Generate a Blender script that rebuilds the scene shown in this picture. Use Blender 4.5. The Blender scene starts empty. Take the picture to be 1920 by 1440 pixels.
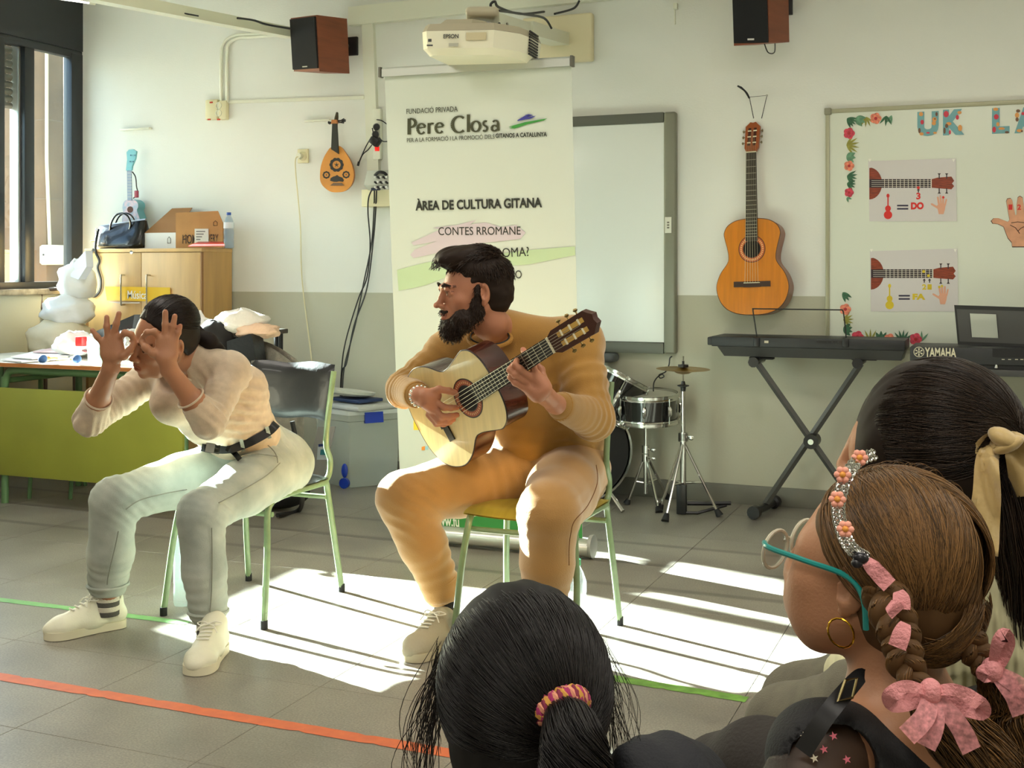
import bpy, bmesh, math, random
import numpy as np
from mathutils import Vector, Matrix

# ------------------------------------------------------------------ camera, world, sun, lamps, exposure
R = math.radians
F, CX, HY, H, TH = 2250.0, 960.0, 506.0, 1.22, R(22.4)      # focal length in px of the 1920 frame, horizon row, eye height, yaw
CT, ST = math.cos(TH), math.sin(TH)
D = 6.255          # back wall (Y)
XL = -5.655        # left wall (X)
XR, YF, ZC = 3.3, -3.2, 3.05
SILL, LINT = 1.10, 2.66
sc = bpy.context.scene
cam_d = bpy.data.cameras.new('camera'); cam = bpy.data.objects.new('camera', cam_d)
sc.collection.objects.link(cam); sc.camera = cam
cam.location = (0, 0, H); cam.rotation_euler = (R(90), 0, TH)
cam_d.sensor_width = 36; cam_d.lens = F / 1920 * 36; cam_d.shift_y = -(720 - HY) / 1920
cam_d.clip_start = 0.02
sc.view_settings.view_transform = 'Standard'; sc.view_settings.look = 'None'
sc.view_settings.gamma = 1.0; sc.view_settings.use_curve_mapping = False
sc.view_settings.exposure = 0.32
SUN_EL = R(20.2)
sd = Vector((-.962 * math.cos(SUN_EL), .272 * math.cos(SUN_EL), math.sin(SUN_EL))).normalized()
w = bpy.data.worlds.new('sky'); sc.world = w; w.use_nodes = True
nt = w.node_tree; bg = nt.nodes['Background']
sky = nt.nodes.new('ShaderNodeTexSky'); sky.sky_type = 'NISHITA'; sky.sun_disc = False
sky.sun_elevation = SUN_EL; sky.sun_rotation = math.atan2(sd.x, sd.y); sky.air_density = 1.0; sky.dust_density = 1.5
nt.links.new(sky.outputs[0], bg.inputs[0]); bg.inputs[1].default_value = 1.2
sl = bpy.data.lights.new('sun', 'SUN'); sl.energy = 140; sl.angle = R(0.6); sl.color = (1.0, .97, .93)
sun = bpy.data.objects.new('sun', sl); sc.collection.objects.link(sun)
sun.location = (-12, 4, 6); sun.rotation_euler = sd.to_track_quat('Z', 'Y').to_euler()
def ceiling_light(x, y, power, color, sx=1.25, sy=.5):
    l = bpy.data.lights.new('ceiling_lamp', 'AREA'); l.shape = 'RECTANGLE'; l.size = sx; l.size_y = sy
    l.energy = power; l.color = color
    o = bpy.data.objects.new('ceiling_lamp', l); sc.collection.objects.link(o); o.location = (x, y, ZC - .12)
LAMP_COL = (1.0, .93, .84)
for lx, ly, pw in ((-3.4, 3.2, 20), (-3.4, .6, 26), (-.4, 3.4, 20), (-.4, .6, 26), (2.0, 3.4, 22), (2.0, .6, 26), (-.4, -1.8, 26)):
    ceiling_light(lx, ly, pw, LAMP_COL)

# ------------------------------------------------------------------ pixel -> place
O = Vector((0, 0, H))
def ray(px, py):
    a = (px - CX) / F
    return Vector((a * CT - ST, a * ST + CT, (HY - py) / F))
def W(px, py, t): return O + ray(px, py) * t
def onY(px, py, Y): r = ray(px, py); return O + r * (Y / r.y)
def onX(px, py, X): r = ray(px, py); return O + r * (X / r.x)
def onZ(px, py, Z): r = ray(px, py); return O + r * ((Z - H) / r.z)
def onP(px, py, p0, n):
    r = ray(px, py); n = Vector(n); return O + r * ((Vector(p0) - O).dot(n) / r.dot(n))

# ------------------------------------------------------------------ materials
def lin(c):
    c = c / 255.0
    return c / 12.92 if c <= .04045 else ((c + .055) / 1.055) ** 2.4
def col(rgb): return (lin(rgb[0]), lin(rgb[1]), lin(rgb[2]), 1)
MC = {}
def M(name, rgb, rough=.5, metal=0, var=0, vs=8, bump=0, bs=60, alpha=1, trans=0, emit=0, coat=0, sheen=0, sss=0, stretch=None, rgb2=None, attr=None, ior=None, spec=None, contrast=None):
    if name in MC: return MC[name]
    m = bpy.data.materials.new(name); m.use_nodes = True; N = m.node_tree.nodes; L = m.node_tree.links
    b = N['Principled BSDF']; b.inputs['Base Color'].default_value = col(rgb); b.inputs['Roughness'].default_value = rough
    b.inputs['Metallic'].default_value = metal; b.inputs['Alpha'].default_value = alpha
    b.inputs['Transmission Weight'].default_value = trans; b.inputs['Coat Weight'].default_value = coat
    b.inputs['Sheen Weight'].default_value = sheen
    if ior: b.inputs['IOR'].default_value = ior
    if spec is not None: b.inputs['Specular IOR Level'].default_value = spec
    if sss: b.inputs['Subsurface Weight'].default_value = sss; b.inputs['Subsurface Radius'].default_value = (1, .35, .2); b.inputs['Subsurface Scale'].default_value = .006
    if emit: b.inputs['Emission Color'].default_value = col(rgb); b.inputs['Emission Strength'].default_value = emit
    tc = N.new('ShaderNodeTexCoord'); mp = N.new('ShaderNodeMapping'); L.new(tc.outputs['Object'], mp.inputs[0])
    if stretch: mp.inputs['Scale'].default_value = stretch
    src = None
    if var or rgb2:
        n = N.new('ShaderNodeTexNoise'); n.inputs['Scale'].default_value = vs; n.inputs['Detail'].default_value = 5
        L.new(mp.outputs[0], n.inputs[0])
        r = N.new('ShaderNodeValToRGB'); e = r.color_ramp.elements
        lo, hi = contrast or (.3, .7)
        e[0].position = lo; e[1].position = hi
        c2 = rgb2 or [max(0, x * (1 - var)) for x in rgb]; c1 = rgb if rgb2 else [min(255, x * (1 + var * .6)) for x in rgb]
        e[0].color = col(c2); e[1].color = col(c1)
        L.new(n.outputs[0], r.inputs[0]); src = r.outputs[0]
    if attr:
        at = N.new('ShaderNodeAttribute'); at.attribute_name = attr
        mx = N.new('ShaderNodeMix'); mx.data_type = 'RGBA'; mx.blend_type = 'MULTIPLY'; mx.inputs[0].default_value = 1
        if src: L.new(src, mx.inputs[6])
        else: mx.inputs[6].default_value = col(rgb)
        L.new(at.outputs['Color'], mx.inputs[7]); src = mx.outputs[2]
    if src: L.new(src, b.inputs['Base Color'])
    if bump:
        n2 = N.new('ShaderNodeTexNoise'); n2.inputs['Scale'].default_value = bs; n2.inputs['Detail'].default_value = 4
        L.new(mp.outputs[0], n2.inputs[0])
        bp = N.new('ShaderNodeBump'); bp.inputs['Strength'].default_value = min(1, bump); bp.inputs['Distance'].default_value = .004 * max(1, bump)
        L.new(n2.outputs[0], bp.inputs['Height']); L.new(bp.outputs[0], b.inputs['Normal'])
    MC[name] = m; return m
def glassy(name, rgb=(235, 245, 245), rough=.02, gl=.12):
    """thin clear sheet: see-through with a mirror share"""
    if name in MC: return MC[name]
    m = bpy.data.materials.new(name); m.use_nodes = True; N = m.node_tree.nodes; L = m.node_tree.links
    N.remove(N['Principled BSDF']); out = N['Material Output']
    t = N.new('ShaderNodeBsdfTransparent'); t.inputs[0].default_value = col(rgb)
    g = N.new('ShaderNodeBsdfGlossy'); g.inputs['Roughness'].default_value = rough
    f = N.new('ShaderNodeLayerWeight'); f.inputs[0].default_value = .5
    pw = N.new('ShaderNodeMath'); pw.operation = 'POWER'; pw.inputs[1].default_value = 4; L.new(f.outputs['Facing'], pw.inputs[0])
    mu = N.new('ShaderNodeMath'); mu.operation = 'MULTIPLY_ADD'; mu.inputs[1].default_value = .6; mu.inputs[2].default_value = gl * .4; mu.use_clamp = True
    L.new(pw.outputs[0], mu.inputs[0])
    mx = N.new('ShaderNodeMixShader'); L.new(mu.outputs[0], mx.inputs[0]); L.new(t.outputs[0], mx.inputs[1]); L.new(g.outputs[0], mx.inputs[2])
    L.new(mx.outputs[0], out.inputs[0]); MC[name] = m; return m

# ------------------------------------------------------------------ objects
LW = {}
def finish(me, angle=38):
    if len(me.polygons):
        me.polygons.foreach_set('use_smooth', [True] * len(me.polygons)); me.set_sharp_from_angle(angle=R(angle))
def tagit(o, label=None, cat=None, group=None, kind=None):
    for k, v in (('label', label), ('category', cat), ('group', group), ('kind', kind)):
        if v: o[k] = v
    return o
def thing(name, loc, label, cat, group=None, rz=0, kind=None):
    o = bpy.data.objects.new(name, None); o.empty_display_size = .1; sc.collection.objects.link(o)
    o.location = loc; o.rotation_euler = (0, 0, rz)
    LW[o] = Matrix.Translation(Vector(loc)) @ Matrix.Rotation(rz, 4, 'Z')
    return tagit(o, label, cat, group, kind)
def obj_from(name, me, mats, parent=None, label=None, kind=None, loc=None, angle=38):
    for m in (mats if isinstance(mats, (list, tuple)) else [mats]): me.materials.append(m)
    if parent is not None:
        me.transform(LW[parent].inverted())
    elif loc is not None:
        me.transform(Matrix.Translation(-Vector(loc)))
    finish(me, angle)
    o = bpy.data.objects.new(name, me); sc.collection.objects.link(o)
    if parent is not None: o.parent = parent; LW[o] = LW[parent]
    else:
        o.location = loc or (0, 0, 0); LW[o] = Matrix.Translation(Vector(loc or (0, 0, 0)))
    return tagit(o, label, None, None, kind)

class MB:
    def __init__(s): s.v = []; s.f = []; s.mi = []; s.m = 0
    def add(s, v, f, mi=None):
        n = len(s.v); s.v += [tuple(p) for p in v]; s.f += [tuple(i + n for i in q) for q in f]; s.mi += [s.m if mi is None else mi] * len(f); return s
    def box(s, c, size, rot=None, bev=0, seg=2):
        hx, hy, hz = size[0] / 2, size[1] / 2, size[2] / 2; c = Vector(c); rot = rot or Matrix.Identity(3)
        if bev <= 0:
            v = [c + rot @ Vector((x, y, z)) for x in (-hx, hx) for y in (-hy, hy) for z in (-hz, hz)]
            return s.add(v, [(0, 1, 3, 2), (4, 6, 7, 5), (0, 4, 5, 1), (2, 3, 7, 6), (0, 2, 6, 4), (1, 5, 7, 3)])
        bm = bmesh.new(); bmesh.ops.create_cube(bm, size=1)
        for q in bm.verts: q.co = Vector((q.co.x * 2 * hx, q.co.y * 2 * hy, q.co.z * 2 * hz))
        bmesh.ops.bevel(bm, geom=bm.edges[:], offset=min(bev, .49 * min(size)), segments=seg, profile=.5, affect='EDGES')
        bm.verts.index_update()
        v = [c + rot @ q.co for q in bm.verts]; f = [[q.index for q in p.verts] for p in bm.faces]; bm.free()
        return s.add(v, f)
    def bb(s, lo, hi, bev=0, seg=2):
        lo = Vector(lo); hi = Vector(hi)
        return s.box((lo + hi) / 2, [abs(x) for x in (hi - lo)], None, bev, seg)
    def tube(s, pts, r, n=8, cap=True, closed=False, flat=None):
        pts = [Vector(p) for p in pts]; k = len(pts); rs = r if isinstance(r, (list, tuple)) else [r] * k
        v = []; f = []; up = None
        for i, p in enumerate(pts):
            a = pts[(i - 1) % k] if (i > 0 or closed) else p; b = pts[(i + 1) % k] if (i < k - 1 or closed) else p
            d = (b - a).normalized()
            if up is None:
                up = Vector((0, 0, 1)) if abs(d.z) < .9 else Vector((0, 1, 0))
                if flat is not None: up = Vector(flat)
            x = d.cross(up)
            if x.length < 1e-6: x = d.orthogonal()
            x.normalize(); y = x.cross(d).normalized(); up = y
            for j in range(n):
                an = 2 * math.pi * j / n; v.append(p + (x * math.cos(an) + y * math.sin(an)) * rs[i])
        for i in range(k if closed else k - 1):
            i2 = (i + 1) % k
            for j in range(n): f.append((i * n + j, i * n + (j + 1) % n, i2 * n + (j + 1) % n, i2 * n + j))
        if cap and not closed: f.append(tuple(range(n - 1, -1, -1))); f.append(tuple(range((k - 1) * n, k * n)))
        return s.add(v, f)
    def cyl(s, a, b, r, r2=None, n=20): return s.tube([a, b], [r, r if r2 is None else r2], n)
    def lathe(s, o, axis, prof, n=32):
        """prof: list of (radius, along)"""
        o = Vector(o); ax = Vector(axis).normalized(); x = ax.orthogonal().normalized(); y = ax.cross(x)
        v = []; f = []; k = len(prof)
        for r, h in prof:
            for j in range(n): an = 2 * math.pi * j / n; v.append(o + ax * h + (x * math.cos(an) + y * math.sin(an)) * max(r, 1e-5))
        for i in range(k - 1):
            for j in range(n): f.append((i * n + j, i * n + (j + 1) % n, (i + 1) * n + (j + 1) % n, (i + 1) * n + j))
        return s.add(v, f)
    def ell(s, c, r, rot=None, n=16, m=10):
        c = Vector(c); rot = rot or Matrix.Identity(3); v = []; f = []
        for i in range(m + 1):
            ph = math.pi * i / m
            for j in range(n):
                th = 2 * math.pi * j / n
                v.append(c + rot @ Vector((r[0] * math.sin(ph) * math.cos(th), r[1] * math.sin(ph) * math.sin(th), r[2] * math.cos(ph))))
        for i in range(m):
            for j in range(n): f.append((i * n + j, (i + 1) * n + j, (i + 1) * n + (j + 1) % n, i * n + (j + 1) % n))
        return s.add(v, f)
    def prism(s, outline, off):
        """outline: 3D points of a flat polygon, off: extrusion vector"""
        k = len(outline); off = Vector(off); v = [Vector(p) for p in outline] + [Vector(p) + off for p in outline]
        f = [tuple(range(k)), tuple(range(2 * k - 1, k - 1, -1))] + [(i, k + i, k + (i + 1) % k, (i + 1) % k) for i in range(k)]
        return s.add(v, f)
    def grid(s, fn, nu, nv, closed_u=False):
        v = [fn(i / (nu if closed_u else nu - 1), j / (nv - 1)) for i in range(nu) for j in range(nv)]; f = []
        for i in range(nu if closed_u else nu - 1):
            for j in range(nv - 1): i2 = (i + 1) % nu; f.append((i * nv + j, i2 * nv + j, i2 * nv + j + 1, i * nv + j + 1))
        return s.add(v, f)
    def build(s, name, mats, parent=None, label=None, kind=None, loc=None, angle=38, fix=True):
        me = bpy.data.meshes.new(name); me.from_pydata(s.v, [], s.f)
        ml = mats if isinstance(mats, (list, tuple)) else [mats]
        if len(ml) > 1: me.polygons.foreach_set('material_index', s.mi)
        if fix:
            bm = bmesh.new(); bm.from_mesh(me); bmesh.ops.remove_doubles(bm, verts=bm.verts, dist=1e-6)
            bmesh.ops.recalc_face_normals(bm, faces=bm.faces); bm.to_mesh(me); bm.free()
        return obj_from(name, me, ml, parent, label, kind, loc, angle)
    def solo(s, name, mats, label, cat, group=None, kind=None, angle=38):
        xs = [p[0] for p in s.v]; ys = [p[1] for p in s.v]; zs = [p[2] for p in s.v]
        o = s.build(name, mats, None, None, kind, ((min(xs) + max(xs)) / 2, (min(ys) + max(ys)) / 2, min(zs)), angle)
        return tagit(o, label, cat, group, kind)
def smooth_path(pts, k=8, closed=False):
    """Catmull-Rom through pts"""
    p = [Vector(q) for q in pts]; n = len(p); out = []
    rng = range(n if closed else n - 1)
    for i in rng:
        if closed: a, b, c, d = p[(i - 1) % n], p[i], p[(i + 1) % n], p[(i + 2) % n]
        else: a, b, c, d = p[max(i - 1, 0)], p[i], p[i + 1], p[min(i + 2, n - 1)]
        for j in range(k):
            t = j / k; out.append(.5 * ((2 * b) + (c - a) * t + (2 * a - 5 * b + 4 * c - d) * t * t + (3 * b - a - 3 * c + d) * t ** 3))
    if not closed: out.append(p[-1])
    return out
def text_on(name, body, mat, parent, o, ux, uy, w, h, bold=0, off=.0006, shear=0, label=None):
    """flat lettering: box w x h (metres) from its lower left corner o along unit vectors ux, uy"""
    cu = bpy.data.curves.new(name, 'FONT'); cu.body = body; cu.size = 1; cu.offset = bold; cu.shear = shear; cu.resolution_u = 4
    cu.extrude = .004
    tmp = bpy.data.objects.new(name, cu); sc.collection.objects.link(tmp)
    dg = bpy.context.evaluated_depsgraph_get(); me = bpy.data.meshes.new_from_object(tmp.evaluated_get(dg)); bpy.data.objects.remove(tmp)
    n = len(me.vertices); co = np.empty(n * 3); me.vertices.foreach_get('co', co); co = co.reshape(-1, 3)
    mn = co.min(0); mx = co.max(0); sx = w / (mx[0] - mn[0]); sy = h / (mx[1] - mn[1])
    ux = Vector(ux).normalized(); uy = Vector(uy).normalized(); nz = ux.cross(uy); o = Vector(o)
    X = np.array(ux); Y = np.array(uy); Z = np.array(nz)
    P = np.array(o) + np.outer((co[:, 0] - mn[0]) * sx, X) + np.outer((co[:, 1] - mn[1]) * sy, Y) + np.outer((co[:, 2] - mn[2]) / max(1e-9, mx[2] - mn[2]) * off, Z)
    me.vertices.foreach_set('co', P.ravel()); me.materials.clear()
    return obj_from(name, me, mat, parent, label)
# ------------------------------------------------------------------ the room
wall_m = bpy.data.materials.new('wall_paint'); wall_m.use_nodes = True
def _wall():
    N = wall_m.node_tree.nodes; L = wall_m.node_tree.links; b = N['Principled BSDF']; b.inputs['Roughness'].default_value = .7
    b.inputs['Specular IOR Level'].default_value = .25
    g = N.new('ShaderNodeNewGeometry'); sp = N.new('ShaderNodeSeparateXYZ'); L.new(g.outputs['Position'], sp.inputs[0])
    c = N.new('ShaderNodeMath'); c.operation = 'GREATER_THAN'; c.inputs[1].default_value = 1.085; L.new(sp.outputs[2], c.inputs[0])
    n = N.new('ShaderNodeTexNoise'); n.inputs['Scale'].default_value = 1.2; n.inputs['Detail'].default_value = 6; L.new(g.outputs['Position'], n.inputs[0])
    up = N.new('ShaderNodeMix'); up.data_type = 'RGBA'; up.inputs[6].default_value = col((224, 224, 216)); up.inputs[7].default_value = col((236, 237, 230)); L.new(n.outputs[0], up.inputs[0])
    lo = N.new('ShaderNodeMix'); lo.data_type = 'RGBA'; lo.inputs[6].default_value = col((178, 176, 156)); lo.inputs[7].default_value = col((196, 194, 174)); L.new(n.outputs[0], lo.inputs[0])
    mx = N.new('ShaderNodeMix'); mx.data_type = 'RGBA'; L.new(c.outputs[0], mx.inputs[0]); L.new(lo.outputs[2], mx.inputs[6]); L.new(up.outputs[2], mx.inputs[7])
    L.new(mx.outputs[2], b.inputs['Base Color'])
    n2 = N.new('ShaderNodeTexNoise'); n2.inputs['Scale'].default_value = 90; n2.inputs['Detail'].default_value = 5; L.new(g.outputs['Position'], n2.inputs[0])
    bp = N.new('ShaderNodeBump'); bp.inputs['Strength'].default_value = .25; bp.inputs['Distance'].default_value = .003; L.new(n2.outputs[0], bp.inputs['Height']); L.new(bp.outputs[0], b.inputs['Normal'])
_wall()
white_pl = M('white_plastic', (226, 226, 208), .4); cream_pl = M('cream_plastic', (222, 214, 176), .45)
darkm = M('dark_metal', (38, 41, 44), .35, .1); blackp = M('black_plastic', (22, 22, 24), .4); black_r = M('black_rubber', (18, 18, 19), .7)
grey_base = M('baseboard_paint', (112, 110, 98), .5, var=.1, vs=4); chrome = M('chrome', (210, 210, 205), .16, 1); steel = M('brushed_steel', (178, 178, 170), .34, 1)
def struct(o): o['kind'] = 'structure'; return o
floor_m = bpy.data.materials.new('floor_vinyl'); floor_m.use_nodes = True
def _floor():
    N = floor_m.node_tree.nodes; L = floor_m.node_tree.links; b = N['Principled BSDF']
    g = N.new('ShaderNodeNewGeometry'); n = N.new('ShaderNodeTexNoise'); n.inputs['Scale'].default_value = 2.2; n.inputs['Detail'].default_value = 8; n.inputs['Roughness'].default_value = .62
    L.new(g.outputs['Position'], n.inputs[0]); r = N.new('ShaderNodeValToRGB'); r.color_ramp.elements[0].position = .32; r.color_ramp.elements[1].position = .7
    r.color_ramp.elements[0].color = col((118, 113, 104)); r.color_ramp.elements[1].color = col((150, 145, 132)); L.new(n.outputs[0], r.inputs[0])
    n3 = N.new('ShaderNodeTexNoise'); n3.inputs['Scale'].default_value = 170; n3.inputs['Detail'].default_value = 3; L.new(g.outputs['Position'], n3.inputs[0])
    r3 = N.new('ShaderNodeValToRGB'); r3.color_ramp.elements[0].position = .3; r3.color_ramp.elements[1].position = .75
    r3.color_ramp.elements[0].color = (.72, .72, .72, 1); r3.color_ramp.elements[1].color = (1.25, 1.25, 1.22, 1); L.new(n3.outputs[0], r3.inputs[0])
    mx = N.new('ShaderNodeMix'); mx.data_type = 'RGBA'; mx.blend_type = 'MULTIPLY'; mx.inputs[0].default_value = 1; L.new(r.outputs[0], mx.inputs[6]); L.new(r3.outputs[0], mx.inputs[7])
    # dark lines across the floor, parallel to the back wall
    sp = N.new('ShaderNodeSeparateXYZ'); L.new(g.outputs['Position'], sp.inputs[0])
    last = mx.outputs[2]
    for yy in (4.455, 4.81, 5.16):
        a = N.new('ShaderNodeMath'); a.operation = 'SUBTRACT'; a.inputs[1].default_value = yy; L.new(sp.outputs[1], a.inputs[0])
        ab = N.new('ShaderNodeMath'); ab.operation = 'ABSOLUTE'; L.new(a.outputs[0], ab.inputs[0])
        mr = N.new('ShaderNodeMapRange'); mr.inputs[1].default_value = .012; mr.inputs[2].default_value = .03; mr.inputs[3].default_value = .62; mr.inputs[4].default_value = 1
        L.new(ab.outputs[0], mr.inputs[0]); m2 = N.new('ShaderNodeMix'); m2.data_type = 'RGBA'; m2.blend_type = 'MULTIPLY'; m2.inputs[0].default_value = 1
        L.new(last, m2.inputs[6]); L.new(mr.outputs[0], m2.inputs[7]); last = m2.outputs[2]
    L.new(last, b.inputs['Base Color'])
    rr = N.new('ShaderNodeMapRange'); rr.inputs[3].default_value = .24; rr.inputs[4].default_value = .5; L.new(n.outputs[0], rr.inputs[0]); L.new(rr.outputs[0], b.inputs['Roughness'])
_floor()
mb = MB(); mb.bb((XL - .3, YF - .2, -.12), (XR + .2, D + .2, -.004)); fl = struct(mb.build('floor', M('floor_joint', (104, 100, 92), .8)))
# vinyl tiles, one by one where the joints can be seen
P0 = .583; XJ = -2.44; YJ = 2.45; tile_me = None
for i in range(-6, 8):
    for j in range(-3, 7):
        x0 = XJ + i * P0; y0 = YJ + j * P0; x1 = min(x0 + P0, XR); y1 = min(y0 + P0, D)
        x0c = max(x0, XL)
        if x1 <= XL or x0 >= 1.8 or y0 >= D: continue
        whole = x0c == x0 and abs(x1 - x0 - P0) < 1e-6 and abs(y1 - y0 - P0) < 1e-6
        if whole and tile_me:
            o = bpy.data.objects.new('tile', tile_me); sc.collection.objects.link(o); o.location = (x0, y0, 0); o.parent = fl
        else:
            mb = MB(); g = .0008; mb.bb((g, g, -.004), (x1 - x0c - g, y1 - y0 - g, 0), .0008, 1)
            o = mb.build('tile', floor_m); o.location = (x0c, y0, 0); o.parent = fl
            if whole: tile_me = o.data
mb = MB(); mb.bb((1.88, YF, -.004), (XR, D, 0)); mb.bb((XL, YF, -.004), (1.88, .70, 0)); o = mb.build('floor_sheet', floor_m, fl)
# walls
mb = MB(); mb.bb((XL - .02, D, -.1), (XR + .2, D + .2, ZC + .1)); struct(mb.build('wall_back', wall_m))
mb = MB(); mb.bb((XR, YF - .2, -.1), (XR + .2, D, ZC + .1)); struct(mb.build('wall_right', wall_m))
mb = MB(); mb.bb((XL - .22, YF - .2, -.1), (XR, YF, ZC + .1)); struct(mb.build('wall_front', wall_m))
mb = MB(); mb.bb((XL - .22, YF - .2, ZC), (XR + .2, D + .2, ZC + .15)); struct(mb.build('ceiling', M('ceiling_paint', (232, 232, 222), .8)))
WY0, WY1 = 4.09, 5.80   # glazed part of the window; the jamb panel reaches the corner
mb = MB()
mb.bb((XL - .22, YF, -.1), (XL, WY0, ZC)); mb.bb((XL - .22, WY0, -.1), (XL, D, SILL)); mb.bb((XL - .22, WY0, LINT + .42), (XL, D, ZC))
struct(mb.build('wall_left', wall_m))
fc = M('dark_cladding', (126, 92, 72), .9, var=.2, vs=6)  # unseen outer cladding, added dark to cut sun bounce onto the pier
mb = MB(); mb.bb((XL - .26, YF, -1.1), (XL - .222, WY0 - .02, ZC)); mb.bb((XL - .26, WY0 - .02, -1.1), (XL - .222, D + .4, SILL - .04)); mb.bb((XL - .26, WY0 - .02, LINT + .42), (XL - .222, D + .4, ZC)); struct(mb.build('added_cladding', fc))
# baseboard
mb = MB(); mb.bb((XL, D - .014, 0), (XR, D, .098), .003); struct(mb.build('baseboard_back', grey_base))
mb = MB(); mb.bb((XL, YF, 0), (XL + .014, D - .014, .098), .003); struct(mb.build('baseboard_left', grey_base))
# window 1
win = thing('window_1', (XL, (WY0 + D) / 2, SILL), 'dark framed window with roller shutter in the left wall', None, kind='structure')
del win['label']
mb = MB(); mb.bb((XL - .06, WY0, LINT), (XL + .012, D - .004, ZC)); mb.build('shutter_box', darkm, win)
mb = MB(); mb.bb((XL - .05, WY0, LINT - .05), (XL + .008, D - .004, LINT), .004); mb.build('top_rail', darkm, win)
mb = MB(); mb.bb((XL - .08, WY0, SILL), (XL + .012, D - .002, SILL + .045), .004); mb.build('bottom_rail', darkm, win)
mb = MB(); mb.bb((XL - .1, WY0 - .02, SILL - .035), (XL + .07, D - .001, SILL + .002), .006); mb.build('window_sill', M('worn_sill', (150, 138, 118), .45, var=.25, vs=20), win)
def px_Y(px, X=XL): return onX(px, 300, X).y
for a, b, x0 in ((-.4, 0, None),):
    pass
def post(y0, y1, x0=XL - .06, x1=XL + .01, nm='post', m=darkm):
    mb = MB(); mb.bb((x0, y0, SILL + .04), (x1, y1, LINT - .02), .004); return mb.build(nm, m, win)
yl0, yl1 = px_Y(-22), px_Y(7); post(yl0, yl1)
ym0, ym1 = px_Y(46), px_Y(64); post(ym0, ym1, XL - .07, XL + .004)
post(px_Y(132), D - .004, XL - .06, XL + .012)
post(WY0, WY0 + .05)
post(px_Y(41), ym0, XL - .10, XL - .03, 'shutter_guide', M('aluminium', (200, 200, 196), .3, .8))
mb = MB(); mb.bb((XL - .03, WY0 + .05, SILL + .045), (XL - .026, yl0, LINT - .05)); mb.build('pane', glassy('window_glass'), win)
mb = MB(); mb.bb((XL - .03, yl1, SILL + .045), (XL - .026, ym0 - .02, LINT - .05)); mb.build('pane', glassy('window_glass'), win)
mb = MB(); mb.bb((XL - .03, ym1, SILL + .045), (XL - .026, px_Y(132), LINT - .05)); mb.build('pane', glassy('window_glass'), win)
# roller shutter: slats with light holes between
slat_m = M('shutter_slat', (112, 92, 74), .5, var=.08, vs=30); zb = onX(25, 205, XL - .09).z; n = 0; z = zb
sw = LINT - zb; ns = 10; shh = sw / ns
for k in range(ns):
    z0 = zb + k * shh
    mb = MB(); ya, yb = yl1 - .01, ym0 - .01
    mb.grid(lambda u, v: Vector((XL - .085 + .012 * math.sin(math.pi * v), ya + (yb - ya) * u, z0 + shh * (.02 + .86 * v))), 2, 7)
    mb.bb((XL - .10, ya, z0), (XL - .088, yb, z0 + shh * .88)); mb.build('shutter_slat', slat_m, win)
mb = MB()
for k in range(ns):
    z0 = zb + k * shh + shh * .88
    y = yl1
    while y < ym0: mb.bb((XL - .098, y, z0), (XL - .09, y + .012, z0 + shh * .12)); y += .024
mb.build('slat_links', slat_m, win, kind='stuff')
ob = MB(); ob.bb((XL - .10, WY0, zb), (XL - .088, yl0, LINT)); ob.build('shutter_curtain', slat_m, win)
# outside: concrete pier with conduit, brick building
conc = M('raw_concrete', (112, 90, 66), .8, var=.16, vs=3, bump=.4, bs=25, rgb2=(90, 72, 54))
pc = onX(87, 300, XL - .62)
pier = MB(); pier.bb((pc.x - .42, pc.y, 0), (pc.x, pc.y + .55, 3.4), .01)
pt = thing('concrete_pier', (pc.x - .2, pc.y + .2, 0), 'tan concrete pier seen through the window beside the room corner', 'pillar')
pier.build('shaft', conc, pt)
for zz in (2.28, 1.72):
    q = MB(); q.bb((pc.x - .1, pc.y - .003, zz), (pc.x + .003, pc.y + .5, zz + .006)); q.build('pour_joint', M('joint_dark', (110, 96, 80), .9), pt)
q = MB(); cp = Vector((pc.x + .016, pc.y - .014, 0)); q.tube([cp + Vector((0, 0, 3.2)), cp + Vector((0.0, 0, 2.0)), cp + Vector((.012, .02, 1.32))], .012, 8)
q.solo('conduit_pipe', M('conduit_cream', (190, 178, 142), .5), 'thin cream conduit running down the concrete pier outside', 'pipe')
jb = onX(99, 478, pc.x + .05)
q = MB(); q.box(jb, (.07, .16, .14), None, .008)
jt = thing('junction_box', (jb.x, jb.y, jb.z - .07), 'cream and white junction box on the pier outside the window', 'junction box')
q.build('box_body', cream_pl, jt); q = MB(); q.box(jb + Vector((-.002, -.083, 0)), (.066, .01, .12), None, .003); q.build('cover', white_pl, jt)
q = MB(); q.cyl(jb + Vector((0, -.086, 0)), jb + Vector((0, -.092, 0)), .008); q.build('knob', blackp, jt)
# facing brick building: individual brick courses joined (too far to pick apart) 
bw = MB(); bx = XL - 3.4
bw.bb((bx - .2, 7.7, -1.0), (bx, 11.0, 2.7))
bt = thing('brick_building', (bx, 8, -1), 'pinkish brick building seen through the window', 'building')
bw.build('wall', M('mortar', (120, 108, 98), .9), bt)
bw = MB(); rr = random.Random(4); z = .0; k = 0
while z < 2.6:
    y = 7.7 + (.12 if k % 2 else 0)
    while y < 10.9: bw.bb((bx, y, z), (bx + .012 + rr.random() * .004, y + .23, z + .055)); y += .245
    z += .07; k += 1
bw.build('brick', M('brick', (118, 84, 72), .85, var=.2, vs=3), bt, kind='stuff')
gm = MB(); gm.bb((XL - 40, -20, -1.2), (XL - .3, 40, -1.0)); gm.solo('ground', M('yard_paving', (108, 104, 94), .9, var=.15, vs=.6), 'pale yard paving outside the window', 'ground'); 
bpy.data.objects['ground']['kind'] = 'structure'
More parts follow.
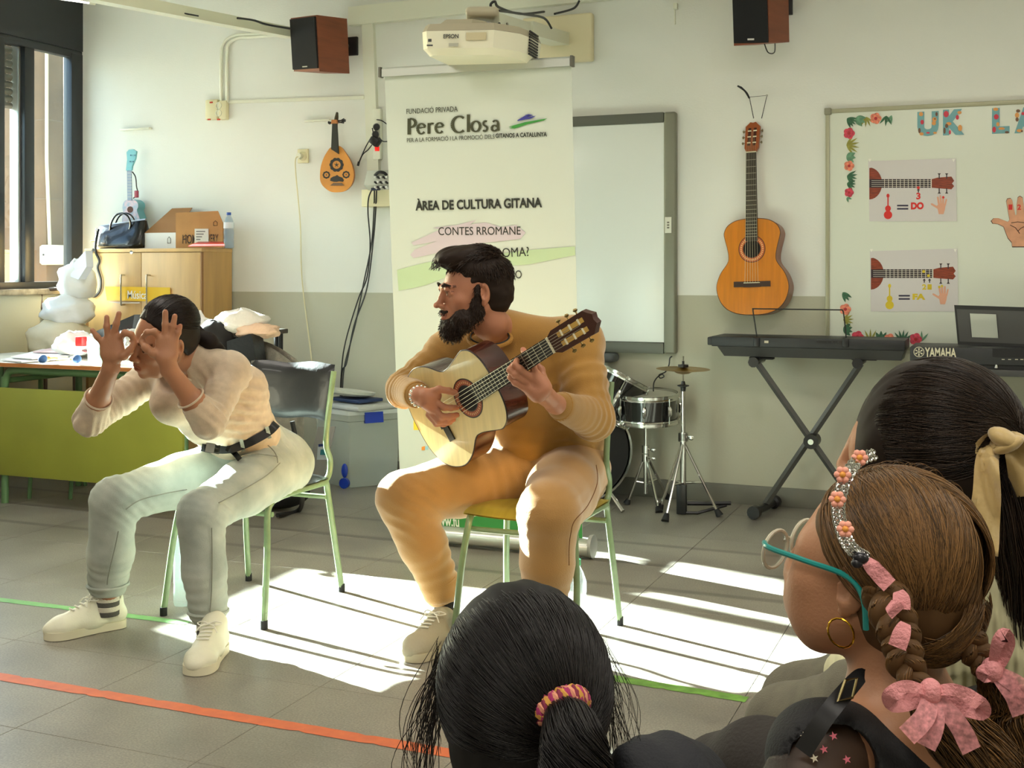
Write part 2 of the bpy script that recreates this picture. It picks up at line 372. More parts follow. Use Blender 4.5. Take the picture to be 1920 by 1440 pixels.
# trunking under the ceiling and down the wall
def strip(name, p, q, wd, dp, n=1):
    """surface trunking between two wall points (on the back wall)"""
    p = Vector(p); q = Vector(q); d = (q - p).normalized(); s = d.cross(Vector((0, 1, 0))).normalized() * wd / 2
    mb = MB(); mb.prism([p - s, p + s, q + s, q - s], (0, -dp, 0)); return struct(mb.build(name, white_pl))
strip('trim_1', onY(660, 33, D), onY(2200, -128, D), .11, .045)
strip('trim_2', onY(693, 44, D), onY(704, 330, D), .075, .03)
strip('trim_3', onY(420, 192, D), onY(684, 183, D), .02, .012)
# white bar hanging under the ceiling by the left speaker and a fluorescent lamp
a = W(150, -14, 5.4); b = W(548, 63, 7.02)
d = (b - a).normalized()
mb = MB(); x = d.cross(Vector((0, 0, 1))).normalized(); y = x.cross(d)
s1 = x * .035; s2 = y * .028
mb.add([a - s1 - s2, a + s1 - s2, a + s1 + s2, a - s1 + s2, b - s1 - s2, b + s1 - s2, b + s1 + s2, b - s1 + s2], [(0, 1, 2, 3), (7, 6, 5, 4), (0, 4, 5, 1), (1, 5, 6, 2), (2, 6, 7, 3), (3, 7, 4, 0)])
rail = thing('ceiling_rail', b, 'long white metal rail slanting down to the left speaker', 'rail')
mb.build('channel', M('enamel_white', (222, 222, 200), .35), rail)
mb = MB(); mb.tube(smooth_path([W(300, 14, 5.9), W(330, 22, 6.0), W(372, 30, 6.1)]), .004, 6); mb.build('cable', blackp, rail)
mb = MB(); mb.tube(smooth_path([W(445, 34, 6.35), W(475, 38, 6.45), W(500, 46, 6.5), W(545, 54, 6.65)]), .006, 6); mb.build('cable', blackp, rail)
la = W(-260, -60, 5.0); lb = W(166, 0, 5.6)
lamp = thing('fluorescent_lamp', (la + lb) / 2, 'lit fluorescent tube lamp hanging at the top left corner of the room', 'lamp')
mb = MB(); d = (lb - la).normalized(); mb.tube([la, lb], .018, 12)
tube_m = M('lamp_tube', (255, 252, 240), .4, emit=3.0)
mb.build('tube', tube_m, lamp)
mb = MB(); mb.tube([lb, lb + d * .03], .02, 12); mb.tube([la, la - d * .03], .02, 12); mb.build('end_cap', white_pl, lamp)
up = Vector((0, 0, .05)); mb = MB(); mb.tube([la + up - d * .04, lb + up + d * .04], .03, 4); mb.build('fixture_body', M('enamel_white', (222, 222, 200), .35), lamp)
# tapes stuck on the floor
def tape(name, pa, pb, wd, m, label, seed, segs=60):
    rr = random.Random(seed); mb = MB(); pa = Vector(pa); pb = Vector(pb); d = (pb - pa); s = Vector((-d.y, d.x, 0)).normalized(); L = []; Rr = []
    for i in range(segs + 1):
        t = i / segs; p = pa + d * t; p.z = .0012
        L.append(p + s * (wd / 2 + rr.uniform(-.0012, .0012) - (.007 if rr.random() < .05 else 0))); Rr.append(p - s * (wd / 2 + rr.uniform(-.0012, .0012) - (.007 if rr.random() < .05 else 0)))
    mb.add(L + Rr, [(i, i + 1, segs + 2 + i, segs + 1 + i) for i in range(segs)]); return mb.solo(name, m, label, 'tape')
tape('floor_tape', onZ(-30, 1264, 0), onZ(1010, 1441, 0), .052, M('orange_tape', (216, 112, 66), .5, var=.12, vs=25, rgb2=(198, 100, 66)), 'orange tape stuck across the floor in the foreground', 3, 80)
gtape = M('green_tape', (126, 178, 108), .5, var=.14, vs=25, rgb2=(104, 160, 92))
tape('floor_tape', onZ(-30, 1121, 0), onZ(352, 1169, 0), .042, gtape, 'green tape on the floor left of the white sun patch, under the sneaker', 5, 40)
tape('floor_tape', onZ(1085, 1262, 0), onZ(1401, 1312, 0), .05, M('green_tape_dull', (112, 160, 66), .55, var=.16, vs=25), 'green tape piece on the floor right of the black-haired head', 8, 36)
# ------------------------------------------------------------------ things on the back wall
WZ = Vector((0, 0, 1)); WX = Vector((1, 0, 0)); NB = Vector((0, -1, 0))
def wp(px, py, off=0): return onY(px, py, D - off)
def wpoly(pts, off, th=.0012): # flat outline traced on a plane parallel to the back wall
    return [onY(x, y, D - off) for x, y in pts]
# loudspeakers
brown_wood = M('red_brown_veneer', (134, 70, 42), .5, var=.12, vs=3, stretch=(1, 1, 9)); grille_m = M('speaker_cloth', (24, 24, 27), .9, bump=.6, bs=900)
def speaker(fr, sd_, top, label, wall_px, cable=False):
    """fr: front face pixel corners TL,TR,BR,BL with depths; sd_: side depth vector"""
    tl, tr, br, bl = fr; dv = Vector(sd_)
    c = (tl + tr + br + bl) / 4
    t = thing('loudspeaker', c + dv * .5 - Vector((0, 0, (tl - bl).length / 2)), label, 'speaker', None)
    mb = MB(); mb.add([tl, tr, br, bl, tl + dv, tr + dv, br + dv, bl + dv], [(0, 1, 2, 3), (7, 6, 5, 4), (0, 4, 5, 1), (1, 5, 6, 2), (2, 6, 7, 3), (3, 7, 4, 0)])
    mb.build('cabinet_box', brown_wood, t)
    n = (tr - tl).cross(bl - tl).normalized()
    if n.y > 0: n = -n
    u = (tr - tl); v = (bl - tl); q = MB()
    def P(a, b, o): return tl + u * a + v * b + n * o
    q.prism([P(.03, .03, .001), P(.97, .03, .001), P(.97, .97, .001), P(.03, .97, .001)], n * .012); q.build('grille', grille_m, t)
    q = MB(); q.prism([P(.42, .92, .013), P(.6, .92, .013), P(.6, .94, .013), P(.42, .94, .013)], n * .002); q.build('badge', steel, t, 'small silver badge')
    back = c + dv; q = MB(); bpos = back + Vector((0, 0, .02))
    w0 = Vector((bpos.x + .5 * (D - bpos.y) * 0 + .02, D, bpos.z)); q.tube([bpos, w0], .018, 8); q.box(w0 + Vector((.03, -.012, 0)), (.07, .022, .11), None, .004); q.build('wall_bracket', blackp, t)
    if cable:
        q = MB(); e = wp(1432, 80, .2); q.tube(smooth_path([wp(1432, 78, .26), wp(1440, 98, .24), wp(1452, 98, .16), wp(1453, 78, .06)]), .003, 6); q.build('cable', blackp, t)
    return t
n1 = 6.28
tl, tr, br, bl = W(545, 34, 6.95), W(594, 28, 6.76), W(599, 134, 6.76), W(551, 134, 6.95)
d1 = (W(652, 39, 6.96) - tr) ; dv = (W(654, 134, 6.96) - br + d1) / 2
speaker((tl, tr, br, bl), dv, 0, 'red-brown loudspeaker with black cloth hung at the top left of the wall', None)
tl, tr, br, bl = W(1371, -70, 5.96), W(1439, -74, 5.85), W(1442, 80, 5.85), W(1376, 86, 5.96)
dv = W(1480, 79, 6.0) - br
speaker((tl, tr, br, bl), dv, 0, 'brown loudspeaker cut by the photo top, above the hanging guitar', None, True)
# interactive board beside the banner
def board(x0, y0, x1, y1, xr=None): pass
fb = thing('interactive_board', (wp(1090, 430).x, D, wp(1090, 660).z), 'white interactive board in a grey frame behind the banner', 'whiteboard')
A = wp(930, 226, .0); Bq = wp(1267, 209, .05); zt = wp(1265, 209, .05).z; zbm = wp(1263, 664, .05).z; xr = Bq.x; xl = xr - 1.66
mb = MB(); mb.bb((xl + .06, D - .045, zbm + .06), (xr - .06, D - .002, zt - .05), .002); mb.build('screen_surface', M('board_white', (232, 236, 230), .25), fb)
fg = M('board_frame_grey', (128, 128, 112), .45, .2); fd = M('board_frame_dark', (96, 98, 88), .45, .2)
mb = MB(); mb.bb((xr - .066, D - .055, zbm), (xr, D - .002, zt), .012, 3); mb.build('frame_side', fg, fb)
mb = MB(); mb.bb((xl, D - .055, zbm), (xl + .06, D - .002, zt), .012, 3); mb.build('frame_side', fg, fb)
mb = MB(); mb.bb((xl + .06, D - .052, zt - .055), (xr - .067, D - .002, zt), .003); mb.build('frame_top', fd, fb)
mb = MB(); mb.bb((xl + .06, D - .052, zbm), (xr - .067, D - .002, zbm + .058), .003); mb.build('frame_bottom', fd, fb)
mb = MB(); c = wp(1120, 662, .1); mb.bb((c.x - .3, D - .13, zbm - .05), (c.x + .10, D - .01, zbm - .002), .02, 3); mb.build('pen_tray', M('tray_grey', (86, 90, 90), .5), fb)
mb = MB(); c = wp(1253, 422, .06); mb.box(c, (.035, .004, .085), None, .001); mb.build('sticker', M('sticker_white', (214, 214, 200), .6), fb)
for k in range(5):
    q = MB(); q.box(c + Vector((0, -.003, -.028 + k * .014)), (.012, .002, .007)); q.build('print', M('print_grey', (110, 108, 96), .6), fb) if k in (1, 2, 3) else None
# sockets and small electrics
def socket(px, py, w_, h_, nm, label, m=cream_pl, plug=None):
    c = wp(px, py, .0); t = thing(nm, c, label, 'socket')
    mb = MB(); mb.box(c + Vector((0, -.008, 0)), (w_, .016, h_), None, .004); mb.build('cover_plate', m, t)
    mb = MB(); mb.lathe(c + Vector((0, -.017, 0)), (0, -1, 0), [(.03, 0), (.03, .003), (.026, .003), (.024, -.004), (.0, -.004)]); mb.build('socket_ring', m, t)
    return t, c
t, c = socket(570, 293, .075, .085, 'wall_socket', 'single cream wall socket with a plug left of the small lute')
mb = MB(); mb.cyl(c + Vector((-.012, -.012, 0)), c + Vector((-.012, -.045, 0)), .017, n=14); mb.build('plug', white_pl, t)
mb = MB(); mb.tube(smooth_path([c + Vector((-.014, -.044, -.005)), c + Vector((-.03, -.05, -.06)), wp(563, 420, .02), wp(566, 520, .012), wp(580, 640, .03), wp(592, 740, .05), wp(596, 800, .06), onZ(600, 905, .01)]), .004, 6)
mb.solo('power_cable', cream_pl, 'thin cream cable hanging down the wall from the single socket', 'cable')
ts = thing('socket_cluster', wp(405, 206), 'white block of wall sockets below two conduits, left part of wall', 'socket')
for i, (px, py, w_, h_) in enumerate(((399, 206, .09, .125), (420, 207, .055, .12))):
    mb = MB(); mb.box(wp(px, py, .018), (w_, .036, h_), None, .006); mb.build('socket_box', cream_pl, ts)
for i, (px, py) in enumerate(((410, 198), (410, 212))):
    q = MB(); q.lathe(wp(px, py, .037), (0, -1, 0), [(.022, 0), (.022, .003), (.018, .003), (.017, -.004), (.0, -.004)]); q.build('socket_ring', white_pl, ts)
redp = M('red_plastic', (190, 60, 30), .4)
for px, py in ((396, 192), (410, 224), (392, 224)):
    q = MB(); q.box(wp(px, py, .038), (.02, .006, .009)); q.build('red_mark', redp, ts)
for dx in (0, 11):
    q = MB(); q.tube(smooth_path([wp(415 + dx, 192, .015), wp(415 + dx, 110, .015), wp(418 + dx, 84 - dx * .1, .015), wp(436 + dx, 68 + dx * .3, .015), wp(470, 64 + dx * .5, .015), wp(546, 60 + dx * .4, .015)], 6), .010, 8)
    q.solo('conduit_pipe', white_pl, 'white round conduit bending up from the socket block, %s one' % ('left' if dx == 0 else 'right'), 'pipe')
for (px0, px1, py, lab) in ((230, 285, 244, 'short white ledge strip above the blue ukulele'), (575, 622, 228, 'short white ledge strip left of the small lute neck')):
    q = MB(); a = wp(px0, py); b = wp(px1, py - 1); q.bb((a.x, D - .03, a.z - .006), (b.x, D, a.z + .006), .002); q.solo('wall_ledge', white_pl, lab, 'ledge')
# power strip with adapters
ps = thing('power_strip', wp(708, 250), 'vertical white power strip with red switch beside the wall trunking', 'power strip')
q = MB(); q.box(wp(708, 252, .02), (.055, .035, .30), None, .008); q.build('strip_body', white_pl, ps)
q = MB(); q.box(wp(707, 279, .042), (.026, .012, .026), None, .002); q.build('switch', M('red_switch', (225, 30, 22), .3, emit=.6), ps)
for px, py in ((706, 238), (704, 252)):
    q = MB(); q.cyl(wp(px, py, .036), wp(px, py, .085), .022, .018, 16); q.build('plug', blackp, ps)
q = MB(); q.box(wp(704, 265, .07), (.055, .05, .05), Matrix.Rotation(R(38), 3, 'Y'), .008); q.build('power_adapter', blackp, ps)
for k, pts in enumerate(([(698, 240, .07), (700, 250, .07)], [(697, 256, .07), (686, 275, .05), (673, 304, .03)], [(697, 272, .07), (690, 281, .05), (680, 290, .04), (673, 306, .03)],
                         [(702, 224, .03), (715, 226, .04), (727, 234, .02)], [(711, 258, .07), (718, 265, .05), (729, 265, .03)])):
    q = MB(); q.tube(smooth_path([wp(*p) for p in pts]), .0035, 6); q.build('cable', blackp, ps)
q = MB(); q.cyl(wp(673, 303, .03), wp(671, 311, .03), .007, n=10); q.build('connector', blackp, ps)
# small mixer on a shelf box
mx = thing('audio_mixer', wp(715, 345, .05), 'small grey audio mixer with knobs on a wall box left of the banner', 'mixer')
q = MB(); q.box(wp(716, 342, .10), (.16, .12, .10), Matrix.Rotation(R(-25), 3, 'X'), .006); q.build('mixer_body', M('mixer_grey', (190, 192, 182), .4), mx)
for i in range(5):
    for j in range(3):
        p = wp(706 + i * 5.2, 334 + j * 9.5, .155 + j * .014); q = MB(); q.cyl(p, p + Vector((0, -.02, .006)), .0065, n=10); q.build('mixer_knob', blackp if (i + j) % 2 else M('knob_white', (225, 225, 220), .4), mx)
q = MB(); q.tube(smooth_path([wp(703, 329, .16), wp(710, 323, .17), wp(720, 324, .17), wp(725, 329, .16)]), .009, 8); q.build('carry_handle', blackp, mx)
q = MB(); q.cyl(wp(697, 355, .17), wp(712, 354, .17), .009, n=10); q.build('jack_plug', M('navy_plastic', (28, 34, 60), .4), mx)
q = MB(); q.box(wp(714, 372, .06), (.19, .12, .10), None, .003); q.solo('wall_box', cream_pl, 'cream wall box that carries the small mixer', 'box')
cabs = [[(697, 356, .17), (691, 372, .16), (690, 400, .1), (694, 460, .06), (688, 520, .05), (672, 560, .06), (648, 640, .1), (640, 700, .12), (636, 800, .12)],
        [(702, 358, .16), (701, 400, .09), (696, 460, .05), (682, 530, .05), (668, 600, .06), (658, 640, .08), (644, 700, .1), (640, 800, .1)],
        [(706, 358, .16), (704, 400, .09), (700, 450, .05), (688, 540, .05), (664, 610, .07), (650, 680, .1), (641, 700, .1), (637, 790, .1)]]
for k, pts in enumerate(cabs):
    q = MB(); q.tube(smooth_path([wp(*p) for p in pts]), .0042, 6)
    q.solo('hanging_cable', blackp, 'black cable hanging from the small mixer to the storage boxes, %s of the three' % ('leftmost', 'middle', 'rightmost')[k], 'cable', 'black cables hanging from the mixer')
# projector on its wall arm
pj = thing('projector_mount', wp(1045, 60), 'cream wall plate and arm that carry the projector', 'bracket')
q = MB(); a = wp(985, 30); b = wp(1115, 116); q.bb((a.x, D - .05, b.z), (b.x, D, wp(1115, 26).z), .012, 3); q.build('wall_plate', M('mount_cream', (226, 214, 178), .5), pj)
arm0 = wp(1050, 74, .05); arm1 = W(905, 32, 5.1)
q = MB(); dd = (arm1 - arm0).normalized(); x = dd.cross(WZ).normalized(); y = x.cross(dd)
for (r_, l0, l1, nm) in ((.055, 0, .55, 'arm_outer'), (.042, .5, 1.0, 'arm_inner')):
    q = MB(); p0 = arm0.lerp(arm1, l0); p1 = arm0.lerp(arm1, l1)
    q.add([p0 - x * r_ - y * r_ * .6, p0 + x * r_ - y * r_ * .6, p0 + x * r_ + y * r_ * .6, p0 - x * r_ + y * r_ * .6, p1 - x * r_ - y * r_ * .6, p1 + x * r_ - y * r_ * .6, p1 + x * r_ + y * r_ * .6, p1 - x * r_ + y * r_ * .6], [(0, 1, 2, 3), (7, 6, 5, 4), (0, 4, 5, 1), (1, 5, 6, 2), (2, 6, 7, 3), (3, 7, 4, 0)])
    q.build(nm, M('enamel_white', (222, 222, 200), .35), pj)
q = MB(); q.box(W(905, 30, 5.08), (.14, .2, .045), Matrix.Rotation(TH, 3, 'Z'), .02, 3); q.build('arm_cap', M('cap_taupe', (186, 178, 152), .45), pj)
q = MB()
for px in (925, 940, 955): q.tube([W(px - 4, 44, 5.05), W(px + 4, 66, 5.0)], .006, 6)
q.box(W(940, 52, 5.04), (.12, .06, .012), Matrix.Rotation(R(20), 3, 'Y')); q.build('joint_bracket', steel, pj)
for k, pts in enumerate(([(922, 18, 5.1), (920, 8, 5.1), (928, 3, 5.1), (936, 14, 5.2), (975, 26, 5.6), (1020, 22, 5.95)], [(935, 20, 5.2), (985, 27, 5.6), (1020, 34, 5.9), (1034, 53, 6.0)], [(1040, 26, 6.0), (1075, 16, 6.15), (1086, 2, 6.2)], [(936, 44, 5.05), (942, 55, 5.0), (952, 64, 4.98)])):
    q = MB(); q.tube(smooth_path([W(*p) for p in pts]), .006, 6); q.build('cable', blackp, pj)
# projector body, built in its own frame
pjm = M('projector_white', (226, 224, 200), .4); pjt = M('projector_taupe', (172, 164, 140), .45)
pc = W(902, 82, 5.0)
pr = thing('projector', pc, 'white short-throw projector with a grille, hung above the banner', 'projector')
Rz = Matrix.Rotation(R(5), 3, 'Z') @ Matrix.Rotation(R(2.5), 3, 'Y')
def PJ(x, y, z): return pc + Rz @ Vector((x, y, z))
outl = [(-.2, -.16), (-.17, -.19), (.12, -.19), (.2, -.1), (.22, -.0), (.22, .14), (-.2, .14)]
q = MB()
def slab(q, ol, z0, z1, s0=1, s1=1):
    k = len(ol); v = [PJ(x * s0, y * s0, z0) for x, y in ol] + [PJ(x * s1, y * s1, z1) for x, y in ol]
    q.add(v, [tuple(range(k - 1, -1, -1)), tuple(range(k, 2 * k))] + [(i, (i + 1) % k, k + (i + 1) % k, k + i) for i in range(k)])
slab(q, outl, -.075, -.05, .86, .97); slab(q, outl, -.05, .02, .97, 1.0); q.build('housing', pjm, pr)
q = MB(); slab(q, outl, .021, .05, 1, .94); ol2 = [(x * .5 - .07, y * .6) for x, y in outl]; slab(q, ol2, .05, .085, 1.0, .8); q.build('top_cover', pjt, pr)
for i in range(7):
    for j in range(9):
        th = -.55 + i * .13; 
        p = PJ(.218, -.02 + i * .018, -.048 + j * .0115); q = MB() if i == 0 and j == 0 else q
        q.box(p + Vector((.0, 0, 0)), (.006, .012, .007), Rz)
q.build('vent_grille', blackp, pr, kind='stuff')
Xp = Rz @ Vector((1, 0, 0)); Zp = Rz @ Vector((0, 0, 1))
text_on('lettering', 'EPSON', M('print_dark', (60, 62, 60), .5), pr, PJ(-.095, -.192, -.012), Xp, Zp, .065, .017, .02)
q = MB(); q.box(PJ(.045, -.192, -.005), (.085, .004, .03), Rz); q.build('filter_panel', M('panel_tan', (196, 186, 150), .5), pr)
q = MB(); q.box(PJ(-.05, -.192, -.038), (.04, .003, .014), Rz); q.build('info_label', M('label_grey', (176, 176, 160), .5), pr)
q = MB(); q.box(PJ(-.155, -.186, -.018), (.015, .003, .012), Rz); q.box(PJ(-.155, -.185, -.038), (.026, .003, .006), Rz); q.build('indicator', M('print_dark', (60, 62, 60), .5), pr, kind='stuff')
q = MB(); c0 = wp(1266, 8); q.tube([c0 + Vector((0, -.01, 0)), wp(1266, 46, .01)], .004, 6); q.box(wp(1267, 12, .02), (.02, .03, .03)); q.solo('ceiling_hook', white_pl, 'small hook with a cord end high on the wall', 'hook')

# roll-up banner
bx0 = -1.634 * 1.034 + .02
BB = onZ(1100, 1058, .01); YB = 4.82; YT = 4.655
def bn(px, py, off=0):
    p = onP(px, py, (0, YB, 0), Vector((0, -1, -(YB - YT) / 2.07)).normalized()); return p + Vector((0, -1, -.08)) * off
by = Vector((0, (YT - YB), 2.07)).normalized()
trr, tll = bn(1071, 112), bn(719, 133)
brr = bn(1092, 1030); wdt = trr.x - tll.x
br_ = Vector((brr.x, YB, 0)); bl_ = bn(757, 1010)
bt = thing('rollup_banner', (-2.1, YB, 0), 'tall pale roll-up banner with lettering behind the guitarist', 'banner')
bp_m = M('banner_print', (206, 214, 203), .5)
q = MB(); zbot = .06
def edge(px0, py0, px1, py1, z):  # point on an edge line at height z
    a = bn(px0, py0); b = bn(px1, py1); return a.lerp(b, (z - a.z) / (b.z - a.z))
TLc = edge(721, 132, 750, 900, bn(721, 132).z); TRc = edge(1071, 112, 1092, 1000, bn(1071, 112).z); BLc = edge(721, 132, 750, 900, zbot); BRc = edge(1071, 112, 1092, 1000, zbot)
q.prism([TLc, TRc, BRc, BLc], (0, .001, 0)); q.build('banner_sheet', bp_m, bt)
q = MB(); q.tube([tll + Vector((-.006, 0, .0)), trr + Vector((.006, 0, .0))], .014, 10); q.box((tll + trr) / 2 + Vector((0, -.012, -.012)), (wdt, .012, .032), Matrix.Rotation(-math.atan2(trr.z - tll.z, trr.x - tll.x), 3, 'Y')); q.build('top_rail', M('rail_alu', (196, 200, 192), .35, .5), bt)
for e in (tll + Vector((-.008, -.008, -.008)), trr + Vector((.008, -.008, -.008))):
    q = MB(); q.box(e, (.01, .03, .044)); q.build('rail_end', M('rail_end_grey', (100, 98, 86), .5), bt)
q = MB(); q.grid(lambda u, v: Vector((BLc.x - .02 + (BRc.x - BLc.x + .055) * u, YB + .045 * math.sin(2 * math.pi * v) * (1 if math.sin(2 * math.pi * v) > 0 else 1.2), .045 + .04 * math.cos(2 * math.pi * v))), 2, 17)
q.build('cassette_base', M('base_silver', (196, 198, 190), .3, .6), bt)
for xx in (BLc.x - .025, BRc.x + .04):
    q = MB(); q.cyl((xx - .008, YB, .05), (xx + .008, YB, .05), .05, n=20); q.build('end_cap', M('cap_grey', (150, 152, 146), .4), bt)
q = MB(); q.tube([(BLc.x + .42, YB + .05, .1), (TLc.x + .42, YT + .02, 2.02)], .009, 8); q.build('support_pole', steel, bt)
for xx in (BLc.x + .12, BRc.x - .12):
    q = MB(); q.box((xx, YB, .003), (.03, .3, .006)); q.build('foot_plate', steel, bt)
q = MB(); a, b = edge(721, 132, 750, 900, .075), edge(1071, 112, 1092, 1000, .075); a2, b2 = edge(721, 132, 750, 900, .20), edge(1071, 112, 1092, 1000, .20); o_ = Vector((0, -.002, 0))
q.prism([a + o_, b + o_, b2 + o_, a2 + o_], (0, -.0006, 0)); q.build('green_band', M('banner_green', (54, 140, 66), .5), bt, 'green band at the foot')
def btext(body, x0, y0, x1, y1, m, bold=0, hh=None, dy=0):
    """lettering box: baseline from (x0,y0) to (x1,y1) px, height hh px"""
    a = bn(x0, y0, .004); b = bn(x1, y1, .004); ux = (b - a); wd = ux.length; sc_ = wd / (x1 - x0)
    nrm = Vector((0, -1, -.08)).normalized(); uy = nrm.cross(ux.normalized()) if nrm.cross(ux.normalized()).z > 0 else -nrm.cross(ux.normalized())
    text_on('lettering', body, m, bt, a, ux, uy, wd, hh * sc_, bold)
dk = M('ink_dark', (58, 60, 44), .6); ink = M('ink_black', (40, 42, 34), .6)
btext('FUNDACIÓ PRIVADA', 763, 214, 859, 209, dk, 0, 11)
btext('PER A LA FORMACIÓ I LA PROMOCIÓ DELS', 764, 267, 928, 260, dk, 0, 9)
btext('GITANOS A CATALUNYA', 930, 259, 1026, 256, ink, .025, 8)
btext('ÀREA DE CULTURA GITANA', 780, 395, 1017, 389, ink, .03, 21)
btext('CONTES RROMANE', 823, 441, 977, 440, ink, 0, 14)
btext('ROMA?', 932, 483, 993, 480, ink, 0, 16); btext('NO', 955, 522, 979, 522, ink, 0, 14)
btext('www.fu', 812, 984, 862, 988, M('ink_white', (225, 232, 220), .6), .02, 19)
# "Pere Closa" in a flared thick and thin letter: strokes drawn as outlines
def strokes(m, polys):
    q = MB()
    for p in polys: q.prism([bn(x, y, .004) for x, y in p], (0, -.0008, 0))
    q.build('lettering', m, bt)
def letters():
    # boxes measured in px from the photo: word baseline 252 -> 245, cap height 31
    base = lambda x: 252.5 - (x - 765) * (7.5 / 175)
    P = []
    def st(x0, y0, x1, y1, w0, w1): # stroke with widths, coordinates x px, y px above baseline
        w0, w1 = w0 * 1.22, w1 * 1.22
        a = (x0, base(x0) - y0); b = (x1, base(x1) - y1); dx, dy = b[0] - a[0], b[1] - a[1]; l = math.hypot(dx, dy); nx, ny = -dy / l, dx / l
        P.append([(a[0] + nx * w0 / 2, a[1] + ny * w0 / 2), (b[0] + nx * w1 / 2, b[1] + ny * w1 / 2), (b[0] - nx * w1 / 2, b[1] - ny * w1 / 2), (a[0] - nx * w0 / 2, a[1] - ny * w0 / 2)])
    def arc(cx, cy, rx, ry, a0, a1, wmax, wmin, n=16):
        for i in range(n):
            t0 = R(a0 + (a1 - a0) * i / n); t1 = R(a0 + (a1 - a0) * (i + 1) / n)
            w0 = wmin + (wmax - wmin) * abs(math.cos(t0)); w1 = wmin + (wmax - wmin) * abs(math.cos(t1))
            st(cx + rx * math.cos(t0), cy + ry * math.sin(t0), cx + rx * math.cos(t1), cy + ry * math.sin(t1), w0, w1)
    st(768, 0, 768, 30, 5.4, 5.0); arc(770, 21.5, 10, 8, -95, 95, 5, 2)             # P
    arc(791, 10, 7.2, 9.5, 20, 320, 4.4, 1.8); st(784.5, 11.5, 798, 12.5, 1.8, 1.8)    # e
    st(805, 0, 805, 20, 4.6, 4.2); arc(811, 12, 5.5, 7, 60, 140, 3.6, 2.6)              # r
    arc(825, 10, 7.2, 9.5, 20, 320, 4.4, 1.8); st(818.5, 11.5, 832, 12.5, 1.8, 1.8)    # e
    arc(862, 15, 13, 15, 50, 310, 5.4, 2.2, 22)                                          # C
    st(879, 0, 879, 33, 4.8, 4.8)                                                        # l
    arc(893, 10, 8, 9.6, 0, 360, 4.6, 1.8, 22)                                           # o
    arc(911, 14.8, 4.2, 4.4, 50, 270, 3.2, 3); arc(910, 5.2, 4.6, 4.8, -140, 90, 3.4, 3)  # s
    st(935, 0, 934.5, 14, 4.4, 4.2); arc(929.5, 14, 5.2, 5.4, 0, 150, 3.4, 2.2); arc(928, 5.2, 5.4, 5.2, 30, 330, 4, 2.2)  # a
    return P
strokes(M('ink_olive', (66, 68, 44), .6), letters())
gs = M('swoosh_green', (62, 148, 62), .6); bs_ = M('swoosh_blue', (62, 62, 150), .6)
strokes(gs, [[(954, 238), (985, 229), (1027, 222), (1020, 226), (990, 233), (966, 241), (956, 241), (962, 238), (955, 238)]])
strokes(bs_, [[(970, 226), (985, 217), (996, 216), (990, 220), (1006, 217), (998, 222), (988, 224), (972, 227)], [(984, 216), (992, 214), (1000, 216), (994, 218)]])
lil = M('swoosh_lilac', (204, 192, 200), .6); sage = M('swoosh_sage', (186, 208, 168), .6)
def bpoly(m, pts, off=.0025, nm='brush_stroke'):
    q = MB(); q.prism([bn(x, y, off) for x, y in pts], (0, -.0005, 0)); q.build(nm, m, bt)
bpoly(lil, [(772, 455), (826, 430), (812, 427), (857, 422), (894, 412), (882, 421), (910, 417), (940, 426), (968, 422), (986, 436), (976, 448), (940, 452), (860, 460), (840, 470), (776, 484), (770, 478), (778, 468), (820, 452), (776, 460)])
bpoly(sage, [(745, 506), (800, 492), (900, 480), (1000, 468), (1078, 462), (1079, 478), (1040, 486), (990, 496), (960, 498), (850, 515), (800, 534), (775, 540), (748, 545)])
bpoly(M('logo_yellow', (252, 214, 60), .6), [(776, 777), (795, 777), (795, 806), (776, 806)], nm='logo')
bpoly(M('logo_red', (224, 52, 42), .6), [(788 + 9 * math.cos(a * .5236), 884 + 9 * math.sin(a * .5236) * .9) for a in range(12)] and [(790 + 9 * math.cos(a * .5236), 881 + 9 * math.sin(a * .5236)) for a in range(12)], .006, nm='logo')
bpoly(M('logo_black', (40, 40, 40), .6), [(792, 873), (840, 873), (840, 889), (792, 889)], nm='logo')
bpoly(M('logo_orange', (236, 150, 60), .6), [(791, 838), (797, 836), (797, 844), (791, 844)], nm='logo')
bpoly(M('logo_sky', (150, 200, 214), .6), [(798, 837), (803, 836), (803, 843), (798, 843)], nm='logo')
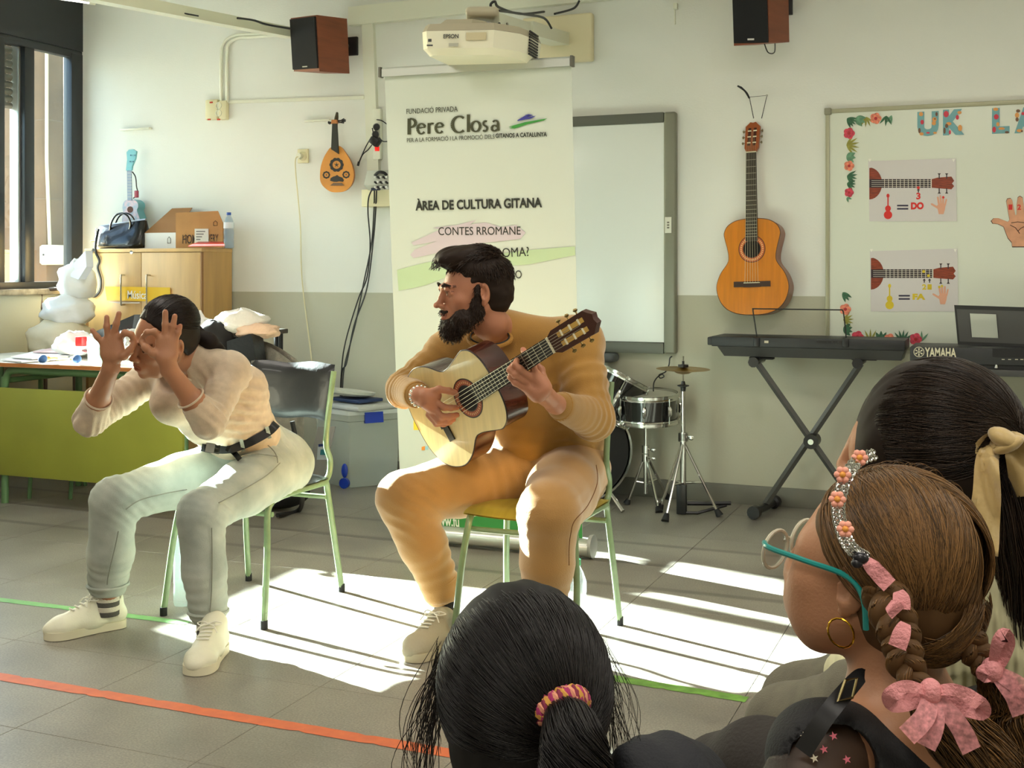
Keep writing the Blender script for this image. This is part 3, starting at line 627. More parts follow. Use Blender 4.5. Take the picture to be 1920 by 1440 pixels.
# ------------------------------------------------------------------ instruments hung on the wall
def body_outline(L, wl, ww, wu, n=64, top=1.0):
    """half widths: lower bout, waist, upper bout; y runs 0 (bottom) to L; returns closed outline (x, y)"""
    ks = [(0, 0.0), (.002, wl * .22), (.02, wl * .48), (.07, wl * .74), (.16, wl * .92), (.29, wl), (.42, wl * .90), (.54, ww * 1.05), (.61, ww), (.69, ww * 1.05), (.80, wu * .98), (.86, wu), (.93, wu * .88), (.98, wu * .6), (.998, wu * .25), (1.0, 0)]
    pts = smooth_path([Vector((x, y * L, 0)) for y, x in ks], 5)
    right = [(max(0, p.x), min(max(p.y, 0), L)) for p in pts]
    left = [(-x, y) for x, y in right[-2:0:-1]]
    return right + left
def frame_pts(o, ux, uy, uz):
    return lambda x, y, z=0: o + ux * x + uy * y + uz * z
def make_guitar(name, label, P, root_loc, S, mats, group=None, cutaway=False, head_slots=True, rosette_cols=None, strings=6):
    """P(x,y,z): local -> world; y along the strings from the body end (0) to the head, z out of the soundboard. S: dict of sizes"""
    t = thing(name, root_loc, label, 'guitar', group)
    L = S['L']; ol = body_outline(L, S['wl'], S['ww'], S['wu']); dp = S['depth']
    if cutaway:
        pass
    q = MB(); k = len(ol)
    v = [P(x, y, 0) for x, y in ol] + [P(x * 1.0, y, -dp) for x, y in ol]
    q.add(v, [(i, (i + 1) % k, k + (i + 1) % k, k + i) for i in range(k)] + [tuple(range(2 * k - 1, k - 1, -1))]); q.build('body_sides', mats['side'], t)
    q = MB(); q.prism([P(x * .995, y * .995 + L * .0025, .0005) for x, y in ol], P(0, 0, .003) - P(0, 0, 0)); q.build('soundboard', mats['top'], t)
    q = MB(); q.tube([P(x, y, .001) for x, y in ol], S['depth'] * .022 + .0008, 6, closed=True); q.build('binding', mats['bind'], t)
    hy = S['hole']; hr = S['hr']
    def disc(r0, r1, z, th, m, nm, nn=40):
        q = MB(); v = []; f = []
        for i in range(nn):
            a = 2 * math.pi * i / nn; ca, sa = math.cos(a), math.sin(a)
            v += [P(r0 * ca, hy + r0 * sa, z), P(r1 * ca, hy + r1 * sa, z), P(r1 * ca, hy + r1 * sa, z + th), P(r0 * ca, hy + r0 * sa, z + th)]
        for i in range(nn):
            a = i * 4; b = ((i + 1) % nn) * 4
            f += [(a, b, b + 1, a + 1), (a + 1, b + 1, b + 2, a + 2), (a + 2, b + 2, b + 3, a + 3), (a + 3, b + 3, b, a)]
        q.add(v, f); q.build(nm, m, t)
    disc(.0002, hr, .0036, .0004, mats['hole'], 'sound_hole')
    rc = rosette_cols or [(1.08, mats['bind']), (1.5, mats['ros']), (1.6, mats['bind'])]
    r0 = 1.0
    for rr_, m in rc: disc(hr * r0, hr * rr_, .0036, .0007, m, 'rosette'); r0 = rr_
    # rosette mosaic
    q = MB()
    for i in range(36):
        a = 2 * math.pi * i / 36; c = math.cos(a); s_ = math.sin(a); rm = hr * 1.28; c0 = P(rm * c, hy + rm * s_, .0046)
        ux_ = (P(c, s_, 0) - P(0, 0, 0)).normalized(); uy_ = (P(-s_, c, 0) - P(0, 0, 0)).normalized(); h_ = hr * .09
        q.add([c0 - ux_ * h_ - uy_ * h_ * .6, c0 + ux_ * h_ - uy_ * h_ * .6, c0 + ux_ * h_ + uy_ * h_ * .6, c0 - ux_ * h_ + uy_ * h_ * .6], [(0, 1, 2, 3)])
    q.build('mosaic', mats['mos'], t, kind='stuff')
    by = S['bridge']; bw_ = S['bw']
    q = MB()
    def pbox(q, x0, x1, y0, y1, z0, z1):
        v = [P(x, y, z) for x in (x0, x1) for y in (y0, y1) for z in (z0, z1)]
        q.add(v, [(0, 1, 3, 2), (4, 6, 7, 5), (0, 4, 5, 1), (1, 5, 7, 3) if False else (2, 3, 7, 6), (0, 2, 6, 4), (1, 5, 7, 3)])
    pbox(q, -bw_ / 2, bw_ / 2, by - .014, by + .014, .0035, .009); pbox(q, -bw_ * .23, bw_ * .23, by - .016, by - .004, .009, .014); br = q.build('bridge', mats['bridge'], t)
    q = MB(); pbox(q, -bw_ * .22, bw_ * .22, by + .005, by + .008, .009, .0145); q.build('saddle', mats['bone'], br)
    ny = S['nut']; nw = S['nw']; fw = S['fw']
    q = MB(); fb0 = hy + hr * .9
    v = [P(-fw / 2, fb0, .004), P(fw / 2, fb0, .004), P(nw / 2, ny, .004), P(-nw / 2, ny, .004), P(-fw / 2, fb0, .0105), P(fw / 2, fb0, .0105), P(nw / 2, ny, .0105), P(-nw / 2, ny, .0105)]
    q.add(v, [(0, 3, 2, 1), (4, 5, 6, 7), (0, 1, 5, 4), (1, 2, 6, 5), (2, 3, 7, 6), (3, 0, 4, 7)]); fbd = q.build('fingerboard', mats['fb'], t)
    sc_l = ny - by - .006
    for i in range(1, S.get('frets', 19)):
        y = ny - sc_l * (1 - 2 ** (-i / 12)); wv = nw + (fw - nw) * (ny - y) / (ny - fb0)
        if y < fb0: break
        q = MB(); pbox(q, -wv / 2 + .0005, wv / 2 - .0005, y - .001, y + .001, .0105, .0118); q.build('fret', mats['fret'], fbd)
    q = MB(); q.grid(lambda u, v_: P(-(nw / 2 + (fw - nw) / 2 * (1 - v_)) * math.cos(math.pi * u), L * .985 + (ny - L * .985) * v_, .004 - .022 * math.sin(math.pi * u)), 9, 8)
    q.build('neck', mats['neck'], t)
    q = MB(); pbox(q, -nw / 2, nw / 2, ny, ny + .006, .004, .0125); q.build('nut', mats['bone'], t)
    # slotted head, tilted back
    hl = S['hl']; hw = S['hw']
    def HP(x, y, z): return P(x, ny + .006 + y * math.cos(.24), z - .0 - y * math.sin(.24))
    q = MB(); ho = [(-nw / 2, 0), (-hw / 2, hl * .12), (-hw / 2 * 1.04, hl * .85), (-hw * .34, hl * .93), (-hw * .2, hl), (0, hl * .975), (hw * .2, hl), (hw * .34, hl * .93), (hw / 2 * 1.04, hl * .85), (hw / 2, hl * .12), (nw / 2, 0)]
    q.prism([HP(x, y, -.012) for x, y in ho], HP(0, 0, .008) - HP(0, 0, -.012)); hd = q.build('headstock', mats['head'], t)
    if head_slots:
        for sx in (-1, 1):
            q = MB(); q.prism([HP(x, y, .0083) for x, y in ((sx * hw * .1, hl * .2), (sx * hw * .3, hl * .2), (sx * hw * .3, hl * .8), (sx * hw * .1, hl * .8))], HP(0, 0, .0088) - HP(0, 0, .0083)); q.build('slot', mats['slot'], hd)
            for k_ in range(3):
                yy = hl * (.3 + .2 * k_); q = MB(); q.tube([HP(sx * hw * .08, yy, .009), HP(sx * hw * .33, yy, .009)], .0035, 8); q.build('roller', mats['bone'], hd)
                q = MB(); q.tube([HP(sx * hw * .5, yy, 0), HP(sx * hw * .62, yy, -.002)], .0025, 6); q.tube([HP(sx * hw * .62, yy, -.002), HP(sx * hw * .68, yy, -.002), HP(sx * hw * .74, yy, -.003)], [.004, .008, .005], 8); q.build('tuning_peg', mats['peg'], hd)
    q = MB()
    for i in range(strings):
        u = (i / (strings - 1) - .5) if strings > 1 else 0
        q = MB(); q.tube([P(u * bw_ * .36, by + .006, .0145), P(u * nw * .82, ny, .0145), HP(u * hw * .6, hl * (.3 + .2 * (i % 3 if i < 3 else 2 - i % 3)), .010)], .0006 + .0002 * (strings - i) / strings, 4); q.build('string', mats['string'], t)
    return t, P, HP
black_s = M('ebony', (30, 27, 25), .35); bone = M('bone', (236, 228, 196), .35)
string_m = M('string_metal', (190, 184, 160), .3, .7)
# classical guitar on the wall
orange_top = M('spruce_orange', (204, 122, 22), .28, var=.06, vs=4, stretch=(14, 1, 1), coat=.4)
side_br = M('mahogany_side', (140, 78, 36), .35, var=.15, vs=4, coat=.3)
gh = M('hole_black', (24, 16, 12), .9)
b0 = wp(1411, 590, .12); nutp = wp(1409, 283, .05)
uy = (nutp - b0).normalized(); uz = Vector((-.10, -1, 0)).normalized(); uz = (uz - uy * uz.dot(uy)).normalized(); ux = uy.cross(uz).normalized()
s_ = (nutp - b0).length / .84
P1 = frame_pts(b0, ux, uy, uz)
gmats = dict(top=orange_top, side=side_br, bind=M('binding_dark', (90, 52, 24), .4), hole=gh, ros=M('rosette_rust', (196, 96, 46), .5), mos=M('mosaic_cream', (226, 190, 130), .5), bridge=M('bridge_brown', (58, 34, 22), .4), bone=bone,
             fb=M('fingerboard_dark', (46, 38, 32), .45), fret=M('fret_metal', (196, 190, 170), .3, .8), neck=side_br, head=M('head_mahogany', (158, 80, 34), .35), slot=M('slot_dark', (70, 34, 18), .8), peg=M('peg_metal', (150, 140, 110), .35, .6), string=string_m)
wg, _, HPw = make_guitar('classical_guitar', 'orange classical guitar hanging on the wall between the two whiteboards', P1, b0 + Vector((0, 0, -.01)),
    dict(L=.49 * s_, wl=.187 * s_, ww=.122 * s_, wu=.145 * s_, depth=.095, hole=.335 * s_, hr=.044 * s_, bridge=.155 * s_, bw=.19 * s_, nut=.83 * s_, nw=.052 * s_, fw=.062 * s_, hl=.165 * s_, hw=.072 * s_), gmats)
cs = thing('guitar_hanger', wp(1420, 180, .03), 'thin dark cord with a black bundle that holds the orange guitar', 'hanger')
q = MB(); q.tube([wp(1413, 222, .03), wp(1405, 182, .03), wp(1438, 179, .03), wp(1428, 222, .03)], .0022, 6); q.build('cord', blackp, cs)
q = MB()
for k in range(5): q.tube(smooth_path([wp(1405, 184, .03), wp(1396 + k, 170 + k, .05), wp(1383 + k * 1.6, 161 + k * .6, .05)]), .0045, 6)
q.build('strap_bundle', blackp, cs)
q = MB(); q.tube([wp(1438, 179, .0), wp(1438, 179, .045)], .006, 8); q.build('nail', steel, cs)
# small oud (pear shaped lute)
od = thing('small_lute', wp(632, 362, .06), 'small pear-shaped orange lute with black flower rosettes, hung on the wall', 'lute')
oud_out = [(600, 335), (601, 315), (606, 298), (613, 285), (621, 276), (637, 274), (646, 284), (656, 300), (662, 318), (663, 332), (659, 346), (650, 356), (640, 360), (622, 360), (610, 353), (603, 345)]
ou = [wp(p.x, p.y, .10) for p in smooth_path([Vector((x, y, 0)) for x, y in oud_out], 4, True)]
oud_m = M('lute_wood', (214, 144, 62), .4, var=.1, vs=5)
q = MB(); q.prism(ou, (0, .004, 0)); q.build('soundboard', oud_m, od)
c = sum(ou, Vector()) / len(ou); q = MB(); k = len(ou); rings = 7; v = []
for j in range(rings):
    a = j / (rings - 1) * math.pi / 2
    for p in ou: v.append(Vector((c.x + (p.x - c.x) * math.cos(a), p.y + .002 + .085 * math.sin(a), c.z + (p.z - c.z) * math.cos(a))))
q.add(v, [(j * k + i, j * k + (i + 1) % k, (j + 1) * k + (i + 1) % k, (j + 1) * k + i) for j in range(rings - 1) for i in range(k)]); q.build('bowl_back', M('lute_back', (176, 104, 44), .4), od)
q = MB(); q.prism([wp(x, y, .104) for x, y in ((624, 232), (633, 232), (636, 289), (622, 280))], (0, -.008, 0)); q.build('fingerboard', M('lute_black', (40, 40, 34), .4), od)
q = MB(); q.prism([wp(x, y, .095) for x, y in ((624, 225), (633, 225), (634, 233), (623, 233))], (0, -.015, 0)); q.build('nut_block', M('lute_block', (190, 120, 60), .5), od)
q = MB(); q.tube([wp(630, 228, .09), wp(631, 220, .075), wp(632, 212, .05)], [.013, .012, .008], 8); q.build('pegbox', M('pegbox_dark', (74, 66, 44), .5), od)
for x0, y0, x1, y1 in ((624, 229, 616, 230), (634, 228, 645, 224), (634, 230, 644, 229), (634, 226, 647, 226), (624, 230, 618, 231)):
    q = MB(); q.tube([wp(x0, y0, .085), wp((x0 + x1) / 2, (y0 + y1) / 2, .085), wp(x1, y1, .085)], [.003, .004, .009], 8); q.build('tuning_peg', blackp, od)
lblack = M('lute_ink', (36, 32, 28), .5)
def flower(cx, cy, r, petals, inner):
    q = MB(); n_ = petals * 8; o1 = []; 
    for i in range(n_):
        a = 2 * math.pi * i / n_; rr_ = r * (.9 + .1 * abs(math.cos(petals * a / 2))); o1.append((cx + rr_ * math.cos(a), cy + rr_ * math.sin(a)))
    i1 = [(cx + r * .56 * math.cos(2 * math.pi * i / n_), cy + r * .56 * math.sin(2 * math.pi * i / n_)) for i in range(n_)]
    v = [wp(x, y, .1012) for x, y in o1] + [wp(x, y, .1012) for x, y in i1]
    q.add(v, [(i, (i + 1) % n_, n_ + (i + 1) % n_, n_ + i) for i in range(n_)]); q.build('rosette', lblack, od)
    q = MB(); star = []
    for i in range(10):
        a = math.pi * i / 5 - math.pi / 2; rr_ = r * (inner if i % 2 == 0 else inner * .3); star.append(wp(cx + rr_ * math.cos(a), cy + rr_ * math.sin(a), .1013))
    q.prism(star, (0, -.0004, 0)); q.build('star', lblack, od)
flower(631, 309, 13.5, 10, .4); flower(612, 328, 7.2, 8, .3); flower(649, 327.5, 7.2, 8, .3)
q = MB(); q.prism([wp(x, y, .1012) for x, y in ((619, 339), (620, 334), (625, 331), (629, 330), (632, 328), (636, 331), (642, 333), (645, 338), (643, 341), (636, 340), (632, 341), (626, 341))], (0, -.0006, 0)); q.build('inlay', lblack, od)
q = MB(); q.prism([wp(x, y, .1012) for x, y in ((620, 348), (626, 343), (641, 343), (646, 348))], (0, -.006, 0)); q.build('bridge', M('lute_bridge', (110, 84, 60), .5), od)
# blue ukulele
uk = thing('blue_ukulele', wp(250, 420, .08), 'small light blue ukulele with pink flowered front above the cabinet', 'ukulele')
teal = M('ukulele_teal', (112, 178, 188), .4); pink_f = M('ukulele_pink', (218, 188, 196), .4, var=.3, vs=40, rgb2=(130, 168, 190))
bo = [(231, 398), (230, 388), (233, 378), (240, 374), (250, 374), (258, 380), (259, 388), (257, 394), (260, 404), (263, 414), (260, 424), (246, 428), (232, 424), (229, 412)]
bo = [(p.x, p.y) for p in smooth_path([Vector((x, y, 0)) for x, y in bo], 4, True)]
q = MB(); q.prism([wp(x, y, .09) for x, y in bo], (0, -.002, 0)); q.build('soundboard', pink_f, uk)
q = MB(); q.prism([wp(x, y, .089) for x, y in bo], (0, .066, 0)); q.build('body_sides', teal, uk)
q = MB(); q.prism([wp(244 + 5.5 * math.cos(a / 8 * math.pi), 393 + 6 * math.sin(a / 8 * math.pi), .0925) for a in range(16)], (0, -.0008, 0)); q.build('sound_hole', M('hole_brown', (92, 54, 40), .8), uk)
q = MB(); q.prism([wp(x, y, .0925) for x, y in ((239, 320), (247, 320), (248, 376), (240, 376))], (0, -.006, 0)); q.build('fingerboard', M('ukulele_board', (128, 140, 160), .5), uk)
for k in range(9):
    q = MB(); q.prism([wp(x, y, .0987) for x, y in ((239.4, 324 + k * 5.6), (247.3, 324 + k * 5.6), (247.3, 324.9 + k * 5.6), (239.4, 324.9 + k * 5.6))], (0, -.001, 0)); q.build('fret', steel, uk)
q = MB(); q.prism([wp(x, y, .08) for x, y in ((239, 320), (241, 300), (240, 286), (244, 281), (252, 280), (258, 284), (256, 298), (250, 312), (249, 320))], (0, -.014, 0)); q.build('headstock', teal, uk)
for x, y in ((245, 291), (253, 291), (244, 303), (250, 303)):
    q = MB(); q.cyl(wp(x, y, .094), wp(x, y, .10), .004, n=8); q.build('tuning_peg', M('peg_blue', (70, 110, 150), .5), uk)
q = MB(); q.tube(smooth_path([wp(248, 322, .095), wp(254, 332, .09), wp(256, 350, .10), wp(258, 362, .10), wp(250, 372, .10)]), .004, 6); q.build('hanging_cord', blackp, uk)
q = MB(); q.box(wp(256, 364, .10), (.03, .01, .045), None, .003); q.build('tag', M('tag_red', (140, 30, 50), .5), uk)

# ------------------------------------------------------------------ wooden cabinet
wood = M('beech_veneer', (204, 166, 108), .42, var=.07, vs=2.5, stretch=(6, 6, .8)); wood2 = M('beech_side', (198, 158, 98), .42, var=.07, vs=2.5, stretch=(6, 6, .8))
cy0 = 5.74 * 1.034; cx0 = -5.16 * 1.034; cx1 = onY(378, 465, cy0).x; cz = onY(378, 465, cy0).z; cx0 = onY(161, 468, cy0).x
cb = thing('wooden_cabinet', ((cx0 + cx1) / 2, (cy0 + D) / 2, 0), 'beech-coloured wooden cabinet with two doors against the back wall', 'cabinet')
yb_ = D - .016
q = MB(); q.bb((cx0, cy0 + .02, .06), (cx1, yb_, cz - .022)); q.build('carcass', wood2, cb)
q = MB(); q.bb((cx0 - .008, cy0 - .004, cz - .022), (cx1 + .004, yb_, cz), .002); q.build('top_panel', wood, cb)
q = MB(); q.bb((cx0 + .02, cy0 + .05, 0), (cx1 - .02, yb_ - .03, .06)); q.build('plinth', M('plinth_dark', (80, 62, 44), .6), cb)
q = MB(); q.bb((cx0, cy0, .06), (cx0 + .018, cy0 + .0195, cz - .023), .001); q.build('edge_strip', M('edge_dark', (150, 108, 60), .5), cb)
q = MB(); q.bb((cx1 - .008, cy0, .06), (cx1, cy0 + .0195, cz - .023), .001); q.build('edge_strip', M('edge_dark', (150, 108, 60), .5), cb)
xm = onY(265, 500, cy0).x
chrome2 = chrome
for (xa, xb, hx) in ((cx0 + .02, xm - .002, onY(234, 530, cy0).x), (xm + .002, cx1 - .01, onY(282, 530, cy0).x)):
    q = MB(); q.bb((xa, cy0, .07), (xb, cy0 + .018, cz - .026), .002); dr = q.build('door', wood, cb)
    zt_ = onY(hx * 0 + 234, 516, cy0).z; zb_ = onY(234, 571, cy0).z
    q = MB(); q.tube(smooth_path([Vector((hx, cy0, zt_)), Vector((hx, cy0 - .028, zt_)), Vector((hx, cy0 - .034, zt_ - .012)), Vector((hx, cy0 - .034, zb_ + .012)), Vector((hx, cy0 - .028, zb_)), Vector((hx, cy0, zb_))], 3), .0055, 8); q.build('handle', chrome2, dr)
q = MB(); q.cyl((onY(247, 473, cy0).x, cy0 - .004, onY(247, 473, cy0).z), (onY(247, 473, cy0).x, cy0 + .002, onY(247, 473, cy0).z), .012, n=14); q.build('lock', steel, cb)
def cfp(px, py, off): return onY(px, py, cy0 - off)
sg = thing('yellow_sign', cfp(258, 566, .02), 'yellow sign reading Música tucked behind the cabinet handles', 'sign')
q = MB(); q.prism([cfp(x, y, .012) for x, y in ((197, 537), (319, 539), (320, 566), (201, 563))], (0, -.003, 0)); q.build('sign_board', M('sign_yellow', (224, 180, 8), .45), sg)
a = cfp(239, 560, .0165); b = cfp(276, 561, .0165); text_on('lettering', 'Música', M('sign_white', (240, 238, 226), .5), sg, a, (b - a), Vector((0, 0, 1)), (b - a).length, .05, .012)
q = MB(); q.tube([cfp(205, 566, .02), cfp(225, 568, .02), cfp(262, 568, .02)], [.001, .004, .004], 6); q.solo('white_pencil', M('pencil_white', (214, 206, 196), .4), 'thin white pencil lying behind the cabinet handles under the sign', 'pencil')
# on top of the cabinet
def ct(px, py, y=None):  # point above the cabinet at pixel, depth y
    return onY(px, py, y if y else cy0 + .12)
# handbag
hb = thing('handbag', Vector((ct(226, 466).x, cy0 + .14, cz)), 'glossy black handbag with two handles on the cabinet', 'handbag')
leather = M('black_leather', (14, 15, 18), .25, bump=.5, bs=35, coat=.3)
hx0, hx1 = ct(183, 460, cy0 + .1).x, ct(272, 460, cy0 + .1).x; hz = ct(200, 420, cy0 + .1).z
def bagf(u, v):
    a = 2 * math.pi * u; zz = v; wy = (.085 - .055 * zz ** 2) * (1 + .06 * math.sin(3 * a + zz * 4)); wx = (hx1 - hx0) / 2 * (1 - .05 * zz + .03 * math.sin(zz * 3.1))
    ca, sa = math.cos(a), math.sin(a); e = .55
    x = wx * math.copysign(abs(ca) ** e, ca); y = wy * math.copysign(abs(sa) ** e, sa)
    z_ = (hz - cz) * (zz + .10 * zz * (x / wx) * 1.0); 
    if v == 0: x *= .93; y *= .9
    return Vector(((hx0 + hx1) / 2 + x, cy0 + .12 + y, cz + .002 + z_ + .006 * math.sin(9 * x + 5 * zz)))
q = MB(); q.grid(bagf, 40, 12, True); q.add([bagf(i / 40, 0) for i in range(40)], [tuple(range(40))]); q.build('bag_body', leather, hb, angle=60)
q = MB(); q.tube([bagf(.5, 1) + Vector((.0, 0, .002)), bagf(0, 1) + Vector((0, 0, .004))], .008, 8); q.build('zip_top', M('zip_silver', (180, 182, 186), .3, .6), hb)
for y_, s2 in ((cy0 + .075, 0), (cy0 + .16, 8)):
    pts = [(206 + s2, 436), (208 + s2, 420), (216 + s2, 405), (228 + s2, 400), (239 + s2, 405), (245 + s2, 418), (243 + s2, 430)]
    q = MB(); q.tube(smooth_path([ct(x, y, y_) for x, y in pts]), .0062, 8); q.build('handle', leather, hb)
q = MB(); q.tube(smooth_path([ct(185, 430, cy0 + .02), ct(181, 446, cy0 - .01), ct(179, 462, cy0 - .018), ct(180, 474, cy0 - .016), ct(186, 489, cy0 - .016), ct(183, 502, cy0 - .016), ct(189, 525, cy0 - .018), ct(187, 545, cy0 - .018), ct(175, 556, cy0 - .018), ct(162, 545, cy0 - .018), ct(158, 522, cy0 - .018), ct(163, 490, cy0 - .018), ct(176, 467, cy0 - .018)]), .0085, 6); q.build('shoulder_strap', M('strap_black', (24, 23, 22), .5), hb)
q = MB()
for k in range(3): q.lathe(ct(182, 431 + k * 6, cy0 + .01), (1, 0, .3), [(.009, -.002), (.012, -.002), (.012, .002), (.009, .002), (.009, -.002)], 14)
q.build('ring', chrome, hb)
q = MB(); q.box(ct(176, 453, cy0 + .0), (.05, .012, .012), None, .004); q.build('charm', M('charm_gold', (220, 180, 110), .4), hb)
# cardboard box
card = M('cardboard', (176, 128, 74), .75, var=.07, vs=6); cardi = M('cardboard_inside', (150, 104, 56), .8)
kb = thing('cardboard_box', ct(350, 464, cy0 + .2) * 1, 'open brown cardboard box with printed sides on top of the cabinet', 'box')
yk = cy0 + .1
p0 = onZ(271, 464, cz); 
A1 = ct(272, 464, yk); A2 = ct(330, 465, yk - .02); A3 = ct(418, 463, yk + .02)
def up(p, py): # same X,Y, height from pixel row
    tt = (-(p.x) * ST + p.y * CT); return Vector((p.x, p.y, H + (HY - py) / F * tt))
for p in (A1, A2, A3): p.z = cz + .001
back = Vector((0, .24, 0))
def face(m, pts, nm, th=.003, lab=None):
    n = (pts[1] - pts[0]).cross(pts[2] - pts[1]).normalized(); q = MB(); q.prism(pts, n * th); return q.build(nm, m, kb, lab)
whitec = M('box_white_print', (206, 204, 198), .6)
face(whitec, [A1, A2, up(A2, 436), up(A1, 437)], 'front_panel', lab='white printed low front panel')
face(card, [A2, A3, up(A3, 417), up(A3, 417) + Vector((-.035, 0, .07)), up(A2, 399)], 'side_panel')
face(card, [A1, A1 + back, up(A1, 437) + back, up(A1, 437)], 'end_panel')
face(cardi, [up(A1, 437), up(A2, 436), up(A2, 436) + Vector((-.03, .2, .16)), up(A1, 437) + Vector((.05, .2, .16))], 'open_flap')
face(card, [A1 + back, A3 + back + Vector((-.16, 0, 0)), up(A3, 410) + back + Vector((-.16, 0, 0)), up(A1, 402) + back + Vector((.06, 0, 0))], 'back_panel')
face(card, [A3, A3 + back + Vector((-.16, 0, 0)), up(A3, 417) + back + Vector((-.16, 0, 0)), up(A3, 417)], 'end_panel')
u = (A3 - A2).normalized(); nn = u.cross(Vector((0, 0, 1))).normalized()
if nn.y > 0: nn = -nn
def bf(px, py, o=.005):
    n = nn; return onP(px, py, A2, n) + n * o
tm = M('print_brown', (66, 48, 32), .7)
text_on('lettering', 'HOME', tm, kb, bf(343, 457), u, WZ, (bf(376, 456) - bf(343, 457)).length, .055, .01); text_on('lettering', 'LIVERY', tm, kb, bf(384, 455), u, WZ, (bf(410, 455) - bf(384, 455)).length, .05, .01)
q = MB(); q.tube([bf(344, 446), bf(349, 440), bf(354, 446)], .002, 4); q.tube([bf(401, 423), bf(401, 417), bf(404.5, 414), bf(408, 417), bf(408, 423), bf(401, 423)], .0018, 4); q.build('house_print', tm, kb, kind='stuff')
q = MB(); q.prism([bf(366, 429, .006), bf(392, 429, .006), bf(392, 456, .006), bf(366, 456, .006)], nn * .001); q.build('label', M('label_white', (222, 218, 206), .6), kb)
q = MB()
for k in range(4): q.prism([bf(369, 433 + k * 5, .0075), bf(386 - k * 3, 433 + k * 5, .0075), bf(386 - k * 3, 435 + k * 5, .0075), bf(369, 435 + k * 5, .0075)], nn * .0005)
q.build('label_print', M('print_grey2', (120, 116, 108), .6), kb, kind='stuff')
q = MB(); fx = A1.lerp(A2, .8); q.tube([up(fx, 456) + Vector((-.012, -.006, 0)), up(fx, 448) + Vector((-.012, -.006, 0)), up(fx, 444) + Vector((0, -.006, 0)), up(fx, 448) + Vector((.012, -.006, 0)), up(fx, 456) + Vector((.012, -.006, 0)), up(fx, 456) + Vector((-.012, -.006, 0))], .0018, 4); q.build('house_print', tm, kb, kind='stuff')
q = MB(); q.prism([onZ(353, 461, cz + .006), onZ(421, 460, cz + .006), ct(419, 453, yk - .05), ct(372, 453, yk - .04)], (0, 0, -.004)); q.solo('red_folder', M('red_vinyl', (190, 20, 24), .35), 'flat red folder lying in front of the cardboard box', 'folder')
# water bottle
def bottle(name, base, h, r, label, capc, tint=(206, 226, 236), lab=None, water=.8):
    t = thing(name, base, label, 'bottle'); q = MB(); b = Vector(base)
    pr = [(0, .002), (r * .9, .001), (r, .01), (r, h * .22), (r * .93, h * .25), (r, h * .28), (r, h * .5), (r * .93, h * .53), (r, h * .56), (r * .98, h * .70), (r * .7, h * .82), (r * .42, h * .90), (r * .40, h * .93)]
    q.lathe(b, (0, 0, 1), pr, 24); q.build('bottle_body', M('pet_' + name + str(tint[0]), tint, .06, trans=.0, alpha=.26, spec=.9), t)
    q = MB(); q.lathe(b, (0, 0, 1), [(0, h * .925), (r * .46, h * .925), (r * .46, h), (0, h)], 16); q.build('cap', capc, t)
    if lab: q = MB(); q.lathe(b, (0, 0, 1), [(r * 1.01, h * .55), (r * 1.015, h * .56), (r * 1.015, h * .72), (r * 1.0, h * .72)], 24); q.build('paper_label', lab, t)
    return t
bp = ct(429, 462, cy0 + .1); bp.z = cz
bottle('water_bottle', bp, .215, .031, 'blue capped plastic water bottle at the right end of the cabinet top', M('cap_blue', (30, 70, 150), .4), (120, 170, 205), M('label_blue', (210, 222, 228), .5))

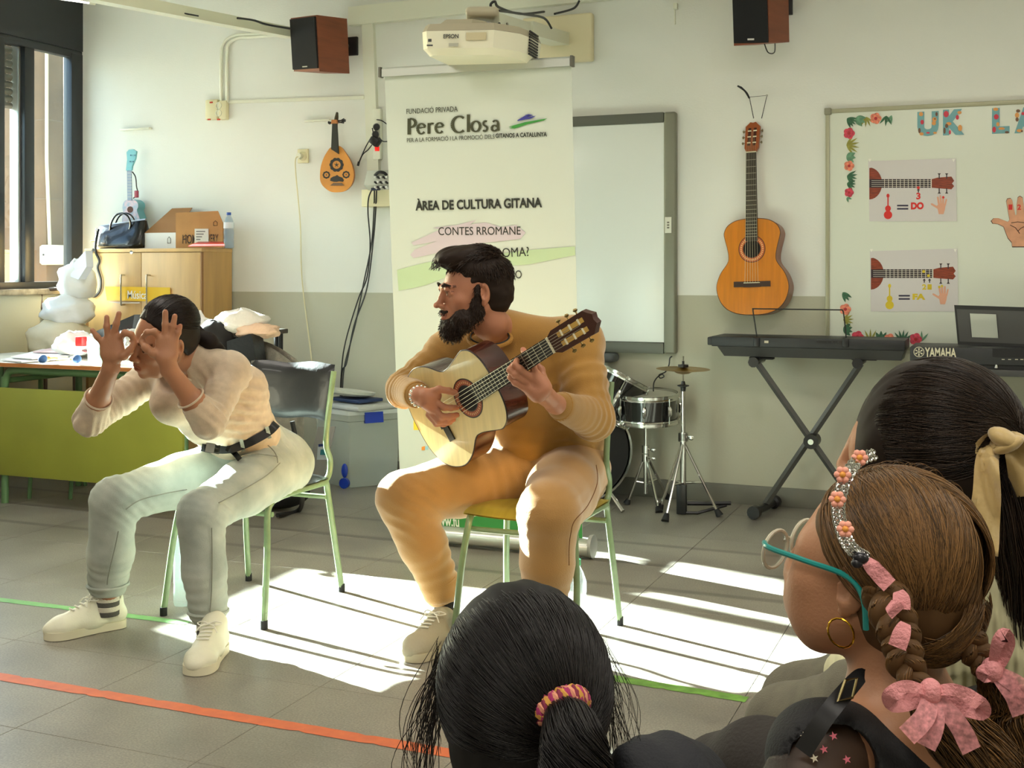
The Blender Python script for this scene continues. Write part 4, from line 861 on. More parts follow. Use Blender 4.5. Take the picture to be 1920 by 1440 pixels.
# ------------------------------------------------------------------ school chairs
green_t = M('green_tube', (122, 144, 104), .3, coat=.4, var=.06, vs=30); vinyl = M('black_vinyl', (15, 16, 17), .4, bump=.7, bs=14, coat=.12, spec=.35)
def school_chair(label, x0, x1, yf, yb, seat_m, back_m, padded=True, cover=None, group=None):
    t = thing('school_chair', ((x0 + x1) / 2, (yf + yb) / 2, 0), label, 'chair', group); r = .0115
    zs = .425; i0, i1 = x0 + .025, x1 - .025; yfs, ybs = yf + .07, yb - .07
    for fx, ix, in ((x0, i0), (x1, i1)):
        q = MB(); q.tube(smooth_path([Vector((fx, yf, .012)), Vector((fx * .55 + ix * .45, yf + .035, .24)), Vector((ix, yfs - .012, zs - .05)), Vector((ix, yfs + .012, zs - .012)), Vector((ix, yfs + .05, zs)), Vector((ix, ybs - .03, zs)), Vector((ix, ybs, zs - .006)), Vector((ix, ybs + .012, zs - .045)), Vector((fx * .5 + ix * .5, yb - .035, .22)), Vector((fx, yb, .012))], 5), r, 10); q.build('side_frame', green_t, t)
        q = MB(); q.tube(smooth_path([Vector((ix, ybs - .06, zs + .002)), Vector((ix, ybs - .01, zs + .006)), Vector((ix, ybs + .022, zs + .03)), Vector((ix, ybs + .028, zs + .08)), Vector((ix, ybs + .0, zs + .14)), Vector((ix, ybs + .012, zs + .24)), Vector((ix, ybs + .055, .835))], 5), r * .95, 10); q.build('back_post', green_t, t)
        for yy in (yf, yb): q = MB(); q.cyl((fx, yy, 0), (fx, yy, .03), r * 1.12, n=12); q.build('foot_cap', black_r, t)
    for yy, zz in ((yfs + .02, zs - .055), (ybs, zs - .055)):
        q = MB(); q.tube([(i0, yy, zz), (i1, yy, zz)], r * .8, 8); q.build('crossbar', green_t, t)
    q = MB()
    def seatf(u, v):
        x = i0 - .012 + (i1 - i0 + .024) * u; y = yfs - .02 + (ybs - yfs + .02) * v
        z = zs + .016 + (.026 if padded else .014) * min(1, 5 * min(u, 1 - u) ** .8, 5 * min(v, 1 - v) ** .8) - .008 * math.sin(math.pi * u) - .012 * (1 - min(1, v * 6)) ** 2
        return Vector((x, y, z))
    q.grid(seatf, 19, 19); q.grid(lambda u, v: seatf(u, v) * 1 + Vector((0, 0, -.004 - (.028 if padded else .014) * min(1, 5 * min(u, 1 - u) ** .8, 5 * min(v, 1 - v) ** .8))), 19, 19); q.build('seat', seat_m, t, angle=60)
    zb0, zb1 = (.655, .865) if padded else (.66, .835)
    def backf(s_, th_):
        def f(u, v):
            x = i0 - .004 + (i1 - i0 + .008) * u; e = min(1, 7 * min(u, 1 - u)) ** .5 * min(1, 6 * min(v, 1 - v)) ** .5
            yy = ybs + .02 + .20 * (zb0 + (zb1 - zb0) * v - .62) + .028 * math.sin(math.pi * u) - .012
            zr = zb0 + (zb1 - zb0) * v; 
            if not padded: e2 = (abs(2 * u - 1)) ** 8; zr = zb0 + (zb1 - zb0) * (.5 + (v - .5) * (1 - .16 * e2))
            return Vector((x, yy + s_ * th_ * e, zr + (.004 * math.sin(u * 11) if padded else 0)))
        return f
    q = MB(); q.grid(backf(-1, .018 if padded else .005), 25, 15); q.grid(backf(1, .018 if padded else .005), 25, 15); q.build('backrest', back_m, t, angle=60)
    if not padded:
        for u in (.06, .94):
            for v in (.3, .7): p = backf(-1, .006)(u, v); q = MB(); q.ell(p, (.005, .003, .005), n=8, m=6); q.build('rivet', steel, t)
    return t
a, b, c_, d_ = onZ(490, 1182, 0), onZ(657, 1114, 0), onZ(312, 1152, 0), onZ(483, 1088, 0)
WCH = (c_.x, a.x, (a.y + c_.y) / 2, (b.y + d_.y) / 2)
school_chair('green tube school chair with black vinyl back, under the seated woman', WCH[0], WCH[1], WCH[2], WCH[3], vinyl, vinyl)
m_ = onZ(1162, 1172, 0); MCH = (m_.x - .42, m_.x, m_.y - .45, m_.y)
ply = M('olive_plywood', (158, 140, 48), .4, var=.12, vs=3, stretch=(8, 1, 1), coat=.3)
school_chair('green tube school chair with olive plywood seat, under the guitarist', MCH[0], MCH[1], MCH[2], MCH[3], ply, ply, False)

# ------------------------------------------------------------------ desk with green panel, left
DY = 4.78; dl, dr_ = onY(4, 700, DY).x, onY(341, 700, DY).x; dtop = .765
olive = M('olive_lime_laminate', (142, 144, 54), .45, var=.05, vs=3); dgreen = M('desk_green', (86, 118, 78), .4)
dk_ = thing('school_desk', ((dl + dr_) / 2, DY + .3, 0), 'wide school desk with lime green front panel and dark green legs', 'desk')
q = MB(); zt_ = onY(100, 683, DY - .03).z; q.bb((dl - .5, DY - .03, zt_ - .024), (dr_ + .03, DY + .60, zt_), .004); q.build('desk_top', M('desk_top_white', (228, 226, 214), .35), dk_)
q = MB(); q.bb((dl - .5, DY - .034, zt_ - .022), (dr_ + .03, DY - .0301, zt_ - .003)); q.build('edge_band', M('edge_orange', (176, 108, 50), .5), dk_)
zp0, zp1 = onY(100, 898, DY).z, onY(100, 731, DY).z
q = MB(); q.bb((dl - .5, DY - .012, zp0), (dr_ + .012, DY + .006, zp1), .002); q.build('front_panel', olive, dk_)
for xx, yy in ((dl, DY + .02), (dr_, DY + .02), (dl, DY + .56), (dr_, DY + .56)):
    q = MB(); q.tube([(xx, yy, 0), (xx, yy, zt_ - .08)], .019, 12); q.build('leg', dgreen, dk_)
for yy in (DY + .02, DY + .56):
    q = MB(); q.tube(smooth_path([Vector((dl, yy, zt_ - .13)), Vector((dl + .015, yy, zt_ - .07)), Vector((dl + .06, yy, zt_ - .045)), Vector((dl + .2, yy, zt_ - .045)), Vector((dr_ - .2, yy, zt_ - .045)), Vector((dr_ - .05, yy, zt_ - .045)), Vector((dr_, yy, zt_ - .08))], 5), .019, 10); q.build('top_rail', dgreen, dk_)
for xx in (dl, dr_):
    q = MB(); q.tube([(xx, DY + .03, zt_ - .1), (xx, DY + .55, zt_ - .1)], .015, 8); q.build('side_rail', dgreen, dk_)
# a small chair behind the desk: its legs, and dark bags stored there
oc = thing('school_chair', (onZ(90, 938, 0).x, DY + .55, 0), 'small green-legged chair pushed in behind the desk, only its legs and back tube seen', 'chair')
f1, f2 = onZ(55, 935, 0), onZ(132, 936, 0)
for f_ in (f1, f2):
    q = MB(); q.tube([f_, f_ + Vector((0, .03, .43))], .011, 8); q.build('leg', dgreen, oc)
    q = MB(); q.tube([f_ + Vector((0, .42, 0)), f_ + Vector((0, .36, .43))], .011, 8); q.build('leg', dgreen, oc)
q = MB(); q.box(((f1.x + f2.x) / 2, f1.y + .2, .445), (abs(f2.x - f1.x) + .06, .40, .02), None, .008); q.build('seat', ply, oc)
mb = MB(); tb = M('brown_tube', (96, 78, 66), .4); yc9 = 5.90; xa9 = onY(85, 612, yc9).x
mb.tube(smooth_path([Vector((xa9, yc9, .002)), onY(85, 612, yc9), onY(78, 575, yc9), onY(77, 552, yc9), onY(84, 545, yc9), onY(100, 542, yc9), onY(128, 542, yc9), onY(138, 548, yc9), onY(140, 570, yc9), Vector((onY(140, 570, yc9).x, yc9, .002))]), .012, 8)
mb.solo('metal_chair_frame', tb, 'brown tube chair frame standing behind the pile of bags under the window', 'chair')
# ------------------------------------------------------------------ magnetic whiteboard with decorations (right)
wb = thing('whiteboard', (wp(1750, 600).x, D, .78), 'large white magnetic board with paper decorations at the right', 'whiteboard')
x0 = wp(1549, 400).x; z1 = wp(1549, 206).z; x1 = x0 + 2.45; z0 = .84
q = MB(); q.bb((x0 + .01, D - .02, z0), (x1, D - .001, z1 - .01)); q.build('writing_surface', M('board_gloss', (222, 226, 212), .2), wb)
fr = M('board_alu', (168, 166, 140), .4, .3)
q = MB(); q.bb((x0, D - .028, z0), (x0 + .02, D - .001, z1), .003); q.build('frame_side', fr, wb)
q = MB(); q.bb((x0 + .021, D - .028, z1 - .022), (x1, D - .001, z1), .003); q.build('frame_top', fr, wb)
q = MB(); q.bb((x0 + .021, D - .028, z0 - .02), (x1, D - .001, z0), .003); q.build('frame_bottom', fr, wb)
q = MB(); q.box((x0 + .012, D - .02, z1 - .012), (.034, .03, .034), None, .004); q.build('corner_cap', M('cap_grey2', (140, 138, 118), .5), wb)
BO = .0215
def flat(pts, m, name, parent, off=BO, th=.0006, lab=None):
    q = MB(); q.prism([wp(x, y, off) for x, y in pts], (0, -th, 0)); return q.build(name, m, parent, lab)
leaf_d = M('leaf_dark', (58, 104, 74), .6, var=.2, vs=60); leaf_y = M('leaf_olive', (150, 146, 62), .6, var=.15, vs=60); leaf_s = M('leaf_sage', (104, 150, 118), .6, var=.2, vs=60)
fl_p = M('flower_pink', (206, 66, 86), .6, var=.25, vs=70); fl_o = M('flower_peach', (232, 134, 106), .6, var=.2, vs=70); fl_c = M('flower_core', (176, 40, 44), .6)
def leafp(cx, cy, ang, L, w_):
    out = []
    for i in range(9): t = i / 8; out.append((t * L, w_ * math.sin(math.pi * t ** .8)))
    for i in range(7, 0, -1): t = i / 8; out.append((t * L, -w_ * math.sin(math.pi * t ** .8)))
    a = R(ang); return [(cx + x * math.cos(a) - y * math.sin(a), cy - (x * math.sin(a) + y * math.cos(a))) for x, y in out]
def flowerp(parent, cx, cy, r, m):
    pts = []
    for i in range(30):
        a = 2 * math.pi * i / 30; rr_ = r * (.82 + .18 * abs(math.cos(2.5 * a))); pts.append((cx + rr_ * math.cos(a), cy + rr_ * math.sin(a)))
    flat(pts, m, 'flower', parent, BO + .0012); flat([(cx + r * .28 * math.cos(i * .7), cy + r * .28 * math.sin(i * .7)) for i in range(9)], fl_c, 'flower_core', parent, BO + .0019)
def fan(parent, cx, cy, a0, a1, n_, L, w_, m):
    for i in range(n_): flat(leafp(cx, cy, a0 + (a1 - a0) * i / max(1, n_ - 1), L, w_), m, 'leaf', parent, BO + .0003 + .0001 * i)
g1 = thing('flower_garland', wp(1600, 300, .02), 'cut-out tropical flower garland at the top left corner of the board', 'decoration', 'tropical garlands stuck on the board')
fan(g1, 1588, 222, -70, 0, 5, 20, 2.6, leaf_d); fan(g1, 1604, 222, -50, 5, 3, 20, 5, leaf_s); fan(g1, 1624, 219, -120, -40, 4, 20, 1.8, leaf_y); flowerp(g1, 1642, 222, 11, fl_o); fan(g1, 1662, 217, -130, -60, 3, 20, 2.2, leaf_d); fan(g1, 1672, 216, -125, -95, 2, 18, 2.0, leaf_s)
flowerp(g1, 1592, 250, 11, fl_p); fan(g1, 1587, 272, -55, 55, 6, 25, 2, leaf_y); fan(g1, 1587, 293, -40, 20, 3, 18, 5, leaf_s); flowerp(g1, 1592, 311, 10, fl_o); fan(g1, 1588, 330, -60, 30, 5, 20, 2.2, leaf_d); fan(g1, 1588, 344, -50, 20, 4, 17, 2.6, leaf_d); flowerp(g1, 1592, 361, 9, fl_p); fan(g1, 1588, 370, -75, -20, 2, 10, 2, leaf_s)
g2 = thing('flower_garland', wp(1600, 640, .02), 'cut-out tropical flower garland at the lower left of the board', 'decoration', 'tropical garlands stuck on the board')
fan(g2, 1580, 548, -75, -30, 3, 20, 3, leaf_d); flowerp(g2, 1585, 580, 11, fl_o); fan(g2, 1581, 600, -40, 50, 5, 20, 2, leaf_y); fan(g2, 1581, 618, -40, 40, 4, 18, 4, leaf_d); flowerp(g2, 1608, 632, 12, fl_p); fan(g2, 1632, 642, 40, 140, 5, 26, 2, leaf_y); fan(g2, 1652, 640, 60, 120, 3, 20, 4, leaf_d); flowerp(g2, 1668, 636, 11, fl_o); fan(g2, 1692, 642, 40, 150, 6, 24, 2.4, leaf_d); flowerp(g2, 1717, 636, 12, fl_p); fan(g2, 1728, 640, 50, 130, 3, 20, 2, leaf_s)
lt = M('letter_teal', (112, 166, 172), .35); lo_ = M('letter_orange', (222, 152, 74), .35); lb_ = M('letter_brown', (110, 76, 50), .4); lr = M('letter_red', (206, 40, 64), .35)
def cut_letter(ch, x0, y0, x1, y1, label, bits):
    a = wp(x0, y1, BO); b = wp(x1, y1, BO); t = thing('letter', a, label, 'letter', 'patterned capital letters on the board')
    o = text_on('letter_face', ch, lt, t, a, WX, WZ, (b - a).length, wp(x0, y0, BO).z - a.z, .07, .0008)
    for k, (cx, cy, rx, ry, m) in enumerate(bits):
        flat([(cx + rx * math.cos(i * math.pi / 6), cy + ry * math.sin(i * math.pi / 6)) for i in range(12)], m, 'pattern_spot', t, BO + .001 + .0002 * k)
cut_letter('U', 1720, 210, 1760, 256, 'patterned paper letter U, first of the letters on the board', [(1727, 214, 4, 4, lo_), (1729, 229, 3.2, 4.5, lr), (1724, 245, 2.4, 5, lb_), (1728, 251, 4, 3, lo_), (1752, 224, 4.2, 4.5, lo_), (1753, 223, 1.4, 1.6, lb_), (1751, 231, 4, 4, lo_), (1756, 214, 2.2, 4, lb_), (1740, 249, 3.4, 1.6, lr), (1753, 249, 3.5, 2, lo_)])
cut_letter('K', 1768, 206, 1808, 254, 'patterned paper letter K, next to the letter U', [(1774, 214, 5, 6, lr), (1771, 245, 2.2, 6, lb_), (1779, 232, 5, 3.2, lo_), (1775, 236, 3, 4, lb_), (1795, 220, 3, 4.5, lr), (1799, 211, 4, 3, lo_), (1800, 240, 4, 6, lo_), (1781, 248, 2, 4, lr)])
cut_letter('L', 1860, 203, 1893, 251, 'patterned paper letter L near the right photo edge', [(1867, 205, 5, 3, lo_), (1868, 219, 4.6, 5, lr), (1871, 233, 3, 4, lo_), (1864, 243, 3.4, 5.6, lr), (1878, 241, 6, 2.4, lo_), (1888, 248, 4, 2.2, lb_)])
cut_letter('A', 1902, 202, 1944, 250, 'patterned paper letter A cut by the right photo edge', [(1907, 216, 4, 5, lo_), (1907, 224, 3, 4, lb_), (1909, 208, 4, 3, lb_), (1918, 213, 3, 3, lr), (1912, 245, 6, 3, lo_), (1916, 246, 2, 2, lb_)])
# laminated posters
pap = M('laminated_paper', (214, 209, 208), .22); pr_br = M('print_red_brown', (140, 58, 30), .4, var=.25, vs=30, stretch=(1, 1, 8)); pr_bk = M('print_black', (52, 40, 44), .4); p_skin = M('print_skin', (226, 166, 138), .4); p_red = M('print_red', (214, 42, 34), .4); p_yel = M('print_yellow', (216, 190, 40), .4); p_wh = M('print_white', (220, 214, 200), .4); p_line = M('print_navy', (54, 50, 72), .4)
def hand_cut(parent, cx, cy, s, m, dots=None, red=()):
    """small drawn hand, thumb to the left; cx, cy = palm centre, s = scale px"""
    palm = [(-.42, -.1), (-.3, .35), (-.22, .75), (.28, .75), (.42, .3), (.5, -.25), (.2, -.38), (-.2, -.36)]
    flat([(cx + x * s, cy + y * s) for x, y in palm], m, 'hand_print', parent, BO + .0016)
    for (bx_, by_, tx, ty, w_) in ((-.3, .1, -.95, -.3, .11), (-.2, -.3, -.32, -1.0, .1), (.02, -.33, -.04, -1.15, .1), (.24, -.3, .26, -1.08, .1), (.43, -.15, .58, -.78, .09)):
        dx, dy = tx - bx_, ty - by_; l = math.hypot(dx, dy); nx, ny = -dy / l * w_, dx / l * w_
        pts = [(bx_ + nx, by_ + ny), (tx + nx * .9, ty + ny * .9), (tx + dx / l * w_, ty + dy / l * w_), (tx - nx * .9, ty - ny * .9), (bx_ - nx, by_ - ny)]
        flat([(cx + x * s, cy + y * s) for x, y in pts], m, 'finger_print', parent, BO + .0019)
    for (px_, py_, mm) in red: flat([(cx + px_ * s + .14 * s * math.cos(i), cy + py_ * s + .14 * s * math.sin(i)) for i in range(6)], mm, 'dot', parent, BO + .0026)
def poster(x, y, dx, label, name_, numb, mcol, dots):
    c = wp(x + 80, y + 115, .02); t = thing('poster', c, label, 'poster', 'laminated ukulele posters on the board')
    q = MB(); q.prism([wp(x, y + 5, BO), wp(x + 164, y, BO), wp(x + 166, y + 118, BO), wp(x + 2, y + 118, BO)], (0, -.001, 0)); q.build('laminated_sheet', pap, t)
    o1 = BO + .0011
    ypos = y + 47
    half = [(x + 2, ypos - 29)] + [(x + 2 + 24 * math.sin(R(a)), ypos - 30 * math.cos(R(a))) for a in range(10, 180, 12)] + [(x + 2, ypos + 30)]
    flat(half, pr_br, 'uke_body_print', t, o1)
    flat([(x + 2, ypos - 8), (x + 118, ypos - 8), (x + 118, ypos + 8), (x + 2, ypos + 8)], pr_bk, 'uke_neck_print', t, o1 + .0004)
    for k in range(12): flat([(x + 30 + k * 7.4, ypos - 8), (x + 31 + k * 7.4, ypos - 8), (x + 31 + k * 7.4, ypos + 8), (x + 30 + k * 7.4, ypos + 8)], p_wh, 'fret_print', t, o1 + .0008)
    for k in range(4): flat([(x + 6, ypos - 5.6 + k * 3.6), (x + 118, ypos - 5.6 + k * 3.6), (x + 118, ypos - 5.0 + k * 3.6), (x + 6, ypos - 5.0 + k * 3.6)], p_wh, 'string_print', t, o1 + .001)
    flat([(x + 117, ypos - 8.5), (x + 119, ypos - 8.5), (x + 119, ypos + 8.5), (x + 117, ypos + 8.5)], p_wh, 'nut_print', t, o1 + .001)
    flat([(x + 119, ypos - 8), (x + 130, ypos - 11), (x + 156, ypos - 13), (x + 161, ypos - 5), (x + 157, ypos), (x + 161, ypos + 5), (x + 156, ypos + 11), (x + 130, ypos + 9), (x + 119, ypos + 8)], pr_br, 'uke_head_print', t, o1)
    for px_ in (133, 147):
        for sg_ in (-1, 1): flat([(x + px_ - 1, ypos + sg_ * 9), (x + px_ + 1, ypos + sg_ * 9), (x + px_ + 1, ypos + sg_ * 16), (x + px_ + 3, ypos + sg_ * 19), (x + px_ - 3, ypos + sg_ * 19), (x + px_ - 1, ypos + sg_ * 16)], pr_bk, 'peg_print', t, o1 + .0004)
    gx, gy = x + 37, y + 98
    flat([(gx + 2 * math.sin(R(a)) * 4 * (1 if a < 180 else 1), gy + 8 - 8 * math.cos(R(a))) for a in range(0, 360, 30)], mcol, 'small_uke_print', t, o1)
    flat([(gx + 5.5 * math.cos(i * .5236), gy - 4 + 6 * math.sin(i * .5236)) for i in range(12)], mcol, 'small_uke_print', t, o1 + .0003); flat([(gx - 1.2, gy - 8), (gx + 1.2, gy - 8), (gx + 1.2, gy - 26), (gx - 1.2, gy - 26)], mcol, 'small_uke_print', t, o1)
    flat([(gx + 3 * math.cos(i * .7854), gy - 28 + 4 * math.sin(i * .7854)) for i in range(8)], mcol, 'small_uke_print', t, o1 + .0003)
    for k in (0, 1): flat([(x + 54, y + 87 + k * 6), (x + 75, y + 87 + k * 6), (x + 75, y + 90 + k * 6), (x + 54, y + 90 + k * 6)], p_line, 'equals_print', t, o1)
    a = wp(x + 80, y + 96, o1); b = wp(x + 104, y + 96, o1); text_on('lettering', name_, mcol, t, a, WX, WZ, (b - a).length, wp(x, y + 84, o1).z - a.z, .06, .0006)
    for ch, nx in numb:
        a = wp(x + nx, y + 77, o1); b = wp(x + nx + 8, y + 77, o1); text_on('lettering', ch, mcol, t, a, WX, WZ, (b - a).length, wp(x, y + 66.5, o1).z - a.z, .04, .0006)
        flat([(x + nx + 4, y + 56), (x + nx + 7, y + 60), (x + nx + 5, y + 60), (x + nx + 5, y + 64), (x + nx + 3, y + 64), (x + nx + 3, y + 60), (x + nx + 1, y + 60)], pr_bk, 'arrow_print', t, o1)
    for fx_, fy_ in dots: flat([(x + fx_ + 3 * math.cos(i * .7854), ypos + fy_ + 3 * math.sin(i * .7854)) for i in range(8)], mcol, 'finger_dot', t, o1 + .0016)
    hand_cut(t, x + 136, y + 91, 18, p_skin, None, ((.26, -1.0, mcol),) if len(numb) == 1 else ((-.32, -1.05, mcol), (-.04, -1.15, mcol)))
    for (px_, py_) in ((3, 4), (160, 4)): flat([(x + px_ - 3, y + py_ - 3), (x + px_ + 3, y + py_ - 3), (x + px_, y + py_ + 3)], M('tape_bit', (240, 238, 228), .2), 'tape_bit', t, o1 + .0004)
poster(1628, 297, 0, 'upper laminated poster with a ukulele and the red word DO', 'DO', (('3', 90),), p_red, ((94, 8),))
poster(1631, 466, 0, 'lower laminated poster with a ukulele and the yellow word FA', 'FA', (('2', 98), ('1', 108)), p_yel, ((101, -4), (110, 4)))
bh = thing('paper_hand', wp(1890, 460, .02), 'large cut-out paper hand with numbered fingers at the right photo edge', 'decoration')
sk = M('hand_cut_skin', (216, 158, 124), .3, var=.08, vs=20); ol_ = M('hand_outline', (76, 50, 36), .5)
big = [(1859, 414), (1864, 409), (1872, 409), (1882, 413), (1890, 416), (1893, 412), (1890, 395), (1887, 378), (1889, 373), (1895, 372), (1898, 376), (1901, 390), (1904, 404), (1906, 402), (1906, 385), (1908, 371), (1912, 368), (1917, 371), (1919, 385), (1920, 402), (1922, 404), (1926, 386), (1930, 370), (1935, 368), (1939, 372), (1937, 390), (1934, 408), (1938, 412), (1948, 396), (1953, 392), (1957, 396), (1952, 410), (1944, 424), (1936, 440), (1930, 462), (1898, 462), (1897, 454), (1890, 446), (1886, 436), (1882, 425), (1872, 420), (1862, 419)]
cxh = sum(p[0] for p in big) / len(big); cyh = sum(p[1] for p in big) / len(big)
flat([(cxh + (x - cxh) * 1.03, cyh + (y - cyh) * 1.03) for x, y in big], ol_, 'outline', bh, BO, .0004); flat(big, sk, 'hand_sheet', bh, BO + .0006)
q = MB()
for pts in ([(1896, 418), (1908, 416), (1924, 418)], [(1894, 422), (1904, 427), (1912, 438)], [(1909, 433), (1914, 428), (1922, 424)]):
    q.tube([wp(x, y, BO + .0014) for x, y in pts], .0016, 4)
q.build('palm_line', ol_, bh, kind='stuff')
for ch, px_ in (('1', 1891), ('2', 1907.5)):
    a = wp(px_, 393.5, BO + .0014); b = wp(px_ + 7, 393, BO + .0014); text_on('lettering', ch, p_red, bh, a, WX, WZ, (b - a).length, wp(px_, 383.5, BO).z - a.z, .03, .0005)

# ------------------------------------------------------------------ keyboards on X stands
kbm = M('keyboard_black', (36, 37, 38), .45, bump=.2, bs=500); kbm2 = M('keyboard_grey', (64, 64, 62), .5)
Y1 = 5.86 * 1.0
kp = lambda px, py, y=6.02: onY(px, py, y)
yk0, yk1 = 5.96, 6.24
kx0, kx1 = kp(1326, 640, yk0).x, kp(1697, 640, yk0).x; kz1 = kp(1500, 634, yk0).z; kz0 = kp(1500, 672, yk0).z
k1 = thing('keyboard', ((kx0 + kx1) / 2, (yk0 + yk1) / 2, kz0), 'black electronic keyboard seen from behind on an X stand, music wire on top', 'keyboard')
q = MB(); q.bb((kx0 + .02, yk0, kz1 - .05), (kx1, yk1, kz1), .006); q.build('top_case', kbm, k1)
q = MB(); v = [(kx0 + .05, yk0 + .006, kz1 - .05), (kx1 - .005, yk0 + .006, kz1 - .05), (kx1 - .02, yk0 + .03, kz0), (kx0 + .08, yk0 + .03, kz0)]; q.prism([Vector(p) for p in v], (0, .20, 0)); q.build('lower_case', kbm2, k1)
q = MB(); q.bb((kx0, yk0 + .0, kz1 - .045), (kx0 + .025, yk1, kz1 - .004), .006); q.build('end_cheek', kbm, k1)
for px_, w_ in ((1437, .02), (1541, .05), (1555, .02), (1566, .02), (1577, .02)):
    c = kp(px_, 641, yk0 - .001); q = MB(); q.box(c, (w_, .004, .012)); q.build('port', blackp if px_ != 1437 else steel, k1)
for a_, b_ in ((1325 + 60, 0),):
    pass
q = MB(); wy = yk0 + .03
q.tube(smooth_path([kp(1420, 638, wy), kp(1416, 610, wy), kp(1412, 584, wy), kp(1413, 579.5, wy), kp(1418, 579, wy), kp(1500, 580, wy), kp(1570, 581, wy), kp(1578, 581, wy), kp(1581, 585, wy), kp(1584, 606, wy), kp(1587, 638, wy)], 5), .0032, 6); q.build('music_wire', blackp, k1)
for px_ in (1419, 1586):
    q = MB(); q.box(kp(px_, 642, yk0 + .006), (.03, .03, .045), None, .005); q.build('wire_holder', blackp, k1)
q = MB(); ky = yk1 - .005
for i in range(36):
    xk = kx0 + .05 + i * (kx1 - kx0 - .08) / 36; q = q if i else MB(); q.bb((xk, yk1 - .01, kz1 - .035), (xk + .022, yk1 + .0, kz1 - .012))
def xstand(name_, label, pxs, kz, fy0, fy1, cross, foots, top, group=None):
    pass
steel_d = M('stand_grey', (104, 104, 100), .4, .5); 
st = thing('keyboard_stand', onZ(1440, 960, 0), 'black X-shaped stand under the left keyboard', 'stand')
fa0, fa1 = onZ(1412, 975, 0), onZ(1470, 944, 0); fa0.z = fa1.z = .034; fa1 = fa0.lerp(fa1, (6.2 - fa0.y) / (fa1.y - fa0.y))
dfoot = fa1 - fa0
ya = (fa0.y + fa1.y) / 2
def ypt(px, py, y): return onY(px, py, y)
low_l = (fa0 + fa1) / 2 + Vector((0, 0, .01))
tr_ = ypt(1613, 682, ya); tl_ = ypt(1421, 680, ya); low_r = ypt(1640, 960, ya); low_r.z = .04; 
ctr = ypt(1523, 826, ya)
low_r = tl_ + (ctr - tl_) * ((tl_.z - .04) / (tl_.z - ctr.z))
for i, (a, b, o_) in enumerate(((low_l, tr_, .016), (low_r, tl_, -.016))):
    q = MB(); q.tube([a + Vector((0, o_, 0)), b + Vector((0, o_, 0))], .017, 4); q.build('leg', steel_d, st)
q = MB(); q.cyl(ctr + Vector((0, -.05, 0)), ctr + Vector((0, .05, 0)), .036, n=20); q.build('pivot_knob', blackp, st)
q = MB(); q.cyl(ctr + Vector((0, -.056, 0)), ctr + Vector((0, -.045, 0)), .014, n=14); q.build('bolt', chrome, st)
for a, b in ((fa0, fa1), (low_r + Vector((.0, -.18, -.006)), low_r + Vector((0, .15, -.006)))):
    d = (b - a).normalized(); q = MB(); q.tube([a, a + d * .04, a + d * .05, b - d * .05, b - d * .04, b], [.032, .032, .02, .02, .032, .032], 14); q.build('foot_bar', blackp, st)
for p in (tl_, tr_):
    q = MB(); q.tube([p + Vector((0, -.12, .01)), p + Vector((0, -.06, .01)), p + Vector((0, .12, .01))], [.026, .018, .018], 10); q.build('rest_arm', blackp, st)
    q = MB(); q.box(p + Vector((.02, .0, .024)), (.12, .05, .012), None, .004); q.build('pad', black_r, st)
# second keyboard with maker's name, music desk
yq = 5.80
q0 = ypt(1706, 650, yq).x; q1 = q0 + 1.36; qz1 = ypt(1800, 652, yq).z; qz0 = ypt(1850, 705, yq).z
k2 = thing('keyboard', ((q0 + q1) / 2, yq + .15, qz0), 'black keyboard with white maker lettering, cut by the right photo edge', 'keyboard')
q = MB(); q.bb((q0, yq, qz1 - .075), (q1, yq + .33, qz1), .006); q.build('top_case', kbm, k2)
q = MB(); q.bb((q0 + .1, yq + .012, qz0 + .02), (q1 - .02, yq + .3, qz1 - .075)); q.build('lower_case', M('keyboard_black2', (24, 25, 26), .5), k2)
q = MB(); q.bb((q0 + .14, yq - .006, qz0), (q1 - .02, yq + .3, qz0 + .03), .004); q.build('stand_shelf', kbm2, k2)
for px_ in (1826, 1868): q = MB(); q.cyl(ypt(px_, 690, yq + .005), ypt(px_, 680, yq + .005), .008, .002, 10); q.build('screw_cone', steel, k2)
mk = M('maker_white', (206, 200, 172), .5)
a = ypt(1734, 669, yq - .0015); b = ypt(1793, 671, yq - .0015); text_on('lettering', 'YAMAHA', mk, k2, a, WX, WZ, (b - a).length, .043, .03, .0014)
c = ypt(1723, 660, yq - .001)
q = MB(); n_ = 28
v = []; 
for i in range(n_):
    an = 2 * math.pi * i / n_; v += [c + Vector((math.cos(an) * .0235, 0, math.sin(an) * .0235)), c + Vector((math.cos(an) * .0205, 0, math.sin(an) * .0205))]
q.add(v, [(2 * i, 2 * ((i + 1) % n_), 2 * ((i + 1) % n_) + 1, 2 * i + 1) for i in range(n_)]); q.build('emblem_ring', mk, k2)
q = MB()
for i in range(3):
    an = math.pi * i / 3 + math.pi / 2; d = Vector((math.cos(an), 0, math.sin(an))); q.tube([c - d * .017, c - d * .004, c + d * .004, c + d * .017], [.0045, .001, .001, .0045], 6)
q.build('tuning_forks', mk, k2, kind='stuff')
q = MB(); q.bb((ypt(1861, 660, yq).x, yq - .004, ypt(1861, 669, yq).z), (q1 - .1, yq + .002, ypt(1861, 653, yq).z)); q.build('port_panel', blackp, k2)
for px_ in (1881, 1893, 1906, 1916): q = MB(); q.box(ypt(px_, 674, yq - .001), (.012, .002, .003)); q.build('port_mark', mk, k2)
